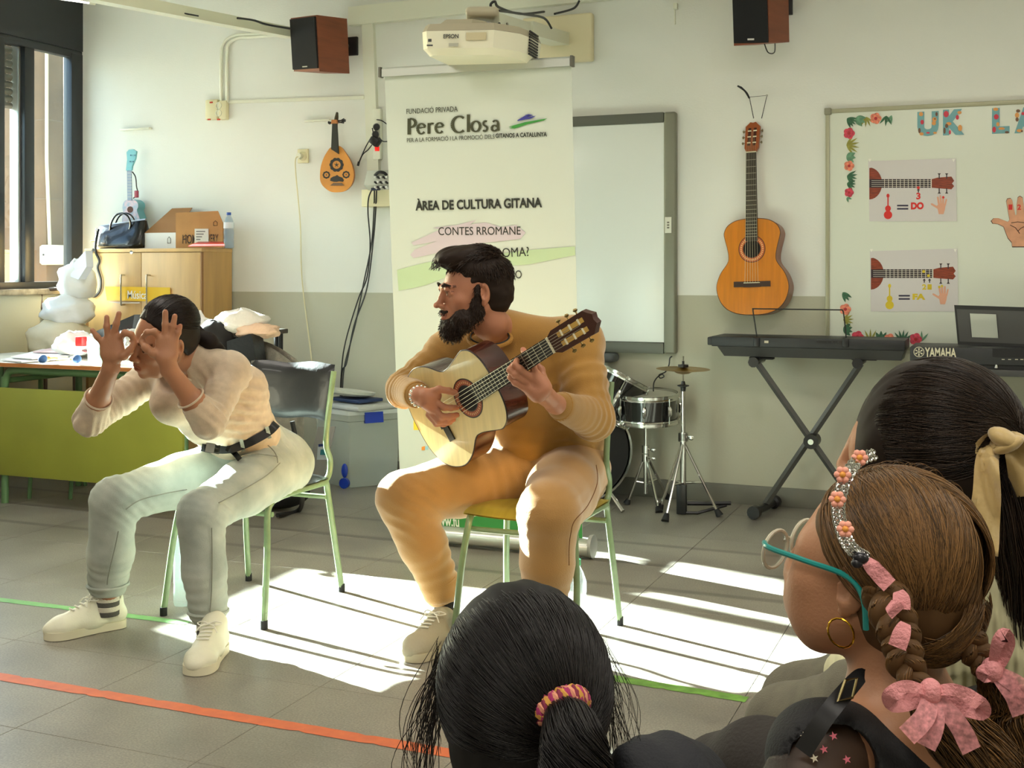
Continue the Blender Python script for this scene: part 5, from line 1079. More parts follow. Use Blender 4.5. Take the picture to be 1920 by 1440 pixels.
# music desk: frame with a window of wall showing and a grey panel
dp_ = [(1789, 572), (2010, 579), (2016, 655), (1796, 646)]
md = M('desk_black', (40, 41, 40), .4); mg = M('desk_grey', (78, 78, 76), .45)
yd = yq + .2
dirs = [onY(x, y, yd) for x, y in dp_]
TLm, TRm, BRm, BLm = dirs
def dmap(u, v, o=0):
    return TLm.lerp(TRm, u).lerp(BLm.lerp(BRm, u), v) + Vector((0, -o, 0))
def bar(u0, v0, u1, v1, m, nm, th=.012, o=0): q = MB(); q.prism([dmap(u0, v0, o), dmap(u1, v0, o), dmap(u1, v1, o), dmap(u0, v1, o)], (0, th, 0)); q.build(nm, m, k2)
bar(0, 0, 1, .10, md, 'desk_frame'); bar(0, .1, .018, 1, md, 'desk_frame'); bar(.018, .10, .128, .92, mg, 'desk_panel'); bar(.36, .10, 1, .92, mg, 'desk_panel'); bar(.128, .10, .36, .2, mg, 'desk_panel'); bar(.128, .80, .36, .92, mg, 'desk_panel'); bar(0.018, .92, 1, 1.0, md, 'desk_frame')
bar(.125, .19, .13, .8, md, 'desk_edge', .014, .002); bar(.358, .19, .364, .8, md, 'desk_edge', .014, .002)
st2 = thing('keyboard_stand', onZ(1960, 1000, 0), 'dark diagonal stand leg under the right keyboard', 'stand')
q = MB(); a = ypt(1838, 748, 5.86); b = ypt(1945, 870, 5.86); d = (b - a).normalized(); a2 = a - d * ((qz0 - .005 - a.z) / -d.z) * 1 if False else a + d * ((qz0 - .005 - a.z) / d.z); b2 = a + d * ((.02 - a.z) / d.z)
q.tube([a2, b2], .018, 4); q.build('leg', M('stand_black', (44, 46, 46), .4, .3), st2)
q = MB(); q.tube([b2 + Vector((0, -.2, .0)), b2 + Vector((0, .2, 0))], .02, 10); q.build('foot_bar', blackp, st2)
q = MB(); cc = a2.lerp(b2, .5); a3 = Vector((2 * cc.x - a2.x, 5.9, qz0 - .005)); b3 = Vector((2 * cc.x - b2.x, 5.9, .02)); q.tube([a3, b3], .018, 4); q.build('leg', M('stand_black', (44, 46, 46), .4, .3), st2)
q = MB(); q.tube([b3 + Vector((0, -.2, .0)), b3 + Vector((0, .2, 0))], .02, 10); q.build('foot_bar', blackp, st2)

# ------------------------------------------------------------------ drums
lacq = M('black_lacquer', (12, 12, 13), .12, coat=.8); headm = M('drum_head', (206, 204, 190), .4); cym = M('brass_cymbal', (176, 140, 70), .3, .9)
def tilt(v, ax, an): return Matrix.Rotation(an, 3, ax) @ v
def drum(name_, c, ax, r, h, label, lugs=8, snare=False, group=None, hm=None):
    ax = Vector(ax).normalized(); x = ax.orthogonal().normalized(); y = ax.cross(x); c = Vector(c)
    t = thing(name_, c - Vector((0, 0, h / 2)), label, 'drum', group)
    q = MB(); q.lathe(c, ax, [(r * .97, -h / 2), (r * .97, h / 2)], 40); q.build('shell', lacq, t)
    for s_ in (-1, 1):
        q = MB(); q.lathe(c + ax * s_ * h / 2, ax * s_, [(0, .004), (r * .96, .004), (r * .97, 0)], 40); q.build('drum_head', hm or headm, t)
        q = MB(); q.lathe(c + ax * s_ * h / 2, ax * s_, [(r * .98, -.012), (r * 1.035, -.012), (r * 1.04, -.006), (r * 1.0, .0), (r * 1.0, .012), (r * 1.03, .016), (r * .985, .017), (r * .98, -.012)], 40); q.build('hoop', chrome, t)
    for i in range(lugs):
        an = 2 * math.pi * (i + .3) / lugs; d = x * math.cos(an) + y * math.sin(an); p = c + d * r * 1.0
        q = MB(); q.tube([p - ax * h * .2 + d * .006, p - ax * h * .1 + d * .012, p + ax * h * .1 + d * .012, p + ax * h * .2 + d * .006], [.007, .011, .011, .007], 8); lg = q.build('lug', chrome, t)
        q = MB(); q.tube([p + d * .008 - ax * h * .52, p + d * .008 + ax * h * .52], .003, 6); q.build('tension_rod', chrome, lg)
    return t
def tripod(name_, base, h_leg, tube_top, feet, label, rad=.011, group=None):
    t = thing(name_, base, label, 'stand', group); b = Vector(base)
    q = MB(); q.tube([b + Vector((0, 0, .06)), Vector((b.x, b.y, tube_top * .6))], rad * 1.2, 12); q.tube([Vector((b.x, b.y, tube_top * .55)), Vector((b.x, b.y, tube_top))], rad * .85, 12); q.build('pole', chrome, t)
    for zz in (tube_top * .6, h_leg + .02):
        q = MB(); q.tube([(b.x, b.y, zz - .02), (b.x, b.y, zz + .02)], rad * 1.9, 12); q.build('collar', chrome, t)
        q = MB(); q.tube([(b.x, b.y, zz), (b.x + .04, b.y - .02, zz + .002)], .004, 6); q.ell((b.x + .045, b.y - .022, zz), (.014, .004, .010), n=10, m=6); q.build('wing_nut', chrome, t)
    for f_ in feet:
        f_ = Vector(f_); top = Vector((b.x, b.y, h_leg)); d = (f_ - top); q = MB(); q.tube([top, top + d * .93], .0075, 8); q.build('leg', chrome, t)
        q = MB(); q.tube([top + d * .9, f_ + Vector((0, 0, .004))], [.012, .02], 10); q.build('rubber_foot', black_r, t)
        q = MB(); q.tube([Vector((b.x, b.y, h_leg * .42)), top + d * .55], .005, 6); q.build('brace', chrome, t)
    return t
sb = Vector((-1.745, 5.98, 0)); sb = onY(1211, 900, 6.02); sb.z = 0
drum('snare_drum', Vector((sb.x, sb.y, ypt(1215, 765, 5.98).z)), (.02, -.06, 1), .168, .125, 'black snare drum with chrome hoops on its stand beside the cymbal', 8)
tripod('drum_stand', sb, .27, ypt(1215, 800, 6.0).z - .0, [onZ(1175, 946, 0), onZ(1253, 936, 0), onZ(1236, 962, 0) * 1], 'chrome tripod stand carrying the snare drum')
tc_ = ypt(1140, 738, 6.0)
drum('tom_drum', tc_, (.40, .22, .86), .175, .22, 'tilted black tom drum partly behind the guitarist and his chair', 6)
bc_ = ypt(1082, 880, 5.98); bc_.z = .275
drum('bass_drum', Vector((bc_.x, bc_.y - .02, .285)), (.62, -.78, 0), .245, .30, 'black bass drum with chrome hoops standing by the wall behind the chair', 8, hm=M('bass_head_black', (20, 20, 22), .3))
q = MB()
for s_ in (-1, 1): q.tube([Vector((bc_.x + s_ * .12, bc_.y - .1, .2)), Vector((bc_.x + s_ * .30 + .02, bc_.y - .22, .012))], [.006, .012], 8)
q.solo('drum_spurs', chrome, 'chrome spur legs under the bass drum', 'drum legs'); bpy.data.objects['drum_spurs']['kind'] = 'stuff'
cs_ = onZ(1281, 962, 0)
hh = tripod('hi_hat_stand', cs_, .36, ypt(1282, 722, cs_.y).z, [onZ(1247, 979, 0), onZ(1236, 958, 0), onZ(1350, 969, 0)], 'chrome hi-hat stand with pedal and one brass cymbal', .0135)
q = MB(); q.tube([(cs_.x, cs_.y, ypt(1282, 722, cs_.y).z - .02), (cs_.x, cs_.y, ypt(1284, 668, cs_.y).z)], .004, 8); q.build('rod', chrome, hh)
zc_ = ypt(1285, 692, cs_.y).z
q = MB(); q.lathe((cs_.x, cs_.y, zc_), (0.02, -.02, 1), [(.006, .008), (.03, .004), (.045, -.004), (.135, -.0005), (.118, -.001), (.05, -.012), (.03, -.022), (.006, -.026)], 40); q.build('cymbal', cym, hh)
q = MB(); q.lathe((cs_.x, cs_.y, zc_ + .01), (0, 0, 1), [(0, 0), (.026, 0), (.026, .012), (.006, .014), (.006, .03), (.0, .03)], 20); q.build('clutch', blackp, hh)
zn = ypt(1283, 726, cs_.y).z
q = MB(); q.lathe((cs_.x, cs_.y, zn), (0, 0, 1), [(.012, -.02), (.014, 0), (.03, .006), (.03, .01), (.012, .014), (.008, .03), (0, .03)], 16); q.build('tilter', blackp, hh)
q = MB(); q.bb((cs_.x - .02, cs_.y - .06, .004), (cs_.x + .028, cs_.y - .03, .15), .004); q.build('pedal_frame', blackp, hh)
q = MB(); q.tube([(cs_.x, cs_.y - .05, .012), (cs_.x + .08, cs_.y - .03, .012), (cs_.x + .2, cs_.y + .08, .04)], .008, 6); q.tube([(cs_.x + .02, cs_.y - .0, .05), (cs_.x + .12, cs_.y + .04, .05), (cs_.x + .22, cs_.y + .09, .05)], .011, 6); q.build('pedal', blackp, hh)
cab = MB(); cab.tube(smooth_path([ypt(1225, 733, 6.0), ypt(1226, 718, 6.1), ypt(1232, 708, 6.15), ypt(1241, 702, 6.18), ypt(1245, 706, 6.18), ypt(1238, 709, 6.18), ypt(1236, 703, 6.18), ypt(1248, 697, 6.18), ypt(1254, 685, 6.18), ypt(1256, 672, 6.19), ypt(1260, 668, 6.19)]), .0035, 6)
cab.solo('black_cable', blackp, 'black cable curling from the snare drum up to the board corner', 'cable')

# ------------------------------------------------------------------ plastic storage boxes (behind the chair)
clear = M('box_plastic', (214, 220, 212), .2, alpha=.36); blue_l = M('latch_blue', (24, 58, 168), .35)
def sbox(c0, cr, cl, h, label, lid=True, latch=((.45, .5),)):
    """c0 nearest bottom corner, cr right-hand corner, cl left-hand corner"""
    t = thing('storage_box', (c0 + cr) / 2, label, 'box', 'clear storage boxes'); u = cr - c0; v = cl - c0; ins = .035; z0 = c0.z
    def Q(a, b, z): return c0 + u * a + v * b + Vector((0, 0, z))
    q = MB(); k = .03; ring = [(k, 0), (1 - k, 0), (1, k), (1, 1 - k), (1 - k, 1), (k, 1), (0, 1 - k), (0, k)]
    v1 = [Q(.5 + (a - .5) * .9, .5 + (b - .5) * .9, .004) for a, b in ring]; v2 = [Q(.5 + (a - .5) * .96, .5 + (b - .5) * .96, h * .86) for a, b in ring]; v3 = [Q(a, b, h * .87) for a, b in ring]; v4 = [Q(a, b, h * .95) for a, b in ring]
    n_ = 8; q.add(v1 + v2 + v3 + v4, [tuple(range(n_))] + [(r_ * n_ + i, r_ * n_ + (i + 1) % n_, (r_ + 1) * n_ + (i + 1) % n_, (r_ + 1) * n_ + i) for r_ in range(3) for i in range(n_)]); q.build('box_body', clear, t)
    if lid: q = MB(); v1 = [Q(.5 + (a - .5) * 1.03, .5 + (b - .5) * 1.03, h * .95) for a, b in ring]; v2 = [Q(.5 + (a - .5) * 1.0, .5 + (b - .5) * 1.0, h) for a, b in ring]; q.add(v1 + v2, [tuple(range(n_)), tuple(range(n_, 2 * n_))] + [(i, (i + 1) % n_, n_ + (i + 1) % n_, n_ + i) for i in range(n_)]); q.build('lid', M('lid_plastic', (206, 210, 204), .35, alpha=.8), t)
    nrm = Vector((u.y, -u.x, 0)).normalized()
    for a0, a1 in latch:
        q = MB(); q.prism([Q(a0, -.035, h * .84), Q(a1, -.035, h * .84), Q(a1, -.02, h * .98), Q(a0, -.02, h * .98)], -nrm * .02 if (nrm).dot(v) < 0 else nrm * .02); q.build('latch', blue_l, t)
    return t, Q
c0 = onZ(664, 914, 0); cr = onZ(746, 889, 0); cl = onZ(588, 893, 0)
c0.y -= .06; cr = c0 + Vector((.20, .26, 0)); cl = c0 + Vector((-.30, .12, 0))
t1, Q1 = sbox(c0, cr, cl, .43, 'clear plastic storage box with blue clips, the nearer of two by the banner', True, ((.28, .62),))
for a in (-.0,):
    q = MB(); p = Q1(-.01, .1, .03); q.tube([p + Vector((0, -.01, 0)), p + Vector((0, .01, 0))], .03, 12); q.build('wheel', blue_l, t1)
    q = MB(); p = Q1(-.01, .1, .10); q.ell(p, (.02, .012, .04)); q.build('wheel_clip', blue_l, t1)
sh = (cr - c0).normalized() * .46 + Vector((0, .02, 0))
c02 = c0 + (cr - c0) * .62 + (cl - c0) * 1.05 * 0 + Vector((.12, .17, 0))
q = MB(); pl_ = M('tray_white', (216, 218, 206), .35)
zl = .46
l1 = MB(); l1.box(Q1(.5, .45, .446), (.34, .26, .03), Matrix.Rotation(R(-25), 3, 'Z'), .012); l1.solo('box_lid', M('lid_white', (206, 206, 200), .4, alpha=.9), 'loose pale box lid lying on the nearer storage box', 'lid')
l2 = MB(); l2.lathe(Q1(.40, .6, .50), (.08, .1, 1), [(0, 0), (.10, .002), (.14, .016), (.15, .032), (.142, .030), (.10, .012), (0, .010)], 32); l2.solo('white_tray', pl_, 'round white tray lying on top of the storage boxes', 'tray')
l3 = MB(); l3.box(Q1(.5, .55, .479), (.26, .18, .018), Matrix.Rotation(R(-20), 3, 'Z'), .004); l3.solo('blue_folder', M('folder_navy', (44, 60, 100), .5), 'dark blue folder under the round white tray', 'folder')
# sheet of plastic leaning on the wall, with a printed card
q = MB(); q.prism([onZ(572, 900, .01), onZ(604, 903, .01), W(628, 800, 6.7), W(596, 800, 6.75)], (0, .01, 0)); sh_ = thing('plastic_sheet', onZ(590, 902, 0), 'milky plastic sheet leaning behind the black-backed chair', 'plastic sheet')
q.build('sheet', M('milky_sheet', (204, 196, 190), .4, alpha=.6), sh_)
q = MB(); q.prism([W(596, 835, 6.55), W(615, 832, 6.52), W(615, 862, 6.52), W(594, 862, 6.55)], (0, .004, 0)); q.build('printed_card', M('card_white', (206, 210, 216), .5), sh_)
q = MB(); q.prism([W(601, 843, 6.52), W(612, 842, 6.49), W(612, 853, 6.49), W(600, 853, 6.52)], (0, .004, 0)); q.build('card_print', M('card_teal', (56, 130, 140), .5), sh_)
q = MB(); q.prism([W(597, 833, 6.52), W(614, 831, 6.49), W(614, 836, 6.49), W(597, 838, 6.52)], (0, .003, 0)); q.build('card_print', M('card_navy', (40, 50, 110), .5), sh_)

# ------------------------------------------------------------------ clutter on and behind the desk
def blob(name_, c, r, m, label, cat, seed, amp=.12, fr_=3, n=28, mm=18, squash=None, group=None):
    q = MB(); rr = random.Random(seed); ph = [rr.uniform(0, 6.28) for _ in range(12)]; c = Vector(c)
    def f(u, v):
        a = 2 * math.pi * u; b = math.pi * (v - .5); d = Vector((math.cos(b) * math.cos(a), math.cos(b) * math.sin(a), math.sin(b)))
        k = 1 + amp * (math.sin(fr_ * d.x * 2 + ph[0] + 2 * d.z) * math.sin(fr_ * d.y * 2 + ph[1]) + .6 * math.sin(fr_ * 2.3 * d.z + ph[2] + 3 * math.sin(a + ph[3])) + .35 * math.sin(7 * a + ph[4] + 5 * b) + .3 * math.sin(11 * b + 4 * a + ph[5]))
        z_ = d.z * r[2] * k
        if d.z < 0: z_ = max(z_, -r[2] * .72)
        return c + Vector((d.x * r[0] * k, d.y * r[1] * k, z_))
    q.grid(f, n, mm, True); return q.solo(name_, m, label, cat, group, angle=80)
bagm = M('white_bag', (226, 226, 222), .5, bump=1, bs=16); bagc = M('cream_bag', (214, 204, 176), .6, bump=1, bs=14)
stl = thing('side_table', (-5.0, 5.2, 0), 'low side table hidden under the pile of bags by the window', 'table')
zt2 = .70
q = MB(); q.bb((-5.62, DY + .66, zt2 - .03), (-4.75, DY + 1.06, zt2), .003); q.build('table_top', olive, stl)
for xx in (-5.57, -4.8):
    for yy in (DY + .70, DY + 1.02): q = MB(); q.tube([(xx, yy, 0), (xx, yy, zt2 - .03)], .015, 8); q.build('leg', dgreen, stl)
yy_ = DY + .86
def atp(px, py, y=yy_): return onY(px, py, y)
c = atp(122, 612); blob('cream_sack', Vector((c.x - .03, yy_, zt2 + .10)), (.21, .17, .14), bagc, 'cream coloured cloth sack at the bottom of the bag pile by the window', 'bag', 3, .07)
c = atp(125, 585); blob('white_sack', Vector((c.x - .01, yy_ + .02, zt2 + .27)), (.165, .14, .10), bagm, 'white plastic bag with a small dark print lying on the cream sack', 'bag', 8, .08)
c = atp(138, 530); blob('sunlit_bag', Vector((c.x - .03, yy_ + .06, zt2 + .44)), (.11, .11, .13), bagm, 'sunlit white bag on top of the pile beside the cabinet', 'bag', 5, .10)
q = MB(); c = atp(150, 500, yy_ - .02); q.prism([atp(120, 514, yy_ - .02), atp(147, 524, yy_ - .04), atp(162, 500, yy_ - .02), atp(160, 470, yy_)], (.01, .05, 0)); q.solo('white_envelope', M('bag_blue_edge', (220, 226, 236), .5), 'white paper bag corner with a blue edge leaning at the cabinet corner', 'bag')
zD = onY(100, 683, DY - .03).z
def dt(px, py, y): return onY(px, py, y)
def onD(px, py): return onZ(px, py, zD)
whp = M('paper_white', (238, 238, 236), .6); pinkp = M('paper_pink', (216, 190, 196), .6)
rr = random.Random(2)
for k, (pts, mm, lab) in enumerate((([(2, 676), (60, 662), (130, 664), (150, 672), (40, 680)], whp, 'white sheets of paper spread at the left end of the desk, lowest of the papers'),
                              ([(20, 671), (80, 656), (150, 658), (160, 666), (60, 674)], whp, 'white paper on top of the spread sheets on the desk'),
                              ([(62, 661), (120, 649), (163, 648), (163, 656), (110, 662)], pinkp, 'pinkish magazine lying at the back of the desk papers'))):
    q = MB(); q.prism([onZ(x, y, zD + .004 + .011 * k) for x, y in pts], (0, 0, .006)); q.solo('paper_sheet', mm, lab, 'paper')
q = MB(); q.prism([onZ(x, y, zD + .045) for x, y in ((120, 652), (163, 646), (164, 662), (150, 657))], (0, 0, .006)); q.solo('red_brochure', M('brochure_red', (150, 50, 56), .45), 'dark red folded brochure on the desk papers', 'brochure')
blue_b = M('mallet_blue', (70, 110, 170), .6)
for k, (px, py, ex, ey, lab) in enumerate(((80, 669, 126, 668, 'drum mallet with a blue ball end, left one on the desk'), (144, 669, 106, 670, 'drum mallet with a blue ball end, right one on the desk'))):
    a = onZ(px, py + 4, zD + .028); b = onZ(ex, ey + 3, zD + .02); t = thing('mallet', a, lab, 'mallet', 'mallets on the desk')
    q = MB(); q.tube([a, b], .006, 8); q.build('stick', M('stick_yellow', (214, 186, 110), .5), t); q = MB(); q.ell(a, (.024, .022, .022), n=16, m=10); q.build('mallet_head', blue_b, t); d = (b - a).normalized(); q = MB(); q.tube([a + d * .02, a + d * .045], .012, 10); q.build('collar', M('collar_wood', (190, 140, 70), .5), t)
q = MB(); a = onZ(176, 680, zD); q.lathe(a, (0, 0, 1), [(0, .001), (.028, .001), (.036, .11), (.033, .11), (.026, .006), (0, .006)], 20); q.solo('clear_cup', M('cup_clear', (226, 240, 238), .1, alpha=.35, spec=.8), 'clear plastic cup on the desk beside the raised hand', 'cup')
q = MB(); a = onZ(196, 682, zD); q.lathe(a, (0, 0, 1), [(0, .001), (.03, .001), (.034, .085), (.031, .085), (.027, .006), (0, .006)], 20); q.solo('green_glass', M('glass_green', (170, 206, 186), .1, alpha=.5, spec=.8), 'pale green glass jar on the desk behind the raised hand', 'glass')
q = MB(); A_ = dt(127, 644, DY + .42); B_ = dt(252, 590, DY + .42); C_ = dt(246, 634, DY + .42); E_ = dt(134, 664, DY + .42)
q.prism([A_, B_, C_, E_], (.02, .08, -.0)); q.solo('instrument_case', M('case_black', (24, 25, 28), .3, coat=.4), 'flat black case lying tilted on the desk behind the raised hand', 'case')
q = MB(); c = dt(142, 634, DY + .32); blob('white_cloth', Vector((c.x, DY + .32, zD + .075)), (.12, .09, .07), bagm, 'crumpled white plastic bag in front of the black case on the desk', 'bag', 14, .12)
q = MB(); c = dt(152, 640, DY + .22); q.box(c, (.045, .04, .05), None, .004); q.solo('red_box', M('box_red', (200, 30, 30), .4), 'small red box on the desk beside the clear cup', 'box')
q = MB(); c = dt(232, 625, DY + .2); blob('crumpled_foil', Vector((c.x, DY + .25, zD + .08)), (.07, .07, .08), M('foil', (230, 230, 226), .2, .4, bump=1, bs=30), 'crumpled shiny wrapping on the desk between hand and face', 'wrapping', 21, .2)
# behind the woman on the right: dark bag, case, coat, towel on a small table
sp_ = thing('small_table', (onY(450, 800, 5.3).x, 5.3, 0), 'small dark table behind the seated woman, carrying the case and towel', 'table')
tx0, tx1 = onY(438, 700, 5.2).x, onY(464, 700, 5.2).x; tz = .90
q = MB(); q.bb((tx0, 5.12, tz - .025), (tx1, 5.58, tz), .004); q.build('table_top', M('table_dark', (60, 52, 44), .5), sp_)
for xx in (tx0 + .03, tx1 - .03):
    for yy in (5.15, 5.55): q = MB(); q.tube([(xx, yy, 0), (xx, yy, tz - .025)], .014, 8); q.build('leg', blackp, sp_)
def pt3(px, py, y): return onY(px, py, y)
q = MB(); a = pt3(425, 640, 5.05); b = pt3(468, 626, 5.05); c = pt3(497, 800, 5.05); d = pt3(440, 830, 5.05); q.prism([a, b, pt3(474, 636, 5.05), c, d], (0, .09, 0)); q.solo('black_case', M('case_black2', (18, 18, 20), .45, bump=.5, bs=60), 'black upright instrument case behind the woman\'s shoulder', 'case')
q = MB(); 
def coat(u, v):
    a = math.pi * u; x = pt3(470 + 78 * v ** .8 + 0, 640, 5.2).x; top = pt3(500, 632, 5.2).z; bot = .36
    px = 462 + 95 * u; py0 = 640 + 60 * max(0, (u - .15)) ** 1.5; yv = 5.2 + .1 * math.sin(6 * u + 2 * v) * .3
    p = pt3(px, py0 + (165 * v), yv - .04 * math.sin(math.pi * u)); return p
q.grid(coat, 16, 12); q.grid(lambda u, v: coat(u, v) + Vector((.01, .05, 0)), 16, 12); q.solo('grey_coat', M('coat_grey', (128, 122, 112), .9, var=.1, vs=30, bump=.6, bs=200), 'grey wool coat draped behind the black-backed chair', 'coat')
tw = M('towel_peach', (238, 200, 170), .95, bump=1, bs=70)
tws = M('towel_white', (240, 232, 222), .95, bump=1, bs=70)
c = pt3(447, 607, 5.2); blob('folded_towel', Vector((c.x, 5.22, c.z)), (.145, .13, .075), tws, 'bunched white and peach towel on the pile behind the woman', 'towel', 31, .09)
c = pt3(480, 622, 5.18); blob('peach_towel', Vector((c.x, 5.18, c.z)), (.12, .1, .045), tw, 'peach towel end hanging over the grey coat', 'towel', 35, .12)
c = pt3(400, 620, 5.1); blob('black_bundle', Vector((c.x, 5.12, zD + .095)), (.11, .11, .13), M('cloth_black', (26, 22, 22), .8), 'dark rounded cloth bundle on the table behind the woman\'s hair', 'bundle', 41, .05)
c = pt3(378, 606, 5.3); blob('sparkly_garland', Vector((c.x - .04, 5.3, zD + .10)), (.11, .07, .13), M('white_tinsel', (232, 226, 220), .4, bump=1, bs=50), 'white crumpled decoration with small red bits behind the woman\'s head', 'decoration', 47, .2)
bpk = thing('backpack', onZ(490, 965, 0), 'black backpack lying on the floor behind the woman\'s chair', 'backpack')
q = MB(); c = onZ(490, 952, 0)
def bkf(u, v):
    a = 2 * math.pi * u; b = math.pi * (v - .5); cc_, ss_ = math.cos(b), math.sin(b)
    z_ = .095 + .10 * ss_ * (1 + .1 * math.sin(3 * a)); return Vector((c.x + .27 * cc_ * math.cos(a) * (1 + .05 * math.sin(5 * a)), c.y + .13 * cc_ * math.sin(a), max(.003, z_)))
q.grid(bkf, 30, 16, True); q.build('bag_body', M('nylon_black', (20, 20, 22), .7, bump=.6, bs=40), bpk, angle=80)
q = MB(); q.tube(smooth_path([W(548, 790, 5.4), W(560, 850, 5.4), W(566, 905, 5.35), onZ(562, 955, .02), onZ(520, 966, .02)]), .012, 6, flat=(0, 1, 0)); q.build('strap', blackp, bpk)
"""bottles on the floor"""
b1 = onZ(343, 1134, 0); bottle('water_bottle', b1, .30, .034, 'clear plastic bottle on the floor beneath the woman\'s chair', M('cap_white', (228, 230, 226), .4), (214, 232, 232))
b2 = onZ(1072, 1170, 0); b2 = onZ(1080, 1185, 0); bottle('water_bottle', b2, .245, .036, 'clear bottle with green cap on the floor behind the black-haired head', M('cap_green', (30, 150, 90), .35), (218, 230, 232))
# ------------------------------------------------------------------ signed-distance modelling for people
def A3(v): return np.array((v[0], v[1], v[2]), dtype=np.float64)
def smin(a, b, k):
    if k <= 0: return np.minimum(a, b)
    h = np.clip(.5 + .5 * (b - a) / k, 0, 1); return b * (1 - h) + a * h - k * h * (1 - h)
class Sdf:
    def __init__(s): s.pr = []
    def rc(s, a, b, ra, rb, k=.02, flat=None, q=1.0, op=1):
        s.pr.append(('c', A3(a), A3(b), ra, rb, k, None if flat is None else A3(Vector(flat).normalized()), q, op)); return s
    def chain(s, pts, rs, k=.02, flat=None, q=1.0):
        for i in range(len(pts) - 1): s.rc(pts[i], pts[i + 1], rs[i], rs[i + 1], k, flat, q)
        return s
    def el(s, c, r, rot=None, k=.02, op=1):
        Rm = np.eye(3) if rot is None else np.array(rot, dtype=np.float64)
        s.pr.append(('e', A3(c), A3(r), Rm, 0, k, None, 1, op)); return s
    def plane(s, p, n, k=.004):   # remove what lies on the n side
        s.pr.append(('p', A3(p), A3(Vector(n).normalized()), 0, 0, k, None, 1, -1)); return s
    def box(s):
        lo = np.full(3, 1e9); hi = np.full(3, -1e9)
        for p in s.pr:
            if p[8] < 0: continue
            if p[0] == 'c': m = max(p[3], p[4]); l = np.minimum(p[1], p[2]) - m; h = np.maximum(p[1], p[2]) + m
            else: m = max(p[2]); l = p[1] - m; h = p[1] + m
            lo = np.minimum(lo, l); hi = np.maximum(hi, h)
        return lo, hi
    def mesh(s, res, pad=3):
        lo, hi = s.box(); lo = lo - res * pad; hi = hi + res * pad
        n = np.ceil((hi - lo) / res).astype(int) + 1
        ax = [lo[i] + res * np.arange(n[i]) for i in range(3)]
        Dm = np.full(tuple(n), .08, dtype=np.float32)
        for p in s.pr:
            k = p[5]; g = k + res * 3
            if p[0] == 'c': m = max(p[3], p[4]) + g; l = np.minimum(p[1], p[2]) - m; h = np.maximum(p[1], p[2]) + m
            elif p[0] == 'e': m = max(p[2]) + g; l = p[1] - m; h = p[1] + m
            else: l = lo; h = hi
            i0 = np.clip(np.floor((l - lo) / res).astype(int), 0, n); i1 = np.clip(np.ceil((h - lo) / res).astype(int) + 1, 0, n)
            if np.any(i1 <= i0): continue
            X = ax[0][i0[0]:i1[0]][:, None, None]; Y = ax[1][i0[1]:i1[1]][None, :, None]; Z = ax[2][i0[2]:i1[2]][None, None, :]
            if p[0] == 'c':
                a, b, ra, rb, fl, q = p[1], p[2], p[3], p[4], p[6], p[7]; d = b - a; L2 = max(1e-12, d @ d)
                x, y, z = X - a[0], Y - a[1], Z - a[2]
                t = np.clip((x * d[0] + y * d[1] + z * d[2]) / L2, 0, 1); x = x - t * d[0]; y = y - t * d[1]; z = z - t * d[2]
                if fl is not None:
                    w_ = (x * fl[0] + y * fl[1] + z * fl[2]) * (1 / q - 1); x = x + w_ * fl[0]; y = y + w_ * fl[1]; z = z + w_ * fl[2]
                dd = np.sqrt(x * x + y * y + z * z) - (ra + t * (rb - ra))
                if fl is not None: dd = dd * min(1, q * 1.15)
            elif p[0] == 'e':
                c, r, Rm = p[1], p[2], p[3]; x, y, z = X - c[0], Y - c[1], Z - c[2]
                u = (x * Rm[0, 0] + y * Rm[1, 0] + z * Rm[2, 0]) / r[0]; v = (x * Rm[0, 1] + y * Rm[1, 1] + z * Rm[2, 1]) / r[1]; w_ = (x * Rm[0, 2] + y * Rm[1, 2] + z * Rm[2, 2]) / r[2]
                k0 = np.sqrt(u * u + v * v + w_ * w_); k1 = np.sqrt((u / r[0]) ** 2 + (v / r[1]) ** 2 + (w_ / r[2]) ** 2); dd = k0 * (k0 - 1) / np.maximum(k1, 1e-9)
            else:
                c, nn = p[1], p[2]; dd = -((X - c[0]) * nn[0] + (Y - c[1]) * nn[1] + (Z - c[2]) * nn[2])
            sl_ = (slice(i0[0], i1[0]), slice(i0[1], i1[1]), slice(i0[2], i1[2]))
            if p[8] > 0: Dm[sl_] = smin(Dm[sl_], dd, k)
            else: Dm[sl_] = -smin(-Dm[sl_], dd, k)
        return surface_nets(Dm, lo, res)
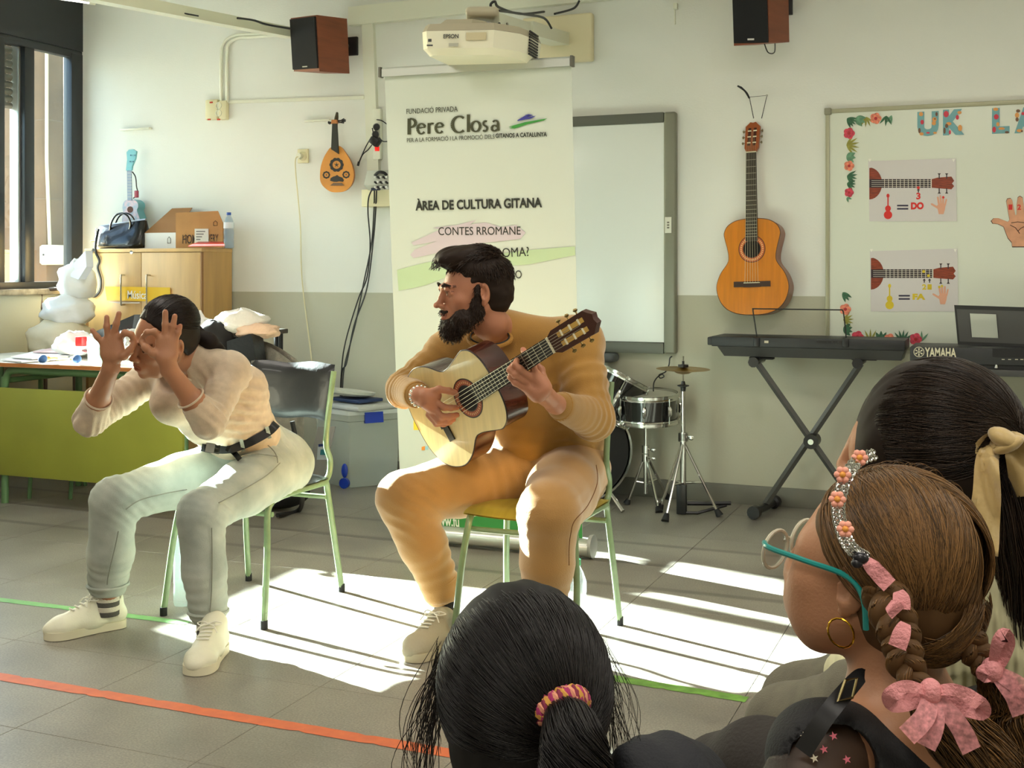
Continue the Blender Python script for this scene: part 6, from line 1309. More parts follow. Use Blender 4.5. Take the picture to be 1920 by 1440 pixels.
def surface_nets(Dm, lo, res):
    S = Dm < 0; c = np.zeros(tuple(x - 1 for x in Dm.shape), dtype=np.int8)
    offs = [(i, j, k) for i in (0, 1) for j in (0, 1) for k in (0, 1)]
    sh = Dm.shape
    for i, j, k in offs: c += S[i:sh[0] - 1 + i, j:sh[1] - 1 + j, k:sh[2] - 1 + k]
    act = (c > 0) & (c < 8); idx = np.argwhere(act); cid = np.full(c.shape, -1, dtype=np.int64); cid[act] = np.arange(len(idx))
    vals = {o: Dm[idx[:, 0] + o[0], idx[:, 1] + o[1], idx[:, 2] + o[2]] for o in offs}
    acc = np.zeros((len(idx), 3)); cnt = np.zeros(len(idx))
    for a in offs:
        for d in range(3):
            if a[d]: continue
            b = list(a); b[d] = 1; b = tuple(b); va, vb = vals[a], vals[b]; m = (va < 0) != (vb < 0)
            t = np.where(m, va / np.where(m, va - vb, 1), 0)
            pos = np.tile(np.array(a, dtype=float), (len(idx), 1)); pos[:, d] += t
            acc += pos * m[:, None]; cnt += m
    V = (idx + acc / cnt[:, None]) * res + lo
    quads = []
    for d in range(3):
        a = [slice(None)] * 3; b = [slice(None)] * 3; a[d] = slice(0, -1); b[d] = slice(1, None)
        S0, S1 = S[tuple(a)], S[tuple(b)]; e = np.argwhere(S0 != S1); flip = S0[e[:, 0], e[:, 1], e[:, 2]]
        u, v = [(1, 2), (2, 0), (0, 1)][d]; ok = (e[:, u] > 0) & (e[:, v] > 0) & (e[:, u] < sh[u] - 1) & (e[:, v] < sh[v] - 1); e = e[ok]; flip = flip[ok]
        def cc(du, dv): q = e.copy(); q[:, u] -= du; q[:, v] -= dv; return cid[q[:, 0], q[:, 1], q[:, 2]]
        q = np.stack([cc(1, 1), cc(0, 1), cc(0, 0), cc(1, 0)], 1); q[~flip] = q[~flip][:, ::-1]; quads.append(q)
    return V, np.concatenate(quads)
def vnormals(V, Q):
    n = np.cross(V[Q[:, 2]] - V[Q[:, 0]], V[Q[:, 3]] - V[Q[:, 1]]); N = np.zeros_like(V)
    for i in range(4): np.add.at(N, Q[:, i], n)
    return N / np.maximum(1e-12, np.linalg.norm(N, axis=1))[:, None]
def lap(V, Q, it=2, f=.5):
    for _ in range(it):
        S = np.zeros_like(V); C = np.zeros(len(V))
        for i in range(4): j = (i + 1) % 4; np.add.at(S, Q[:, i], V[Q[:, j]]); np.add.at(C, Q[:, i], 1); np.add.at(S, Q[:, j], V[Q[:, i]]); np.add.at(C, Q[:, j], 1)
        V = V * (1 - f) + f * S / np.maximum(C, 1)[:, None]
    return V
def noise3(P, seed=0):
    P = P + seed * 17.31; i = np.floor(P).astype(np.int64); f = P - i; f = f * f * (3 - 2 * f)
    def hsh(x, y, z):
        n = (x * 374761393 + y * 668265263 + z * 2147483647 + seed * 974711) & 0x7fffffff; n = ((n ^ (n >> 13)) * 1274126177) & 0x7fffffff; return ((n ^ (n >> 16)) & 0xffff) / 65535.0
    r = 0
    for a in (0, 1):
        for b in (0, 1):
            for c in (0, 1):
                w_ = (f[:, 0] if a else 1 - f[:, 0]) * (f[:, 1] if b else 1 - f[:, 1]) * (f[:, 2] if c else 1 - f[:, 2]); r = r + w_ * hsh(i[:, 0] + a, i[:, 1] + b, i[:, 2] + c)
    return r
def fold(V, Q, folds, base=.0015, bscale=14, seed=1):
    """folds: (centre, axis along the limb, radius of influence, amplitude, wavelength); ridges run across the axis, bent by noise"""
    N = vnormals(V, Q); d = base * (noise3(V * bscale, seed) - .5) * 2
    wob = noise3(V * 7, seed + 3) * 2.2 + noise3(V * 18, seed + 5) * .7
    for c, a, rad, amp, wl in folds:
        a = A3(Vector(a).normalized()); r = V - A3(c); w_ = np.exp(-((r ** 2).sum(1)) / rad ** 2); s_ = r @ a
        ph = s_ / wl * 2 * np.pi + wob * 3.0; rg = np.sin(ph); rg = np.where(rg > 0, rg ** .7, -np.abs(rg) * .6); msk = .35 + .65 * noise3(V * 9 + 5, seed + 9)
        d = d + amp * w_ * rg * msk
    return V + N * d[:, None]
def np_mesh(name, V, Q, mats, parent, label=None, kind=None, colr=None, mi=None, angle=180):
    me = bpy.data.meshes.new(name); me.vertices.add(len(V)); me.vertices.foreach_set('co', np.asarray(V, dtype=np.float32).ravel())
    k = Q.shape[1]; me.loops.add(len(Q) * k); me.loops.foreach_set('vertex_index', Q.astype(np.int32).ravel()); me.polygons.add(len(Q))
    me.polygons.foreach_set('loop_start', np.arange(0, len(Q) * k, k, dtype=np.int32)); me.update(calc_edges=True)
    if mi is not None: me.polygons.foreach_set('material_index', mi.astype(np.int32))
    if colr is None and any('tint' == n_.attribute_name for m_ in (mats if isinstance(mats, (list, tuple)) else [mats]) for n_ in m_.node_tree.nodes if n_.type == 'ATTRIBUTE'): colr = np.ones((len(V), 3))
    if colr is not None:
        at = me.color_attributes.new('tint', 'FLOAT_COLOR', 'POINT'); c4 = np.ones((len(V), 4), dtype=np.float32); c4[:, :3] = colr; at.data.foreach_set('color', c4.ravel())
    return obj_from(name, me, mats, parent, label, kind, None, angle)
def vw(r, up, tow): return Vector((CT, ST, 0)) * r + Vector((0, 0, 1)) * up + Vector((ST, -CT, 0)) * tow   # view-aligned direction
class Frame:
    def __init__(s, o, f, u, sc_=1.0):
        s.o = Vector(o); s.y = Vector(f).normalized(); u = Vector(u); s.z = (u - s.y * u.dot(s.y)).normalized(); s.x = s.y.cross(s.z).normalized(); s.s = sc_
        s.R = Matrix((s.x, s.y, s.z)).transposed()
    def __call__(s, x, y, z): return s.o + (s.x * x + s.y * y + s.z * z) * s.s
    def inv(s, V): return (V - A3(s.o)) @ np.array(s.R) / s.s
def head_sdf(S, Fm, male=False, plain=False, nose=1.0, ears=True):
    s = Fm.s; Rr = Fm.R
    def e(c, r, k=.02, op=1, rot=None): S.el(Fm(*c), [q * s for q in r], Rr @ rot if rot is not None else Rr, k * s, op)
    def c(a, b, ra, rb, k=.01, op=1, **kw): S.rc(Fm(*a), Fm(*b), ra * s, rb * s, k * s, op=op, **kw)
    e((0, -.022, .035), (.073, .092, .082), .01)
    e((0, .03, -.015), (.061, .060, .085), .03)
    e((0, .035, -.072), (.046 if not male else .052, .050, .036), .03)
    e((0, .074, -.100), (.018, .015, .014), .02)
    for x in (-1, 1):
        e((x * .038, .058, -.022), (.020, .020, .018), .02)
        c((x * .05, -.01, -.05), (x * .034, .045, -.09), .016, .014, .03)
        if plain: e((x * .03, .06, .01), (.024, .022, .026), .02); continue
        e((x * .031, .094, .004), (.016, .012, .011), .012, -1)           # socket
        e((x * .031, .079, .004), (.0125, .0125, .0125), .001)             # eyeball
        c((x * .019, .088, .0085), (x * .031, .0925, .0125), .0028, .003, .003); c((x * .031, .0925, .0125), (x * .044, .084, .007), .003, .0026, .003)
        c((x * .019, .087, -.001), (x * .031, .090, -.005), .0022, .0024, .003); c((x * .031, .090, -.005), (x * .043, .083, .0), .0024, .0022, .003)
        c((x * .012, .091, .021), (x * .044, .080, .022), .006 if not male else .008, .005, .012)
    c((0, .088, .016), (0, .106 * 1, -.028), .0075, .0095, .010)
    e((0, .110 * nose, -.031), (.0105, .0095, .009), .006)
    for x in (-1, 1):
        e((x * .0115, .101, -.035), (.0072, .009, .0068), .005)
        e((x * .006, .108, -.0415), (.0035, .005, .003), .002, -1)
    e((0, .086, -.062), (.026, .015, .022), .016)
    c((-.020, .0915, -.0625), (-.006, .100, -.0575), .0030, .0045, .004); c((.020, .0915, -.0625), (.006, .100, -.0575), .0030, .0045, .004); c((-.006, .100, -.0580), (.006, .100, -.0580), .0042, .0042, .003)
    c((-.018, .0915, -.0655), (0, .0985, -.0705), .0032, .0055, .004); c((.018, .0915, -.0655), (0, .0985, -.0705), .0032, .0055, .004)
    e((0, .097, -.0635), (.022, .006, .0013), .0015, -1)
    if ears:
        for x in (-1, 1):
            rot = Matrix.Rotation(R(-22 * x), 3, 'Z')
            e((x * .076, -.012, -.006), (.007, .018, .031), .006, 1, rot); e((x * .0815, -.006, -.002), (.006, .010, .019), .003, -1, rot)
            e((x * .0745, -.006, -.034), (.006, .008, .010), .004)
def skin_tint(Fm, V, base=None, lips=(.78, .42, .40), male=False, brow=True):
    C = np.ones((len(V), 3)) if base is None else base; L = Fm.inv(V); x, y, z = L[:, 0], L[:, 1], L[:, 2]
    def mixc(mask, c_): 
        m = np.clip(mask, 0, 1)[:, None]; C[:] = C * (1 - m) + np.array(c_) * m
    near = (np.abs(x) < .12) & (np.abs(y) < .13) & (np.abs(z) < .14)
    g = lambda cx, cy, cz, r: np.exp(-(((x - cx) ** 2 + (y - cy) ** 2 + (z - cz) ** 2) / r ** 2)) * near
    mixc((g(.042, .065, -.028, .02) + g(-.042, .065, -.028, .02)) * .35, (1.0, .72, .66)); mixc(g(0, .112, -.032, .014) * .3, (1, .74, .68))
    lp = ((x / .0225) ** 2 + ((z + .0635) / .0115) ** 2 < 1) & (y > .086) & near; mixc(lp * .85, lips)
    ey = ((np.abs(x) - .031) ** 2 + (z - .004) ** 2 < .0105 ** 2) & (y > .07) & near; dis = np.sqrt((np.abs(x) - .031) ** 2 + (z - .004) ** 2)
    op = ey & (np.abs(z - .0035) < .0052); mixc(op * 1.0, (.98, 1.08, 1.16)); mixc((op & (dis < .0068)) * 1.0, (.16, .10, .07))
    mixc((ey & ~op & (z > .0)) * .3, (.7, .5, .45)); mixc((near & (y > .07) & (np.abs(np.abs(x) - .031) < .013) & (np.abs(z - .0098 + (np.abs(x) - .031) ** 2 * 14) < .0014)) * .85, (.2, .13, .1))
    if brow: b = (np.abs(np.abs(x) - .030) < .016) & (np.abs(z - (.0235 - (np.abs(x) - .03) ** 2 * 9)) < .0038) & (y > .06) & near; mixc(b * .9, (.17, .11, .08))
    return C
SKIN = dict(rough=.48, sss=.08, spec=.4, bump=.12, bs=260)
def ribbons(name, paths, rad, mats, parent, label=None, taper=True, sides=3):
    """many thin strands, one mesh: paths (N, K, 3)"""
    P = np.asarray(paths); N_, K, _ = P.shape; T = np.gradient(P, axis=1); T /= np.maximum(1e-9, np.linalg.norm(T, axis=2))[..., None]
    up = np.array((.3, .2, .93)); A_ = np.cross(T, up); A_ /= np.maximum(1e-9, np.linalg.norm(A_, axis=2))[..., None]; B_ = np.cross(T, A_)
    r = np.full((N_, K), rad) if np.isscalar(rad) else rad
    if taper: r = r * np.minimum(1, .35 + 3 * np.minimum(np.linspace(0, 1, K), 1 - np.linspace(0, 1, K)))[None, :]
    V = np.stack([P + (A_ * math.cos(2 * math.pi * j / sides) + B_ * math.sin(2 * math.pi * j / sides)) * r[..., None] for j in range(sides)], 2).reshape(-1, 3)
    i = np.arange(N_)[:, None, None] * K * sides; k = np.arange(K - 1)[None, :, None] * sides; j = np.arange(sides)[None, None, :]; j2 = (j + 1) % sides
    Q = np.stack([i + k + j, i + k + j2, i + k + sides + j2, i + k + sides + j], 3).reshape(-1, 4)
    tn = np.repeat(np.random.default_rng(7).uniform(.35, 2.0, N_), K * sides)[:, None] * np.ones(3)
    return np_mesh(name, V, Q, mats, parent, label, 'stuff', tn)
def hair_mat(name, rgb, rgb2, vs=60, rough=.34, stretch=None):
    M(name + '_core', [int(.55 * a + .45 * b) for a, b in zip(rgb2, rgb)], .6, spec=.2)
    return M(name, [int(.4 * a + .6 * b) for a, b in zip(rgb2, rgb)], rough, attr='tint', spec=.3)
def core(m): return MC[m.name + '_core']
def scalp_strands(Fm, c, rad, starts, tie, n_, K=16, lift=.004, seed=0, jit=.05, sag=None):
    """strands over an ellipsoid (local frame c, rad) from start directions to a tie direction"""
    rg = np.random.default_rng(seed); out = []
    tie = np.array(tie, float); tie /= np.linalg.norm(tie); c = np.array(c); rad = np.array(rad)
    for _ in range(n_):
        a = starts(rg); a = np.array(a, float); a /= np.linalg.norm(a); b = tie + rg.normal(0, jit, 3); b /= np.linalg.norm(b)
        t = np.linspace(0, 1, K)[:, None]; om = math.acos(max(-.9999, min(.9999, a @ b))); so = math.sin(om)
        D_ = (np.sin((1 - t) * om) * a + np.sin(t * om) * b) / max(so, 1e-6)
        l = 1 + (lift * (rg.random() * .9 + .1) * np.sin(t * np.pi) ** .5) / .09 + .006 * np.sin(t * 9 + rg.random() * 6) * rg.random()
        out.append(c + D_ * rad * l)
    P = np.array(out) * Fm.s; Rm = np.array(Fm.R); return P @ Rm.T + A3(Fm.o)
def finger(S, pts, r0, k=.004):
    n = len(pts); rs = [r0 * (1 - .22 * i / (n - 1)) for i in range(n)]
    for i in range(n - 1): S.rc(pts[i], pts[i + 1], rs[i], rs[i + 1], k)
    for i in range(1, n - 1): S.el(pts[i], (rs[i] * 1.06,) * 3, None, k)
# ------------------------------------------------------------------ seated woman, hands as goggles
def person(label, loc): return thing('person', loc, label, 'person')
pel = W(492, 868, 4.38)
wo = person('woman with dark hair in beige top and light jeans, seated and making finger goggles', (pel.x, pel.y, 0))
skin_w = M('skin_woman', (172, 120, 88), attr='tint', **SKIN)
chest = W(368, 712, 4.08); neckb = W(350, 672, 4.0); sL = W(432, 698, 4.00); sR = W(287, 704, 4.17)
eL = W(392, 792, 3.84); wL = W(318, 694, 3.74); eR = W(168, 788, 3.95); wR = W(208, 690, 3.78)
hd = Frame(W(304, 634, 3.88), vw(-.64, -.30, .70), vw(.08, .9, .44), 1.04)
# skin: head, neck, chest core
S = Sdf(); head_sdf(S, hd, nose=1.0)
S.chain([hd(0, -.03, -.05), hd(0, -.045, -.10), neckb], [.050, .046, .052], .02)
S.rc(neckb, chest, .06, .10, .03); S.rc(neckb, sL, .045, .035, .03); S.rc(neckb, sR, .045, .035, .03)
hipc = W(470, 838, 4.34); mid = W(425, 785, 4.22)
# arms + hands
S2 = S; S2.chain([sL, eL], [.042, .040], .02); S2.chain([sR, eR], [.040, .040], .02); S2.chain([eL + (sL - eL) * .25, eL, wL], [.040, .040, .026], .01, None); S2.rc(eL, eL.lerp(wL, .4), .040, .041, .01)
S2.chain([eR + (sR - eR) * .25, eR, wR], [.040, .040, .026], .01); S2.rc(eR, eR.lerp(wR, .4), .040, .041, .01)
def Wp(l, t): return [W(x, y, t + dz) for x, y, dz in l]
# right hand (palm to camera)
tR = 3.765
S2.rc(wR, W(211, 668, tR), .026, .030, .012, vw(0, 0, 1), .62); S2.chain(Wp([(200, 662, 0), (196, 642, 0)], tR), [.021, .016], .012, vw(0, 0, 1), .7)
S2.chain(Wp([(212, 664, 0), (207, 637, 0)], tR), [.024, .018], .012, vw(0, 0, 1), .7); S2.chain(Wp([(222, 662, -.004), (219, 633, 0)], tR), [.022, .017], .012, vw(0, 0, 1), .7)
finger(S2, Wp([(193, 644, 0), (182, 631, -.006), (173, 619, -.004)], tR), .0098)
finger(S2, Wp([(203, 634, 0), (200, 612, -.008), (200, 595, -.006)], tR), .0108)
finger(S2, Wp([(213, 631, 0), (218, 607, -.008), (223, 588, -.006)], tR), .0112)
finger(S2, Wp([(224, 634, 0), (234, 624, -.016), (246, 627, -.012), (250, 638, .0)], tR), .0108)
finger(S2, Wp([(218, 672, -.008), (232, 667, -.018), (243, 658, -.014), (250, 645, -.002)], tR), .0125, .008)
# left hand (back of hand towards camera and right)
tL = 3.725
S2.rc(wL, W(312, 672, tL), .026, .029, .012); S2.chain(Wp([(304, 665, 0), (302, 640, -.002)], tL), [.024, .018], .012, vw(0, 0, 1), .75); S2.chain(Wp([(314, 664, 0), (314, 636, .0)], tL), [.024, .018], .012, vw(0, 0, 1), .75); S2.chain(Wp([(322, 664, .004), (326, 641, .004)], tL), [.020, .015], .012, vw(0, 0, 1), .75)
finger(S2, Wp([(309, 634, 0), (310, 608, -.004), (310, 585, -.004)], tL), .0112)
finger(S2, Wp([(318, 636, .002), (324, 612, 0), (328, 593, 0)], tL), .0108)
finger(S2, Wp([(327, 642, .004), (334, 624, .004), (338, 611, .004)], tL), .0098)
finger(S2, Wp([(301, 636, 0), (290, 622, -.012), (276, 623, -.010), (267, 634, .004)], tL), .0108)
finger(S2, Wp([(300, 668, -.004), (287, 662, -.016), (274, 652, -.012), (266, 641, .002)], tL), .0125, .008)
def tipc(C_, V_, pts, r=.011, c_=(1.15, .82, .80)):
    for p in pts: m = np.exp(-((V_ - A3(p)) ** 2).sum(1) / r ** 2)[:, None] * .5; C_ = C_ * (1 - m) + np.array(c_) * m
    return C_
TIPS = ( Wp([(171, 617, 0), (200, 591, 0), (223, 584, 0)], tR) + Wp([(310, 582, 0), (327, 590, 0), (335, 611, 0)], tL))
# ankle skin strips
kR, aR = W(214, 938, 3.97), W(202, 1124, 4.06); kL, aL = W(376, 962, 3.83), W(391, 1176, 3.86)
hR_, hL_ = pel + Vector((-.085, -.01, -.005)), pel + Vector((.085, -.01, -.005))
S.chain([chest, mid, hipc, pel], [.09, .085, .08, .10], .03); S.chain([hR_, kR, aR], [.075, .05, .034], .02); S.chain([hL_, kL, aL], [.075, .05, .034], .02)
def body_mesh(S, Fm, m, par, tips, arms, **kw):
    V, Q = S.mesh(.0036); V = lap(V, Q, 1, .3); C = skin_tint(Fm, V, **kw); C *= (.95 + .08 * noise3(V * 30, 3)[:, None])
    C = tipc(C, V, tips); return np_mesh('body', V, Q, m, par, colr=C)
body_mesh(S, hd, skin_w, wo, TIPS, None)
# sweater
sw_m = M('beige_knit', (198, 178, 152), .85, var=.05, vs=40, bump=.35, bs=420, sheen=.3)
lat = (sL - sR).normalized(); fwd = (chest - hipc).normalized().cross(lat).normalized()
S = Sdf()
S.chain([hipc, mid, chest], [.146, .150, .135], .05, fwd, .72)
S.chain([chest, W(355, 690, 4.03)], [.128, .08], .05, fwd, .75)
S.el(W(455, 728, 4.17), (.085, .085, .085), None, .07); S.el(W(330, 755, 4.02), (.085, .085, .08), None, .06); S.el(W(395, 790, 4.10), (.10, .09, .085), None, .06)
S.rc(neckb, sL, .052, .056, .03); S.rc(neckb, sR, .052, .054, .03); S.rc(sL, chest, .060, .085, .05); S.rc(sR, chest, .056, .085, .05)
S.chain([sL, eL.lerp(sL, .5), eL, eL.lerp(wL, .28)], [.060, .056, .051, .049], .015); S.chain([sR, eR.lerp(sR, .5), eR, eR.lerp(wR, .30)], [.064, .056, .050, .047], .015)
cL = eL.lerp(wL, .27); S.plane(hipc + (mid - hipc) * .22, hipc - mid, .008)
S.el(hd(0, -.03, -.155), (.058, .062, .05), hd.R, .012, -1)
V, Q = S.mesh(.0062); 
fl_ = [(eL, eL - sL, .085, .0085, .024), (eR, eR - sR, .085, .0085, .022), (eR.lerp(sR, .5), eR - sR, .10, .004, .03), (sL, lat + Vector((0, 0, .6)), .10, .004, .035), (mid, mid - chest, .16, .008, .05), (hipc, mid - hipc, .13, .010, .035), (chest.lerp(sL, .6) + Vector((0, 0, -.05)), lat + Vector((0, .3, .8)), .10, .009, .03), (W(455, 770, 4.1), Vector((.4, 0, 1)), .11, .010, .036)]
V = fold(V, Q, fl_, .0022, 12, 2); V = lap(V, Q, 1, .4)
np_mesh('sweater', V, Q, sw_m, wo); VSW = V
for e_, w_ in ((eL, wL), (eR, wR)):
    q = MB(); d = (w_ - e_).normalized(); p = e_.lerp(w_, .28) + d * .043; x = d.orthogonal().normalized(); y = d.cross(x)
    q.tube([p + (x * math.cos(a * .2618) + y * math.sin(a * .2618)) * .044 for a in range(24)], .0035, 6, closed=True); q.build('cuff_hem', sw_m, wo)
# jeans
jean = M('light_denim', (186, 192, 180), .8, var=.16, vs=9, bump=.3, bs=500, rgb2=(150, 158, 148)); jseam = M('denim_seam', (132, 134, 122), .8)
S = Sdf(); S.el(pel + Vector((0, .02, .0)), (.185, .145, .125), None, .03); S.rc(pel, hipc.lerp(mid, .28), .148, .142, .05, fwd, .82)
S.chain([hR_, hR_.lerp(kR, .5), kR], [.108, .092, .074], .025); S.chain([hL_, hL_.lerp(kL, .5), kL], [.110, .094, .072], .025)
S.chain([kR, kR.lerp(aR, .5), aR + Vector((0, 0, .055))], [.076, .074, .064], .02); S.chain([kL, kL.lerp(aL, .5), aL + Vector((0, 0, .055))], [.074, .069, .061], .02)
for a_, k_, r_ in ((aR, kR, .053), (aL, kL, .052)): S.plane(Vector((0, 0, -9)), (0, 0, -1), .001) if False else None
S.el(aR + Vector((0, 0, -.03)), (.085, .085, .055), None, .002, -1); S.el(aL + Vector((0, 0, -.03)), (.085, .085, .055), None, .002, -1)
V, Q = S.mesh(.0062)
def kn(k_, h_, a_): return [(k_ + Vector((0, .04, -.01)), (h_ - k_).normalized() - (a_ - k_).normalized(), .085, .007, .028), (k_.lerp(a_, .75), a_ - k_, .10, .004, .035), (h_ + Vector((0, -.05, .04)), k_ - h_, .12, .006, .034)]
V = fold(V, Q, kn(kR, hR_, aR) + kn(kL, hL_, aL), .0025, 14, 5); V = lap(V, Q, 1, .3)
jn = np_mesh('jeans', V, Q, jean, wo)
def on_surf(Vs, p, d, lim=.13):  # push a point out to the mesh along d
    r = Vs - A3(p); d = A3(Vector(d).normalized()); s_ = r @ d; off = r - s_[:, None] * d; m = ((off ** 2).sum(1) < .012 ** 2) & (s_ > 0) & (s_ < lim)
    return Vector(p) + Vector(d) * (float(s_[m].max()) if m.any() else .08)
def shot(Vs, px, py, off=.004, tol=5):
    """point of a surface met by the sight line of a photo pixel"""
    t = -Vs[:, 0] * ST + Vs[:, 1] * CT; u = CX + F * (Vs[:, 0] * CT + Vs[:, 1] * ST) / t; v = HY - F * (Vs[:, 2] - H) / t
    m = (np.abs(u - px) < tol) & (np.abs(v - py) < tol); return W(px, py, (float(t[m].min()) if m.any() else 4.1) - off)
def seams(Vs, paths, m, par, r=.0018):
    for pts in paths:
        P_ = [Vector((x, y, 0)) for x, y in pts]; q = MB(); q.tube([shot(Vs, p.x, p.y, .0005) for p in smooth_path(P_, 5)], r, 5); q.build('seam', m, par)
seams(V, ([(525, 868), (503, 889), (474, 908), (439, 928), (410, 943)], [(397, 990), (398, 1046), (397, 1104), (394, 1148)], [(236, 955), (262, 938), (306, 926), (350, 918)], [(222, 996), (216, 1025), (204, 1075), (201, 1096)], [(500, 833), (512, 844), (519, 856), (521, 868)], [(446, 857), (474, 851), (500, 853), (520, 856)], [(440, 846), (470, 840), (500, 833), (520, 822)]), jseam, wo)
for a_ in (aR, aL):
    q = MB(); ring = [on_surf(V, a_ + Vector((0, 0, .052)), (math.cos(i * .3927), math.sin(i * .3927), 0), .085) for i in range(16)]; q.tube(ring, .006, 6, closed=True); q.build('hem', jean, wo)
q = MB(); c_ = hd(0, -.045, -.142); x_ = hd.x; y_ = (hd.y * .8 + hd.z * .6).normalized(); q.tube([c_ + x_ * math.cos(a * .2618) * .066 + y_ * math.sin(a * .2618) * .066 for a in range(24)], .0045, 6, closed=True); q.build('neck_rib', sw_m, wo)
# belt
VA = np.concatenate([V, VSW])
def band(Vs, pts, hw, m, par, nm, off=.006):
    P_ = smooth_path([Vector((x, y, 0)) for x, y in pts], 5); v = []; k = len(P_)
    for i, p in enumerate(P_):
        d = (P_[min(i + 1, k - 1)] - P_[max(i - 1, 0)]).normalized(); n_ = Vector((-d.y, d.x, 0)) * hw; c = shot(Vs, p.x, p.y, off); t = (c - O).dot(Vector((-ST, CT, 0)))
        a_, b_ = W(p.x - n_.x, p.y - n_.y, t), W(p.x + n_.x, p.y + n_.y, t); bk = ray(p.x, p.y) * .012; v += [a_, b_, b_ + bk, a_ + bk]
    q = MB(); q.add(v, [(0, 3, 2, 1), (4 * k - 4, 4 * k - 3, 4 * k - 2, 4 * k - 1)] + [(4 * i + j, 4 * i + (j + 1) % 4, 4 * i + 4 + (j + 1) % 4, 4 * i + 4 + j) for i in range(k - 1) for j in range(4)]); return q.build(nm, m, par)
bl = band(VA, [(378, 838), (400, 842), (430, 842), (462, 832), (490, 818), (508, 806), (519, 794)], 8, M('belt_black', (16, 15, 15), .4), wo, 'belt')
band(VA, [(386, 838), (412, 843)], 9, chrome, bl, 'buckle', .014); band(VA, [(424, 840), (438, 848), (450, 862)], 5, M('belt_black', (16, 15, 15), .4), bl, 'belt_end', .016)
band(VA, [(500, 800), (506, 822)], 3.5, jean, wo, 'belt_loop', .012); band(VA, [(452, 824), (457, 846)], 3.5, jean, wo, 'belt_loop', .014)
# socks and sneakers
def sock(a_, parent, label=None):
    for k in range(7):
        z0 = -.052 + k * .0165; q = MB(); q.lathe(a_ + Vector((0, 0, z0)), (0, 0, 1), [(.037 + .0006 * k, 0), (.0385, .002), (.0385, .0150), (.037, .0165)], 20)
        q.build('sock_band', M('sock_dark', (84, 82, 76), .9, bump=.6, bs=300) if k % 2 == 0 or k > 4 else M('sock_cream', (214, 208, 190), .9, bump=.6, bs=300), parent)
def shoe(name, heel, toe, ank, parent, m_up, m_sole, m_lace, wd=.047, hgt=.085):
    heel = Vector(heel); toe = Vector(toe); heel.z = toe.z = 0; f = (toe - heel).normalized(); s_ = Vector((f.y, -f.x, 0)); L = (toe - heel).length
    def P(a, b, z): return heel + f * (a * L) + s_ * b + Vector((0, 0, z))
    S = Sdf(); S.chain([P(.13, 0, .045), P(.45, 0, .04), P(.78, 0, .036)], [wd * .86, wd * .9, wd * 1.0], .03, (0, 0, 1), .78); S.rc(P(.78, 0, .034), P(.90, .004, .030), wd * .95, wd * .62, .02, (0, 0, 1), .75)
    S.rc(P(.16, 0, .06), P(.18, 0, hgt + .012), .040, .041, .02); S.rc(P(.3, 0, .085), P(.62, 0, .060), .034, .026, .025)
    S.el(Vector((ank.x, ank.y, hgt + .035)), (.041, .045, .034), None, .004, -1); S.plane((0, 0, .018), (0, 0, -1), .002)
    V_, Q_ = S.mesh(.0042); V_ = lap(V_, Q_, 1, .3)
    up = np_mesh(name, V_, Q_, m_up, parent)
    q = MB(); ol = [(.0, 0), (.02, .6), (.1, .86), (.3, .84), (.5, .88), (.7, 1.05), (.85, 1.0), (.95, .7), (1.0, 0)]
    pts = [(a, b * wd) for a, b in ol] + [(a, -b * wd) for a, b in ol[-2:0:-1]]; pts = [(p.x, p.y) for p in smooth_path([Vector((a, b, 0)) for a, b in pts], 3, True)]
    q.prism([P(a, b * 1.03, .002) for a, b in pts], (0, 0, .026)); q.build('sole', m_sole, parent)
    for i in range(5):
        a = .40 + i * .065; q = MB(); q.tube(smooth_path([on_surf(V_, P(a, -.018, .03), (0, 0, 1)) + Vector((0, 0, .001)), on_surf(V_, P(a + .02, 0, .03), (0, 0, 1)) + Vector((0, 0, .002)), on_surf(V_, P(a + .01, .018, .03), (0, 0, 1)) + Vector((0, 0, .001))], 4), .0028, 6); q.build('lace', m_lace, parent)
    q = MB(); t_ = on_surf(V_, P(.42, 0, .03), (0, 0, 1)); 
    for sg in (-1, 1): q.tube(smooth_path([t_, t_ + s_ * sg * .02 + Vector((0, 0, .008)), t_ + s_ * sg * .038 - f * .01, t_ + s_ * sg * .024 + f * .012, t_], 4), .0022, 5); q.tube(smooth_path([t_, t_ + s_ * sg * .02 + f * .02, t_ + s_ * sg * .034 + f * .03 - Vector((0, 0, .018))], 4), .002, 5)
    q.build('lace_bow', m_lace, parent, kind='stuff')
    return V_
shoe_m = M('sneaker_white', (226, 224, 200), .5, bump=.15, bs=200); sole_m = M('sole_cream', (222, 216, 188), .55); lace_m = M('lace_white', (232, 230, 214), .8)
hRs, tRs = onZ(234, 1172, 0), onZ(88, 1200, 0); hLs, tLs = onZ(410, 1218, 0), onZ(356, 1280, 0)
shoe('sneaker', hRs, hRs + (tRs - hRs).normalized() * .272, aR, wo, shoe_m, sole_m, lace_m); shoe('sneaker', hLs, hLs + (tLs - hLs).normalized() * .262, aL, wo, shoe_m, sole_m, lace_m)
sock(aR, wo); sock(aL, wo)
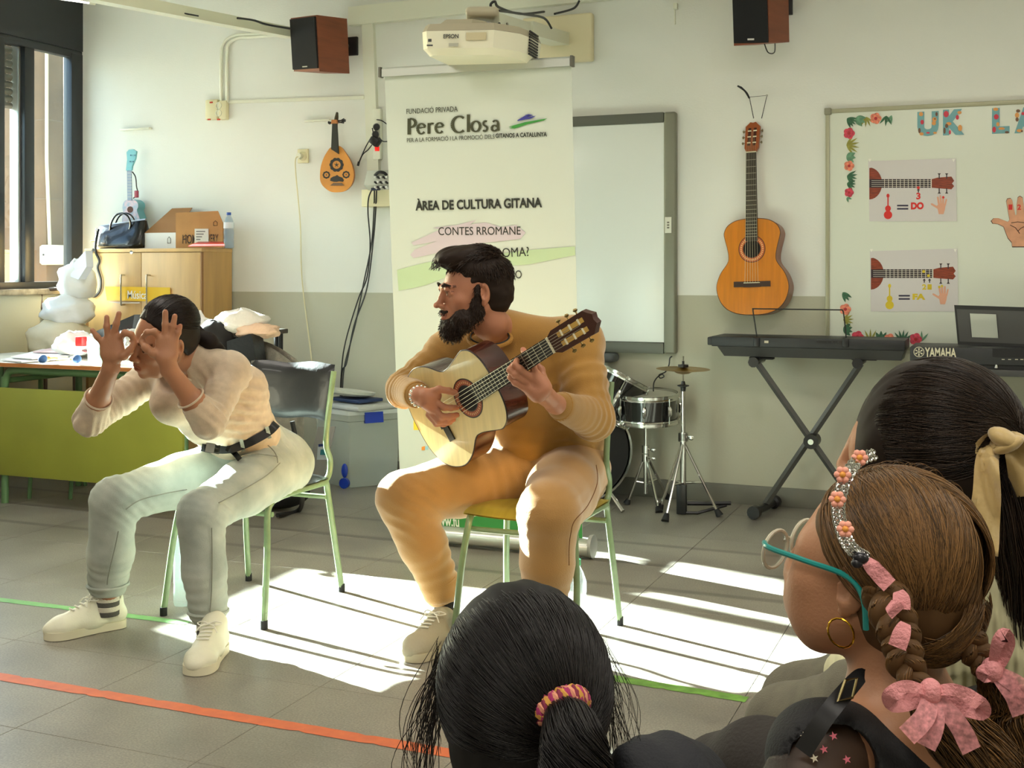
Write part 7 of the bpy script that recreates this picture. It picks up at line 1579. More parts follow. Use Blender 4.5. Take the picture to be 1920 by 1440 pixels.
# hair
hair_w = hair_mat('hair_dark_brown', (46, 34, 28), (18, 13, 11), 70)
S = Sdf(); S.el(hd(0, -.026, .040), [q_ * hd.s for q_ in (.0795, .0965, .0865)], hd.R, .01)
S.el(hd(0, -.05, -.01), [q_ * hd.s for q_ in (.074, .075, .075)], hd.R, .02)
S.plane(hd(0, .045, .068), hd.R @ Vector((0, .80, -.60)), .006)
for x in (-1, 1): S.el(hd(x * .078, .01, -.015), [q_ * hd.s for q_ in (.03, .034, .036)], hd.R, .008, -1)
S.el(hd(0, -.04, -.12), [.07, .07, .045], hd.R, .01, -1)
bun = hd(.03, -.125, -.035)
S.el(bun, (.034, .034, .034), None, .02); S.chain([bun, W(392, 640, 4.0), W(408, 655, 4.03), W(425, 668, 4.06)], [.026, .026, .02, .008], .015)
V, Q = S.mesh(.0042); N_ = vnormals(V, Q); V = V + N_ * ((noise3(V @ np.array(hd.R) * np.array((150, 14, 50)), 4) - .5) * .003)[:, None]
hr_ = np_mesh('hair', V, Q, core(hair_w), wo)
def st_w(rg):
    a = rg.uniform(-1.25, 1.25); return (math.sin(a), .62 * math.cos(a) + rg.uniform(-.5, .06), .55 + .35 * math.cos(a) + rg.uniform(-.4, .1))
P_ = scalp_strands(hd, (0, -.026, .040), (.082, .099, .089), st_w, (.15, -.95, -.35), 900, 14, .004, 3, .10); ribbons('hair_strands', P_, .0009, hair_w, hr_)
q = MB(); ec = hd(.080, -.012, -.058); q.tube([ec + hd.R @ Vector((.0, math.cos(i * .5236) * .023, math.sin(i * .5236) * .023)) for i in range(12)], .0016, 6, closed=True); q.build('hoop_earring', M('earring_gold', (214, 170, 90), .25, 1), wo)
# ------------------------------------------------------------------ concert guitar in the man's hands
gu_b, gu_n = W(829, 778, 3.93), W(1035, 646, 3.47)
uyg = (gu_n - gu_b); sg_ = uyg.length / .65; uyg.normalize()
nrm_g = -vw(.70, .29, -.66) ; nrm_g = (nrm_g - uyg * nrm_g.dot(uyg)).normalized(); uxg = uyg.cross(nrm_g).normalized()
Og = gu_b - uyg * .155 * sg_
PG = frame_pts(Og, uxg, uyg, nrm_g)
rosew = M('rosewood', (74, 32, 20), .22, var=.35, vs=5, stretch=(1, 1, 6), coat=.6)
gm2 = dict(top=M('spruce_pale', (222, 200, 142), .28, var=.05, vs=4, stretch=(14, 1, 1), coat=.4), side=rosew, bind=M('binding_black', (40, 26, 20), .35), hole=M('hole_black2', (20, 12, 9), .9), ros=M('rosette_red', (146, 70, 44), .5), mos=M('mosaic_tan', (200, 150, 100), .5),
           bridge=black_s, bone=bone, fb=black_s, fret=M('fret_metal', (196, 190, 170), .3, .8), neck=M('cedar_neck', (120, 66, 36), .4), head=M('rosewood_head', (66, 32, 22), .3, coat=.4), slot=M('slot_gold', (206, 166, 84), .4), peg=M('peg_gold', (150, 130, 80), .3, .8), string=string_m)
mg_, _, HPg = make_guitar('classical_guitar', 'pale-topped classical guitar with rosewood sides, played by the seated man', PG, Og,
    dict(L=.485 * sg_, wl=.183 * sg_, ww=.118 * sg_, wu=.140 * sg_, depth=.095, hole=.328 * sg_, hr=.043 * sg_, bridge=.149 * sg_, bw=.185 * sg_, nut=.805 * sg_, nw=.052 * sg_, fw=.062 * sg_, hl=.175 * sg_, hw=.074 * sg_), gm2)
# ------------------------------------------------------------------ seated man
mp = W(1025, 882, 4.16)
mn = person('bearded man in ochre sweatshirt and joggers, seated and playing a guitar', (mp.x, mp.y, 0))
skin_m = M('skin_man', (178, 120, 90), attr='tint', **SKIN)
rv = vw(1, 0, 0)
hRm, hLm = mp - rv * .095, mp + rv * .095
kRm, aRm = W(756, 934, 3.99), W(838, 1128, 4.03); kLm, aLm = W(1030, 962, 3.66), W(1022, 1168, 3.74)
blm, chm = W(1030, 790, 4.15), W(968, 695, 4.12); nbm = W(938, 622, 4.07); sRm, sLm = W(842, 665, 4.17), W(1078, 648, 4.06)
eRm, wRm = W(757, 730, 4.10), W(786, 742, 3.87); eLm, wLm = W(1112, 785, 3.93), W(1040, 757, 3.70)
hm_ = Frame(W(886, 545, 3.92), vw(-.93, -.10, .36), vw(-.06, .98, .06), 1.10)
S = Sdf(); head_sdf(S, hm_, male=True, nose=1.05)
S.chain([hm_(0, -.03, -.04), hm_(0, -.045, -.10), nbm], [.056, .056, .062], .02); S.rc(nbm, sRm.lerp(nbm, .5), .05, .045, .03); S.rc(nbm, sLm.lerp(nbm, .5), .05, .045, .03); S.rc(nbm, chm, .06, .09, .03)
S.chain([chm, blm, mp], [.11, .12, .12], .03); S.chain([hRm, kRm, aRm], [.08, .055, .036], .02); S.chain([hLm, kLm, aLm], [.08, .055, .036], .02); S.chain([sRm, eRm], [.05, .044], .02); S.chain([sLm, eLm], [.05, .044], .02)
S2 = S; S2.chain([eRm, wRm], [.044, .030], .01); S2.chain([eLm, wLm], [.044, .030], .01)
tr_ = 3.845
S2.rc(wRm, W(806, 750, tr_ + .01), .028, .034, .012, nrm_g, .65); S2.chain(Wp([(800, 742, 0), (818, 742, 0)], tr_), [.024, .018], .012); S2.chain(Wp([(800, 755, 0), (814, 768, 0)], tr_), [.024, .018], .012)
finger(S2, Wp([(804, 736, -.004), (823, 730, -.012), (842, 733, -.010), (858, 738, -.006)], tr_), .0125)
finger(S2, Wp([(815, 752, -.004), (833, 764, -.016), (846, 765, -.012), (857, 764, 0)], tr_), .0112)
finger(S2, Wp([(811, 764, -.002), (828, 781, -.016), (843, 781, -.012), (857, 778, .002)], tr_), .0116)
finger(S2, Wp([(806, 772, .004), (822, 790, -.010), (838, 790, -.006), (850, 787, .006)], tr_), .0108)
finger(S2, Wp([(803, 778, .010), (818, 795, .002), (832, 796, .004), (845, 792, .012)], tr_), .0095)
tl_ = 3.575
S2.rc(wLm, W(1006, 728, tl_ + .02), .028, .036, .012, vw(-.3, 0, 1), .62); S2.chain(Wp([(1018, 728, .01), (1003, 703, .005)], tl_), [.028, .019], .012); S2.chain(Wp([(1008, 738, .01), (990, 726, .01)], tl_), [.028, .019], .012)
finger(S2, Wp([(1005, 702, 0), (996, 678, -.012), (985, 664, -.006), (981, 656, .004)], tl_), .0118)
finger(S2, Wp([(997, 710, 0), (975, 692, -.020), (966, 684, -.012), (970, 675, .004)], tl_), .0118)
finger(S2, Wp([(992, 720, .004), (966, 703, -.016), (956, 694, -.008), (962, 684, .006)], tl_), .0112)
finger(S2, Wp([(988, 731, .010), (966, 718, -.006), (957, 708, .0), (958, 697, .010)], tl_), .0098)
finger(S2, Wp([(1022, 716, .02), (1014, 694, .045), (1004, 680, .05)], tl_), .0125, .008)
body_mesh(S, hm_, skin_m, mn, Wp([(857, 764, 0), (857, 778, 0), (850, 788, 0), (858, 738, 0)], tr_) + Wp([(981, 656, 0)], tl_), None, male=True)
och = M('ochre_fleece', (164, 120, 50), .85, var=.07, vs=6, bump=.3, bs=300, sheen=.4)
fm = -vw(0, 0, -1)
S = Sdf(); wst = W(1032, 852, 4.16)
S.chain([wst, blm, chm], [.178, .190, .170], .05, fm, .70); S.rc(chm, W(950, 655, 4.10), .165, .10, .05, fm, .72)
S.rc(nbm, sRm, .070, .076, .03); S.rc(nbm, sLm, .072, .082, .03); S.rc(sRm, chm, .08, .12, .05); S.rc(sLm, chm, .09, .12, .05); S.rc(sLm, blm, .08, .10, .05)
S.chain([sRm, eRm.lerp(sRm, .5), eRm, eRm.lerp(wRm, .78)], [.072, .066, .058, .046], .02); S.chain([sLm, eLm.lerp(sLm, .5), eLm, eLm.lerp(wLm, .80)], [.082, .076, .068, .048], .02)
S.el(hm_(0, -.045, -.185), (.070, .070, .045), hm_.R, .012, -1)
S.plane(W(1032, 878, 4.16), (0, 0, -1), .02)
V, Q = S.mesh(.0062)
V = fold(V, Q, [(eRm, wRm - eRm, .09, .009, .026), (eRm.lerp(sRm, .5), eRm - sRm, .11, .006, .04), (eLm, wLm - eLm, .10, .008, .032), (eLm.lerp(sLm, .5), eLm - sLm, .12, .007, .045), (sLm + Vector((0, 0, -.1)), rv + Vector((0, 0, -.5)), .12, .007, .045), (wst, (0, 0, 1), .17, .009, .05), (W(1090, 840, 4.05), Vector((.3, 0, 1)), .12, .008, .045)], .0028, 9, 12); V = lap(V, Q, 1, .4)
sweat = np_mesh('sweatshirt', V, Q, och, mn)
for e_, w_, r_ in ((eRm, wRm, .044), (eLm, wLm, .046)):
    d = (w_ - e_).normalized(); p = e_.lerp(w_, .86); x = d.orthogonal().normalized(); y = d.cross(x)
    q = MB(); q.lathe(p, d, [(r_ * .9, -.045), (r_ * 1.04, -.036), (r_ * 1.02, -.01), (r_ * .96, .004), (r_ * .86, .004), (r_ * .84, -.02)], 24); q.build('cuff', M('ochre_rib', (158, 112, 44), .9, bump=.8, bs=150), mn)
d = (nbm - chm).normalized(); q = MB(); ring = []
x = rv; y = vw(0, .35, .94).normalized(); cc_ = hm_(0, -.042, -.148)
q.tube([cc_ + x * math.cos(a * .2618) * .070 + vw(0, -.42, .9) * math.sin(a * .2618) * .062 for a in range(24)], .0075, 8, closed=True); q.build('neck_rib', M('ochre_rib', (158, 112, 44), .9), mn)
q = MB(); q.tube([cc_ + Vector((0, 0, .006)) + x * math.cos(a * .2618) * .064 + vw(0, -.42, .9) * math.sin(a * .2618) * .056 for a in range(24)], .003, 6, closed=True); q.build('undershirt_neck', blackp, mn)
jog = M('ochre_jogger', (174, 130, 70), .88, var=.06, vs=5, bump=.3, bs=300, sheen=.4)
S = Sdf(); S.el(mp + Vector((0, .03, 0)), (.205, .16, .13), None, .04); S.rc(mp, wst, .16, .165, .05, fm, .75)
S.chain([hRm, hRm.lerp(kRm, .5), kRm], [.118, .108, .088], .03); S.chain([hLm, hLm.lerp(kLm, .5), kLm], [.124, .114, .096], .03)
S.chain([kRm, kRm.lerp(aRm, .45), kRm.lerp(aRm, .88), aRm], [.090, .080, .060, .050], .02); S.chain([kLm, kLm.lerp(aLm, .45), kLm.lerp(aLm, .88), aLm], [.094, .082, .060, .050], .02)
dR_, dL_ = (aRm - kRm).normalized(), (aLm - kLm).normalized()
S.el(aRm + dR_ * .03, (.09, .09, .045), None, .003, -1); S.el(aLm + dL_ * .03, (.09, .09, .045), None, .003, -1)
V, Q = S.mesh(.0066)
V = fold(V, Q, [(kRm + vw(.03, -.03, 0), (aRm - kRm) - (hRm - kRm), .09, .008, .034), (kLm + vw(0, 0, -.04), Vector((0, 0, 1)), .09, .007, .034), (hRm + vw(-.08, 0, .03), kRm - hRm, .13, .008, .045), (hLm + vw(0, 0, .08), vw(.5, 1, 0), .13, .007, .045), (aRm + Vector((0, 0, .1)), aRm - kRm, .10, .006, .04), (aLm + Vector((0, 0, .1)), aLm - kLm, .10, .006, .04)], .0025, 9, 22); V = lap(V, Q, 1, .35)
np_mesh('joggers', V, Q, jog, mn)
for a_, d_ in ((aRm, dR_), (aLm, dL_)):
    q = MB(); q.lathe(a_ - d_ * .045, d_, [(.060, -.035), (.066, -.03), (.062, .02), (.054, .035), (.048, .03)], 24); q.build('leg_cuff', jog, mn)
seams(V, ([(1118, 872), (1120, 906), (1102, 948), (1077, 977), (1070, 1002), (1067, 1028), (1067, 1060)],), M('seam_brown', (110, 66, 22), .9), mn, .0014)
q = MB(); lp_ = on_surf(V, W(1083, 885, 4.1), vw(0, .2, 1)); q.tube([lp_ - vw(.018, -.002, 0), lp_ + vw(.018, -.006, 0)], .0022, 5); q.tube([lp_ + vw(-.012, -.008, .001), lp_ + vw(.016, -.011, .001)], .002, 5); q.build('logo_print', M('logo_cream', (226, 206, 160), .7), mn, kind='stuff')
hR2, tR2 = onZ(846, 1196, 0), onZ(756, 1250, 0); tan_u = M('sneaker_taupe', (168, 160, 136), .8, bump=.4, bs=150); tan_s = M('sole_beige', (190, 180, 150), .6)
shoe('sneaker', hR2, hR2 + (tR2 - hR2).normalized() * .285, aRm, mn, tan_u, tan_s, lace_m, .05, .062)
hL2 = onZ(1024, 1232, 0); shoe('sneaker', hL2, hL2 + Vector((.10, -.95, 0)).normalized() * .285, aLm, mn, tan_u, tan_s, lace_m, .05, .09)
for a_ in (aRm, aLm): q = MB(); q.lathe(a_ + Vector((0, 0, -.045)), (0, 0, 1), [(.044, -.01), (.043, .05), (.041, .11)], 20); q.build('sock', M('sock_black', (40, 38, 36), .9), mn)
# hair, beard, brows
hair_m = hair_mat('hair_brown_man', (58, 40, 28), (20, 13, 9), 80)
Rm_ = hm_.R
S = Sdf(); sc8 = hm_.s
def he(c, r, k=.01, op=1): S.el(hm_(*c), [q_ * sc8 for q_ in r], Rm_, k, op)
he((0, -.028, .040), (.080, .098, .086)); he((0, -.055, -.01), (.072, .072, .075), .02); he((0, .03, .105), (.062, .072, .034), .02); he((0, .075, .090), (.045, .034, .026), .02)
S.plane(hm_(0, .066, .055), Rm_ @ Vector((0, .97, -.25)), .006) if False else None
he((0, .115, .02), (.085, .058, .072), .008, -1)
for x in (-1, 1): he((x * .085, .012, -.03), (.032, .040, .062), .008, -1)
he((0, -.03, -.12), (.09, .09, .055), .012, -1); he((0, .07, -.04), (.1, .09, .07), .01, -1)
V, Q = S.mesh(.0042); N_ = vnormals(V, Q); L_ = hm_.inv(V); V = V + N_ * ((noise3(L_ * np.array((90, 26, 60)), 4) - .5) * .006 + (noise3(L_ * np.array((30, 16, 30)), 6) - .5) * .012 * np.clip(L_[:, 2] * 14, 0, 1))[:, None]
mh = np_mesh('hair', V, Q, core(hair_m), mn)
rg = np.random.default_rng(5); paths = []
for i in range(2300):   # swept forward on top, down at the sides and nape
    a = rg.uniform(0, 2 * math.pi); e = rg.uniform(.0, 1.45); d = np.array((math.cos(a) * math.cos(e), math.sin(a) * math.cos(e), math.sin(e)))
    if d[1] > .62 and d[2] < .35: continue
    if abs(d[0]) > .3 and d[1] > .15 and d[2] < .25: continue
    top = d[2] > .55; ln = rg.uniform(.03, .055) if top else rg.uniform(.012, .028)
    p0 = np.array((0, -.028, .040)) + d * np.array((.080, .098, .088)) * (1.0 + (.14 * max(0, d[1]) if top else 0)); fw_ = np.array((rg.normal(0, .25) + (.3 * d[0]), 1.0, .35 if top else -.5)) if top else np.array((rg.normal(0, .15), -.25 if d[1] < 0 else .1, -1.0))
    fw_ -= d * (fw_ @ d) * .8; fw_ /= np.linalg.norm(fw_); t = np.linspace(0, 1, 7)[:, None]; curl = rg.uniform(-1, 1)
    paths.append(p0 + fw_ * ln * t + d * (.006 if not top else .012) * t + np.cross(fw_, d) * curl * .010 * t ** 2 - np.array((0, 0, 1)) * .012 * t ** 2 * (1 if top else 0))
P_ = np.array(paths) * sc8 @ np.array(Rm_).T + A3(hm_.o); ribbons('hair_strands', P_, .0009, hair_m, mh)
paths = []
for i in range(16):
    x = rg.uniform(-.045, .05); t = np.linspace(0, 1, 10)[:, None]; p0 = np.array((x, .085, .105)); r_ = rg.uniform(.002, .006)
    paths.append(p0 + np.concatenate([.012 * np.sin(t * 5 + i), .030 * t + r_ * np.sin(t * 4), -.035 * t ** 1.5 + r_ * np.cos(t * 5)], 1))
P_ = np.array(paths) * sc8 @ np.array(Rm_).T + A3(hm_.o); ribbons('forehead_curl', P_, .0012, hair_m, mh)
S = Sdf()
he((0, .045, -.082), (.062, .052, .036)); he((0, .080, -.104), (.033, .030, .030), .02); he((0, .072, -.118), (.030, .026, .024), .02); he((0, .094, -.052), (.028, .012, .007), .008)
for x in (-1, 1): he((x * .062, .012, -.050), (.014, .024, .040), .02); he((x * .050, .055, -.075), (.020, .030, .030), .02); he((x * .070, .008, -.005), (.007, .012, .03), .008)
he((0, .100, -.0655), (.021, .014, .008), .004, -1); he((0, -.03, -.15), (.075, .07, .06), .01, -1)
V, Q = S.mesh(.0036); N_ = vnormals(V, Q); L_ = hm_.inv(V); V = V + N_ * ((noise3(L_ * 130, 4) - .5) * .005 - .0005)[:, None]
bd = np_mesh('beard', V, Q, core(hair_m), mn); pk = rg.integers(0, len(V), 2200); t = np.linspace(0, 1, 5)[None, :, None]
dn = A3(Rm_ @ Vector((0, .15, -1))); P_ = V[pk][:, None, :] + (N_[pk][:, None, :] * .004 + dn * .008 + rg.normal(0, .0025, (len(pk), 1, 3))) * t; ribbons('beard_strands', P_, .0007, hair_m, bd)
q = MB()
for x in (-1, 1): q.tube([hm_(x * .015, .0985, .0245), hm_(x * .03, .0955, .0305), hm_(x * .047, .080, .024)], [.0035, .0045, .002], 6)
q.build('eyebrows', core(hair_m), mn, kind='stuff')
q = MB(); c = wRm.lerp(W(806, 750, tr_), .1); d = (wRm - eRm).normalized(); x = d.orthogonal().normalized(); y = d.cross(x)
for k in range(16): a = k * math.pi / 8; q.ell(c + (x * math.cos(a) + y * math.sin(a)) * .0325, (.0075, .0045, .0045), Matrix.Rotation(a, 3, d), 8, 6)
q.build('bracelet', M('silver_links', (206, 206, 200), .2, 1), mn)
# ------------------------------------------------------------------ three girls in the audience, seen from behind
def hair_shell(Fm, par, mat, prims, res=.0045, amp=.003, name='hair', cuts=()):
    S = Sdf(); s = Fm.s
    for c, r, k in prims: S.el(Fm(*c), [q_ * s for q_ in r], Fm.R, k)
    for c, r, k in cuts: S.el(Fm(*c), [q_ * s for q_ in r], Fm.R, k, -1)
    V, Q = S.mesh(res); N_ = vnormals(V, Q); L_ = Fm.inv(V); V = V + N_ * ((noise3(L_ * np.array((110, 30, 30)), 4) - .5) * amp)[:, None]
    return np_mesh(name, V, Q, core(mat), par)
def lock(pts, r, n_, seed, spread=1.0, K=18, wave=.0, curl=4):
    """bundle of strands along a path: pts world points, r radius list"""
    rg = np.random.default_rng(seed); C = np.array([A3(p) for p in smooth_path(pts, 8)]); k = len(C); tt = np.linspace(0, 1, k); rr_ = np.interp(tt, np.linspace(0, 1, len(r)), r)
    T = np.gradient(C, axis=0); T /= np.linalg.norm(T, axis=1)[:, None]; A_ = np.cross(T, (.3, .2, .93)); A_ /= np.linalg.norm(A_, axis=1)[:, None]; B_ = np.cross(T, A_); out = []
    for i in range(n_):
        a = rg.uniform(0, 6.283); q_ = math.sqrt(rg.random()) * spread; da = rg.normal(0, .5); ln = rg.uniform(.75, 1.0); ph = rg.uniform(0, 6.28)
        ang = a + da * tt; w_ = wave * np.sin(curl * 6.28 * tt + ph)
        P = C + A_ * (np.cos(ang) * rr_ * q_ + w_)[:, None] + B_ * (np.sin(ang) * rr_ * q_)[:, None]
        out.append(np.array([[np.interp(u * ln, tt, P[:, c]) for c in range(3)] for u in np.linspace(0, 1, K)]))
    return np.array(out)
def braid(base, par, pts, r, turns, mat, strand_n=40):
    C = np.array([A3(p) for p in smooth_path(pts, 14)]); k = len(C); tt = np.linspace(0, 1, k); T = np.gradient(C, axis=0); T /= np.linalg.norm(T, axis=1)[:, None]
    side = A3(vw(.9, .3, 0)); A_ = side - T * (T @ side)[:, None]; A_ /= np.linalg.norm(A_, axis=1)[:, None]; B_ = np.cross(T, A_); rr_ = r * (1 - .35 * tt)
    for j in range(3):
        ph = tt * turns * 2 * math.pi + j * 2.0944; P = C + A_ * (np.sin(ph) * rr_ * .75)[:, None] + B_ * (np.sin(2 * ph) * rr_ * .38)[:, None]
        q = MB(); q.tube([Vector(p) for p in P], [float(x * .62) for x in rr_], 10); q.build('braid_strand', core(mat), par)
        rg = np.random.default_rng(j); out = []
        for i in range(strand_n):
            a = rg.uniform(0, 6.28) + tt * 2; out.append(P + A_ * (np.cos(a) * rr_ * .62)[:, None] + B_ * (np.sin(a) * rr_ * .62)[:, None])
        ribbons('hair_strands', np.array(out), .0006, mat, par)
def wild(Fm, pts_fn, n_, seed, mat, par, rad=.00035, name='loose_hairs'):
    rg = np.random.default_rng(seed); ribbons(name, np.array([pts_fn(rg) for _ in range(n_)]), rad, mat, par)
skin_g = M('skin_girl', (170, 122, 90), attr='tint', **SKIN)
# --- girl with the black ponytail, front centre
ga_f = Frame(W(974, 1306, 1.25), vw(-.16, -.10, -.97), vw(-.03, .99, -.1), .97)
ga = person('child with black hair in a ponytail with a woven band, front centre, from behind', W(972, 1560, 1.25))
hA = hair_mat('hair_black', (30, 26, 24), (9, 8, 8), 60, .38)
S = Sdf(); head_sdf(S, ga_f); nb = ga_f(0, -.04, -.19); S.chain([ga_f(0, -.03, -.05), nb], [.045, .048], .02); shr, shl = W(1250, 1515, 1.24), W(720, 1640, 1.28)
S.rc(nb, shr, .045, .045, .03); S.rc(nb, shl, .045, .045, .03); chA = nb + Vector((0, 0, -.16)); S.rc(nb, chA, .06, .1, .03); V, Q = S.mesh(.0042); np_mesh('body', V, Q, skin_g, ga, colr=skin_tint(ga_f, V))
S = Sdf(); S.rc(nb + Vector((0, 0, -.03)), shr, .055, .062, .03); S.rc(nb + Vector((0, 0, -.03)), shl, .055, .062, .03); S.rc(shr, chA, .06, .11, .05); S.rc(shl, chA, .06, .11, .05); hipA = chA + Vector((.0, -.05, -.28)); S.rc(chA, hipA, .14, .15, .04, vw(0, 0, 1), .7)
eA = W(1330, 1640, 1.2); S.chain([shr, eA], [.060, .050], .02); eA2 = W(660, 1800, 1.24); S.chain([shl, eA2], [.060, .050], .02); S.el(W(1186, 1430, 1.22), (.018, .02, .020), None, .02); S.el(ga_f(0, -.03, -.16), (.056, .06, .04), ga_f.R, .01, -1)
V, Q = S.mesh(.0062); V = fold(V, Q, [(shr, shr - nb, .09, .005, .03)], .002, 12, 3); np_mesh('top', V, Q, M('navy_black_cotton', (28, 30, 35), .8, bump=.4, bs=300), ga)
hb_ = hair_shell(ga_f, ga, hA, [((0, -.026, .035), (.084, .100, .090), .01), ((0, -.045, -.03), (.081, .084, .090), .01), ((0, -.05, -.10), (.062, .055, .06), .03)], cuts=(((-.085, .03, -.085), (.035, .055, .05), .008), ((.085, .04, -.075), (.035, .05, .05), .008), ((0, .11, -.03), (.09, .05, .09), .008)))
tie = (.30, -.86, -.34)
def sA(rg): a = rg.uniform(0, 6.28); return (math.cos(a) * 1.0, rg.uniform(-.6, .9), math.sin(a) * 1.0 + .1)
P_ = scalp_strands(ga_f, (0, -.030, .018), (.089, .107, .102), sA, tie, 4200, 20, .004, 2, .06); ribbons('hair_strands', P_, .00055, hA, hb_)
tA = W(1052, 1335, 1.135)
P_ = lock([tA + vw(-.01, .01, -.02), tA, W(1068, 1362, 1.10), W(1078, 1420, 1.08), W(1090, 1520, 1.09), W(1095, 1620, 1.11)], [.018, .016, .026, .034, .036, .02], 1500, 5); ribbons('ponytail', P_, .0007, hA, hb_)
q = MB(); q.tube(smooth_path([tA + vw(-.01, .01, -.02), tA, W(1068, 1362, 1.10), W(1078, 1420, 1.08), W(1092, 1530, 1.09)], 5), [.012] * 6 + [.02] * 15, 12); q.build('ponytail_core', core(hA), hb_)
def wA(side):
    def f(rg):
        t = np.linspace(0, 1, 12)[:, None]; px = (825, 1135)[side > 0]; y0 = rg.uniform(1190, 1340); p0 = A3(W(px + rg.uniform(-6, 8) * -side, y0, 1.25 + rg.uniform(-.03, .03))); ln = rg.uniform(.03, .14)
        return p0 + A3(vw(side * rg.uniform(.1, .8), 0, 0)) * ln * .45 * np.sin(t * rg.uniform(1.2, 2.6)) - np.array((0, 0, 1)) * ln * t + A3(vw(1, 0, 0)) * (.0015) * np.sin(t * 8 + rg.uniform(0, 6))
    return f
wild(ga_f, wA(-1), 90, 1, hA, hb_, .0005); wild(ga_f, wA(1), 70, 2, hA, hb_, .0003)
q = MB(); d = vw(.42, -.62, .65).normalized(); x = vw(.9, .42, 0); x = (x - d * x.dot(d)).normalized(); y = d.cross(x); bm_ = [M('yarn_gold', (190, 140, 60), .85), M('yarn_magenta', (150, 40, 90), .85), M('yarn_rose', (206, 140, 110), .85), M('yarn_wine', (120, 34, 60), .85)]
sg2 = thing('hair_band', tA, 'woven gold and magenta hair band around the black ponytail', 'hair band')
for j in range(4):
    q = MB(); pts = []
    for i in range(96):
        a = 2 * math.pi * i / 96; ph = 11 * a + j * math.pi / 2; rr_ = .0225 + .0055 * math.cos(ph); pts.append(tA - d * .002 + (x * math.cos(a) + y * math.sin(a)) * rr_ + d * .0075 * math.sin(ph * (1 if j % 2 else -1)))
    q.tube(pts, .0042, 6, closed=True); q.build('yarn', bm_[j], sg2)
# --- girl with the pink ribbons and glasses
gb_f = Frame(W(1637, 1062, 1.335), vw(-.72, .12, -.69), vw(.06, .98, .12), .93)
gb = person('child with brown braids, pink lace bows and teal glasses, right foreground', W(1680, 1560, 1.33))
hB = hair_mat('hair_chestnut', (128, 92, 50), (50, 35, 20), 60, .36)
nbB = gb_f(0, -.055, -.175); S = Sdf(); head_sdf(S, gb_f, plain=True, nose=.96); S.el(gb_f(0, .05, -.055), [q_ * .98 for q_ in (.056, .045, .045)], gb_f.R, .03); S.chain([gb_f(0, -.025, -.05), gb_f(0, -.04, -.11), nbB], [.044, .042, .046], .02)
sBl, sBr = W(1545, 1425, 1.25), W(1870, 1395, 1.42); S.rc(nbB, sBl, .042, .046, .03); S.rc(nbB, sBr, .042, .045, .03); chB = nbB + Vector((0, 0, -.19)); S.rc(nbB, chB, .06, .1, .04)
V, Q = S.mesh(.0038); V = lap(V, Q, 1, .3); np_mesh('body', V, Q, skin_g, gb, colr=skin_tint(gb_f, V) * 0 + 1)
S = Sdf(); S.rc(nbB + Vector((0, 0, -.035)), sBl, .056, .048, .03); S.rc(nbB + Vector((0, 0, -.035)), sBr, .056, .056, .03); S.rc(sBl, chB, .050, .11, .05); S.rc(sBr, chB, .055, .11, .05); S.rc(chB, chB + Vector((0, 0, -.3)), .14, .15, .04, vw(.4, 0, 1), .7); S.el(gb_f(0, -.045, -.135), (.054, .058, .05), gb_f.R, .008, -1)
S.el(W(1560, 1440, 1.22), (.045, .05, .045), None, .004, -1)
V, Q = S.mesh(.0055); V = fold(V, Q, [(chB, (0, 0, 1), .15, .004, .05)], .0015, 12, 3); np_mesh('dress', V, Q, M('black_cotton', (17, 17, 19), .75, bump=.4, bs=300), gb)
S = Sdf(); S.chain([sBl + Vector((0, 0, .002)), W(1470, 1560, 1.2)], [.0485, .046], .01); V, Q = S.mesh(.006); mesh_m = M('sheer_tulle', (52, 40, 30), .6, alpha=.72); np_mesh('sheer_sleeve', V, Q, mesh_m, gb)
for k, (px, py) in enumerate(((1523, 1386), (1563, 1380), (1527, 1422), (1588, 1424), (1508, 1380), (1545, 1405))):
    p = on_surf(V, W(px, py, 1.27), W(px, py, 1.2) - W(px, py, 1.27), .2); n_ = (O - p).normalized(); x = n_.cross(WZ).normalized(); y = x.cross(n_)
    pts = [p + n_ * .002 + (x * math.cos(i * .6283) + y * math.sin(i * .6283)) * (.0045 if i % 2 == 0 else .0018) for i in range(10)]; q = MB(); q.prism(pts, n_ * .0006); q.build('star_sequin', M('sequin_pink' if k % 2 else 'sequin_silver', (226, 120, 140) if k % 2 else (230, 220, 200), .15, .9), gb)
hB_ = hair_shell(gb_f, gb, hB, [((0, -.026, .038), (.082, .098, .086), .01), ((0, -.050, -.015), (.077, .079, .082), .01)], cuts=(((-.090, .028, -.048), (.034, .060, .052), .008), ((.090, .028, -.048), (.034, .06, .052), .008), ((0, .125, .012), (.085, .055, .080), .01), ((0, -.05, -.13), (.07, .08, .042), .015)))
lside = -1 if (gb_f.x.dot(vw(0, 0, 1)) < 0) else 1
def sB(rg): b = rg.uniform(-.5, 1.35); return (lside * rg.uniform(-.1, .06), math.sin(b), math.cos(b) + .25)
for sd2, n_, tt_ in ((lside, 3400, (lside * .56, -.60, -.46)), (-lside, 2000, (-lside * .5, -.74, -.40))):
    P_ = scalp_strands(gb_f, (0, -.028, .028), (.087, .105, .097), (lambda rg, s2=sd2: (lambda b, w_: (w_ * s2, math.sin(b) * .95, math.cos(b) * .9 + .3))(rg.uniform(-.9, 1.05), rg.uniform(-.12, .60))), tt_, n_, 18, .004, 4, .13); ribbons('hair_strands', P_, .0006, hB, hB_)
for s2 in (1, -1):
    P_ = scalp_strands(gb_f, (0, -.048, -.014), (.083, .088, .090), (lambda rg, s2=s2: (s2 * rg.uniform(-.05, .5), -1.0, rg.uniform(-1.0, .2))), (s2 * .62, -.55, -.62), 900, 14, .003, 9, .12); ribbons('hair_strands', P_, .0006, hB, hB_)
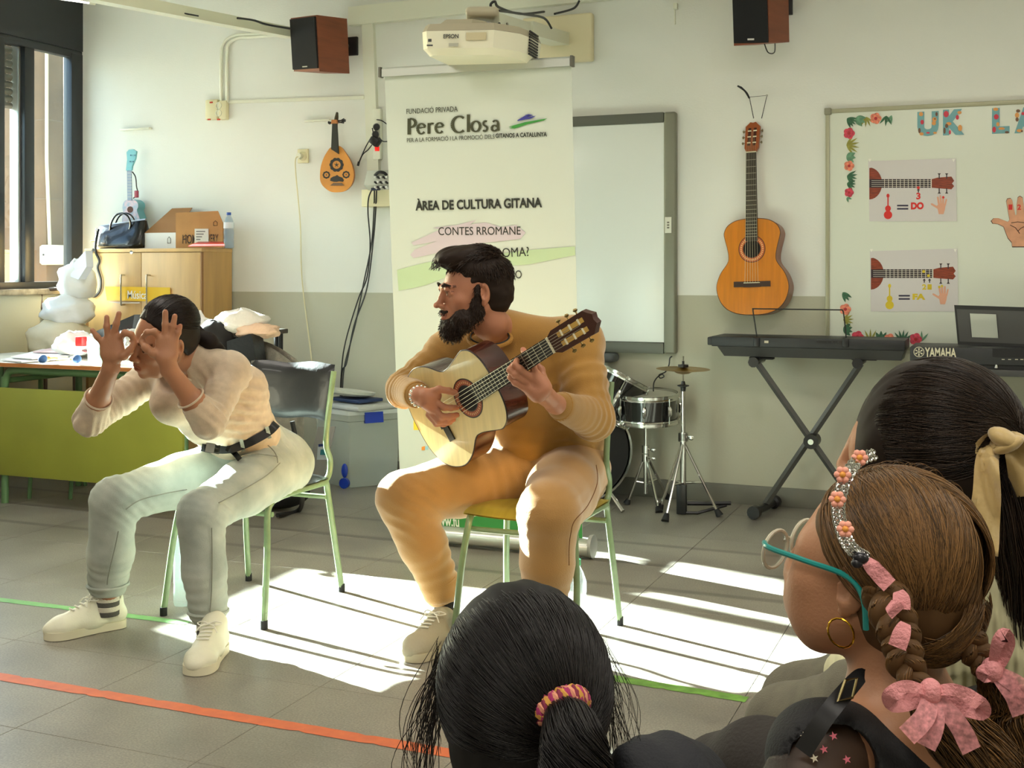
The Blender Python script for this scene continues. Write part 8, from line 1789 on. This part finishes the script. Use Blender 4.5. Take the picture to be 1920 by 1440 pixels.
b1 = [W(1660, 1112, 1.22), W(1676, 1160, 1.20), W(1690, 1205, 1.19), W(1700, 1250, 1.18), W(1728, 1300, 1.17)]; b2 = [W(1768, 1140, 1.27), W(1802, 1185, 1.26), W(1834, 1226, 1.255), W(1858, 1262, 1.25)]
braid('braid', hB_, b1, .0185, 2.0, hB); braid('braid', hB_, b2, .0175, 1.7, hB)
for pts, r_, n_, sd_ in (([b1[-1], W(1750, 1350, 1.17), W(1790, 1400, 1.18), W(1850, 1470, 1.2)], [.012, .02, .024, .02], 380, 3), ([b2[-1], W(1880, 1310, 1.27), W(1890, 1370, 1.27), W(1900, 1460, 1.27)], [.012, .024, .03, .024], 420, 4), ([W(1790, 1330, 1.24), W(1830, 1390, 1.22), W(1880, 1450, 1.22)], [.02, .028, .03], 300, 6)):
    P_ = lock(pts, r_, n_, sd_, wave=.004, curl=2); ribbons('loose_lock', P_, .0007, hB, hB_)
def wB(rg):
    t = np.linspace(0, 1, 10)[:, None]; a = rg.uniform(.2, 2.9); p0 = A3(gb_f(0, -.030, .03)) + A3(vw(math.cos(a) * .083, math.sin(a) * .085, .0)); ln = rg.uniform(.01, .04); return p0 + A3(vw(math.cos(a), math.sin(a), 0)) * .010 * np.sin(t * 3) + A3(vw(math.sin(a), -math.cos(a), 0)) * ln * t
wild(gb_f, wB, 50, 3, hB, hB_, .0003)
pink = M('pink_ribbon', (214, 140, 142), .6, bump=.6, bs=300); lace = M('pink_lace', (206, 136, 138), .7, alpha=.78, var=.25, vs=220)
def strip3(q, pts, wd, dirs):
    P = smooth_path(pts, 6); k = len(P); L_ = []; Rr = []
    for i, p in enumerate(P):
        T = (P[min(i + 1, k - 1)] - P[max(i - 1, 0)]).normalized(); s_ = T.cross((O - p).normalized() + dirs * math.sin(i * .7)).normalized(); w_ = wd * (.45 + .55 * math.sin(math.pi * min(1, (i + 1) / k * 1.6) / 2)); L_.append(p + s_ * w_); Rr.append(p - s_ * w_)
    q.add(L_ + Rr, [(i, i + 1, k + i + 1, k + i) for i in range(k - 1)])
def bow(c, ends, label, wd=.008):
    t = thing('hair_bow', c, label, 'bow')
    for k, e in enumerate(ends):
        q = MB()
        if k < 2:
            m_ = c.lerp(e, .55); up = vw(-.15, .35, .2) * (e - c).length; strip3(q, [c, m_ + up * .7, e + up * .2, e - up * .5, m_ - up * .5, c], wd, vw(.2, .3, 0)); q.build('bow_loop', pink, t)
        else: strip3(q, [c, c.lerp(e, .5) + vw(.004, .0, .006), e], wd * 1.2, vw(.3, 0, 0)); q.build('bow_tail', lace, t)
    q = MB(); q.ell(c, (.011, .010, .013)); q.build('knot', pink, t); return t
bow(W(1745, 1297, 1.15), [W(1672, 1308, 1.14), W(1836, 1322, 1.14), W(1700, 1380, 1.13), W(1735, 1400, 1.13), W(1822, 1408, 1.13)], 'pink lace bow at the end of the nearer braid, over the black dress')
bow(W(1860, 1256, 1.235), [W(1885, 1195, 1.22), W(1845, 1262, 1.23), W(1925, 1300, 1.22), W(1915, 1340, 1.22)], 'pink lace bow on the farther braid at the right photo edge')
rb = thing('hair_ribbon', W(1660, 1080, 1.2), 'pink ribbon woven into the nearer brown braid', 'ribbon')
for pts in ([(1624, 1050, 1.215), (1640, 1068, 1.205), (1668, 1098, 1.20)], [(1684, 1108, 1.185), (1690, 1124, 1.18), (1690, 1142, 1.178)], [(1666, 1132, 1.18), (1676, 1140, 1.176), (1684, 1150, 1.176)], [(1698, 1168, 1.168), (1690, 1190, 1.164), (1682, 1214, 1.164)]):
    q = MB(); strip3(q, [W(*p) for p in pts], .0085, vw(.1, .3, 0)); q.build('ribbon_piece', pink, rb)
# headband of chain and flowers
hbn = thing('flower_headband', W(1600, 900, 1.3), 'silver chain headband with small pink flowers on the brown hair', 'headband')
path = [(1640, 852, 1.30), (1612, 862, 1.255), (1594, 882, 1.235), (1580, 912, 1.225), (1572, 946, 1.22), (1574, 976, 1.215), (1584, 1008, 1.21), (1600, 1032, 1.205), (1622, 1046, 1.205)]
C_ = smooth_path([W(*p) for p in path], 7)
for i in range(0, len(C_) - 1):
    p = C_[i]; d = (C_[i + 1] - p).normalized(); n_ = (O - p).normalized(); s_ = d.cross(n_).normalized(); q = MB(); e1, e2 = (s_, d) if i % 2 else (n_ * .5 + s_ * .6, d)
    for o_ in (-.003, .003): q.tube([p + s_ * o_ + e1 * math.cos(a) * .0035 + e2 * math.sin(a) * .0048 for a in [k * .7854 for k in range(8)]], .0009, 5, closed=True)
    q.build('chain_link', chrome, hbn, kind='stuff')
pk_ = M('flower_clay_pink', (232, 160, 138), .45); yc_ = M('flower_centre', (222, 150, 60), .45)
for px, py, t_ in ((1612, 858, 1.25), (1580, 890, 1.222), (1570, 936, 1.21), (1585, 992, 1.20)):
    p = W(px, py, t_); n_ = (O - p).normalized(); x = n_.cross(WZ).normalized(); y = x.cross(n_)
    q = MB(); R3 = Matrix((x, y, n_)).transposed()
    for k in range(6): q.ell(p + (x * math.cos(k * 1.047) + y * math.sin(k * 1.047)) * .0052, (.0037, .0037, .0026), R3, 8, 6)
    fl3 = q.build('flower', pk_, hbn); q = MB(); q.ell(p + n_ * .002, (.0032, .0032, .0022), R3, 10, 6); q.build('flower_centre', yc_, fl3)
q = MB(); q.ell(W(1614, 1046, 1.20), (.008, .006, .006)); q.ell(W(1607, 1056, 1.20), (.006, .005, .005)); q.solo('black_clip', M('clip_black', (20, 20, 26), .3), 'small black clip where the headband meets the pink ribbon', 'clip'); 
# glasses and earring
gl = thing('glasses', gb_f(0, .12, .0), 'round glasses with teal temples worn by the girl with braids', 'glasses'); teal_g = M('teal_plastic', (16, 128, 122), .3); clr = M('clear_frame', (214, 208, 186), .15, alpha=.7)
for s_ in (-1, 1):
    c = gb_f(s_ * .033, .114, -.004); q = MB(); q.tube([c + gb_f.x * math.cos(k * .3142) * .026 + gb_f.z * math.sin(k * .3142) * .022 for k in range(20)], .0022, 6, closed=True); q.build('rim', clr, gl)
    q = MB(); q.prism([c + gb_f.x * math.cos(k * .3142) * .025 + gb_f.z * math.sin(k * .3142) * .021 for k in range(20)], gb_f.y * .001); q.build('lens', glassy('lens_glass', (235, 240, 240), .02, .3), gl)
    q = MB(); q.tube(smooth_path([gb_f(s_ * .060, .114, .010), gb_f(s_ * .077, .095, .012), gb_f(s_ * .086, .04, .014), gb_f(s_ * .087, -.012, .012), gb_f(s_ * .088, -.034, -.006), gb_f(s_ * .086, -.040, -.042)], 5), .0032, 8); q.build('temple', teal_g, gl)
q = MB(); q.tube([gb_f(-.009, .116, .0), gb_f(0, .119, .003), gb_f(.009, .116, .0)], .002, 6); q.build('bridge', clr, gl)
q = MB(); ec = gb_f(lside * .082, -.008, -.058); q.tube([ec + gb_f.y * math.cos(k * .3927) * .0155 + gb_f.z * math.sin(k * .3927) * .0155 for k in range(16)], .0012, 6, closed=True); q.solo('hoop_earring', M('gold', (222, 170, 50), .2, 1), 'small gold hoop earring under the ear beside the teal glasses', 'earring')
# dress strap with a buckle, dark leg
q = MB(); sp0, sp1 = W(1608, 1272, 1.235), W(1552, 1338, 1.20); strip3(q, [W(1620, 1266, 1.25), sp0, sp1, W(1505, 1410, 1.20)], .009, vw(0, 0, 0)); q.build('dress_strap', M('black_satin', (20, 20, 22), .4), gb)
q = MB(); c = [W(1607, 1271, 1.225), W(1598, 1308, 1.215), W(1571, 1314, 1.205), W(1585, 1276, 1.215)]; q.tube(c, .0016, 6, closed=True); q.build('buckle', M('pale_gold', (206, 190, 140), .25, 1), gb)
S = Sdf(); S.chain([W(1620, 1500, 1.30), W(1430, 1440, 1.42), W(1350, 1452, 1.50)], [.075, .052, .050], .03); V, Q = S.mesh(.008); np_mesh('leggings', V, Q, M('dark_leggings', (34, 27, 22), .8, bump=.3, bs=200), gb)
# --- girl with the beige ribbon, white ribbed top
gc_f = Frame(W(1724, 848, 1.60), vw(-.80, .02, -.60), vw(.04, .99, .08), .985)
gc = person('child with long dark hair tied by a beige ribbon, at the right edge', W(1790, 1500, 1.62))
hC = hair_mat('hair_dark_long', (52, 40, 28), (17, 12, 9), 60, .36)
nbC = gc_f(0, -.055, -.18); S = Sdf(); head_sdf(S, gc_f, plain=True, nose=.96); S.chain([gc_f(0, -.025, -.05), nbC], [.043, .045], .02); sCl, sCr = W(1745, 1075, 1.52), W(1935, 1090, 1.72); S.rc(nbC, sCl, .042, .045, .03); S.rc(nbC, sCr, .042, .045, .03); V, Q = S.mesh(.004); np_mesh('body', V, Q, skin_g, gc, colr=skin_tint(gc_f, V) * 0 + 1)
S = Sdf(); chC = W(1842, 1180, 1.64); hpC = W(1850, 1480, 1.66); S.rc(nbC + Vector((0, 0, -.035)), sCl, .052, .055, .03); S.rc(nbC + Vector((0, 0, -.035)), sCr, .052, .055, .03); S.rc(sCl, chC, .055, .11, .04); S.rc(sCr, chC, .055, .1, .04); S.rc(chC, hpC, .12, .12, .04)
eC = W(1700, 1320, 1.56); wC = W(1590, 1262, 1.68); S.chain([sCl, W(1735, 1200, 1.53), eC, wC], [.052, .046, .042, .034], .02); S.el(gc_f(0, -.045, -.15), (.050, .055, .04), gc_f.R, .008, -1)
rib = bpy.data.materials.new('ribbed_cream'); rib.use_nodes = True; N = rib.node_tree.nodes; L = rib.node_tree.links; b = N['Principled BSDF']; b.inputs['Base Color'].default_value = col((206, 202, 164)); b.inputs['Roughness'].default_value = .85
tc = N.new('ShaderNodeTexCoord'); wv = N.new('ShaderNodeTexWave'); wv.inputs['Scale'].default_value = 26; wv.inputs['Distortion'].default_value = .5; L.new(tc.outputs['Object'], wv.inputs[0]); bp_ = N.new('ShaderNodeBump'); bp_.inputs['Strength'].default_value = .8; bp_.inputs['Distance'].default_value = .003; L.new(wv.outputs[1], bp_.inputs['Height']); L.new(bp_.outputs[0], b.inputs['Normal'])
V, Q = S.mesh(.0065); V = fold(V, Q, [(eC, eC - sCl, .09, .006, .03), (chC, Vector((.5, 0, 1)), .14, .006, .04)], .002, 12, 3); np_mesh('ribbed_top', V, Q, rib, gc)
S = Sdf(); S.chain([hpC + Vector((0, 0, .0)), W(1640, 1345, 1.60), W(1478, 1365, 1.72), W(1480, 1600, 1.78)], [.10, .072, .056, .05], .03); S.chain([hpC + Vector((0, .1, .02)), W(1640, 1300, 1.80), W(1502, 1318, 1.88), W(1505, 1520, 1.92)], [.10, .070, .056, .05], .03); V, Q = S.mesh(.008); V = fold(V, Q, [(W(1640, 1345, 1.6), (1, 0, 0), .1, .005, .04)], .002, 12, 3); np_mesh('trousers', V, Q, M('grey_denim', (104, 100, 84), .85, var=.1, vs=30, bump=.4, bs=400), gc)
hC_ = hair_shell(gc_f, gc, hC, [((0, -.026, .038), (.084, .102, .092), .01), ((0, -.050, -.015), (.078, .082, .086), .01), ((0, .03, .0), (.077, .055, .07), .02), ((0, -.07, -.07), (.06, .05, .06), .02)], cuts=(((-.092, .0, -.030), (.026, .028, .050), .005), ((.092, .0, -.030), (.026, .028, .050), .005), ((0, .118, -.045), (.09, .05, .085), .01), ((0, .03, -.13), (.09, .12, .055), .01)))
def sC(rg): a = rg.uniform(0, 6.28); return (math.cos(a), rg.uniform(.1, .9), math.sin(a) * 1.0 + .25)
P_ = scalp_strands(gc_f, (0, -.028, .028), (.087, .106, .099), sC, (lside * .12, -.98, .12), 3600, 20, .005, 6, .10); ribbons('hair_strands', P_, .0006, hC, hC_)
tC = W(1878, 836, 1.53)
P_ = lock([tC + vw(-.02, 0, -.02), tC, W(1896, 900, 1.52), W(1902, 1010, 1.52), W(1905, 1120, 1.53), W(1915, 1290, 1.55)], [.02, .018, .032, .040, .042, .02], 1300, 8, wave=.004, curl=2); ribbons('ponytail', P_, .0009, hC, hC_)
q = MB(); q.tube(smooth_path([tC, W(1896, 900, 1.52), W(1902, 1010, 1.52), W(1905, 1120, 1.53), W(1912, 1230, 1.54)], 5), [.014] * 2 + [.028] * 14 + [.02] * 5, 12); q.build('ponytail_core', core(hC), hC_)
rbm = M('beige_satin', (184, 158, 102), .45, sheen=.4, bump=.4, bs=60); rt = thing('hair_ribbon', tC, 'wide beige satin ribbon tied around the dark ponytail', 'ribbon')
def wide(pts, wd, m_, par, nm):
    q = MB(); P = smooth_path(pts, 7); k = len(P); rows = []
    for i, p in enumerate(P):
        T = (P[min(i + 1, k - 1)] - P[max(i - 1, 0)]).normalized(); n_ = (O - p).normalized(); s_ = T.cross(n_).normalized(); w_ = wd[0] + (wd[1] - wd[0]) * min(1, i / k * 1.3); tw_ = .35 * math.sin(i * .35)
        rows.append([p + s_ * w_ * u + n_ * (.010 * math.sin(u * 3 + i * .4) + tw_ * w_ * u * .5) for u in (-1, -.6, -.2, .2, .6, 1)])
    v = [x for r_ in rows for x in r_]; q.add(v, [(6 * i + j, 6 * i + j + 1, 6 * i + j + 7, 6 * i + j + 6) for i in range(k - 1) for j in range(5)]); q.build(nm, m_, par, angle=80)
wide([W(1874, 838, 1.49), W(1852, 858, 1.47), W(1850, 930, 1.46), W(1842, 1000, 1.46), W(1838, 1038, 1.46)], (.010, .020), rbm, rt, 'ribbon_tail')
wide([W(1882, 832, 1.49), W(1902, 832, 1.48), W(1916, 860, 1.48), W(1930, 930, 1.48)], (.012, .02), rbm, rt, 'ribbon_tail'); wide([W(1846, 878, 1.48), W(1838, 850, 1.49), W(1856, 830, 1.48), W(1880, 826, 1.47)], (.008, .012), rbm, rt, 'ribbon_loop')
for a in (0, 1): q = MB(); q.ell(W(1882 + a * 8, 822 + a * 12, 1.47), (.020, .016, .012 - a * .003), Matrix.Rotation(.5 - a, 3, 'Y')); q.build('knot', rbm, rt)
ch = thing('wooden_chair', W(1920, 1300, 1.75), 'light wooden chair back behind the girl at the right edge', 'chair'); q = MB(); q.tube(smooth_path([W(1885, 1370, 1.74), W(1893, 1290, 1.745), W(1906, 1215, 1.75), W(1935, 1160, 1.76), W(1990, 1150, 1.8)], 5), .014, 8)
q.build('back_frame', M('varnished_wood', (176, 116, 50), .4), ch)
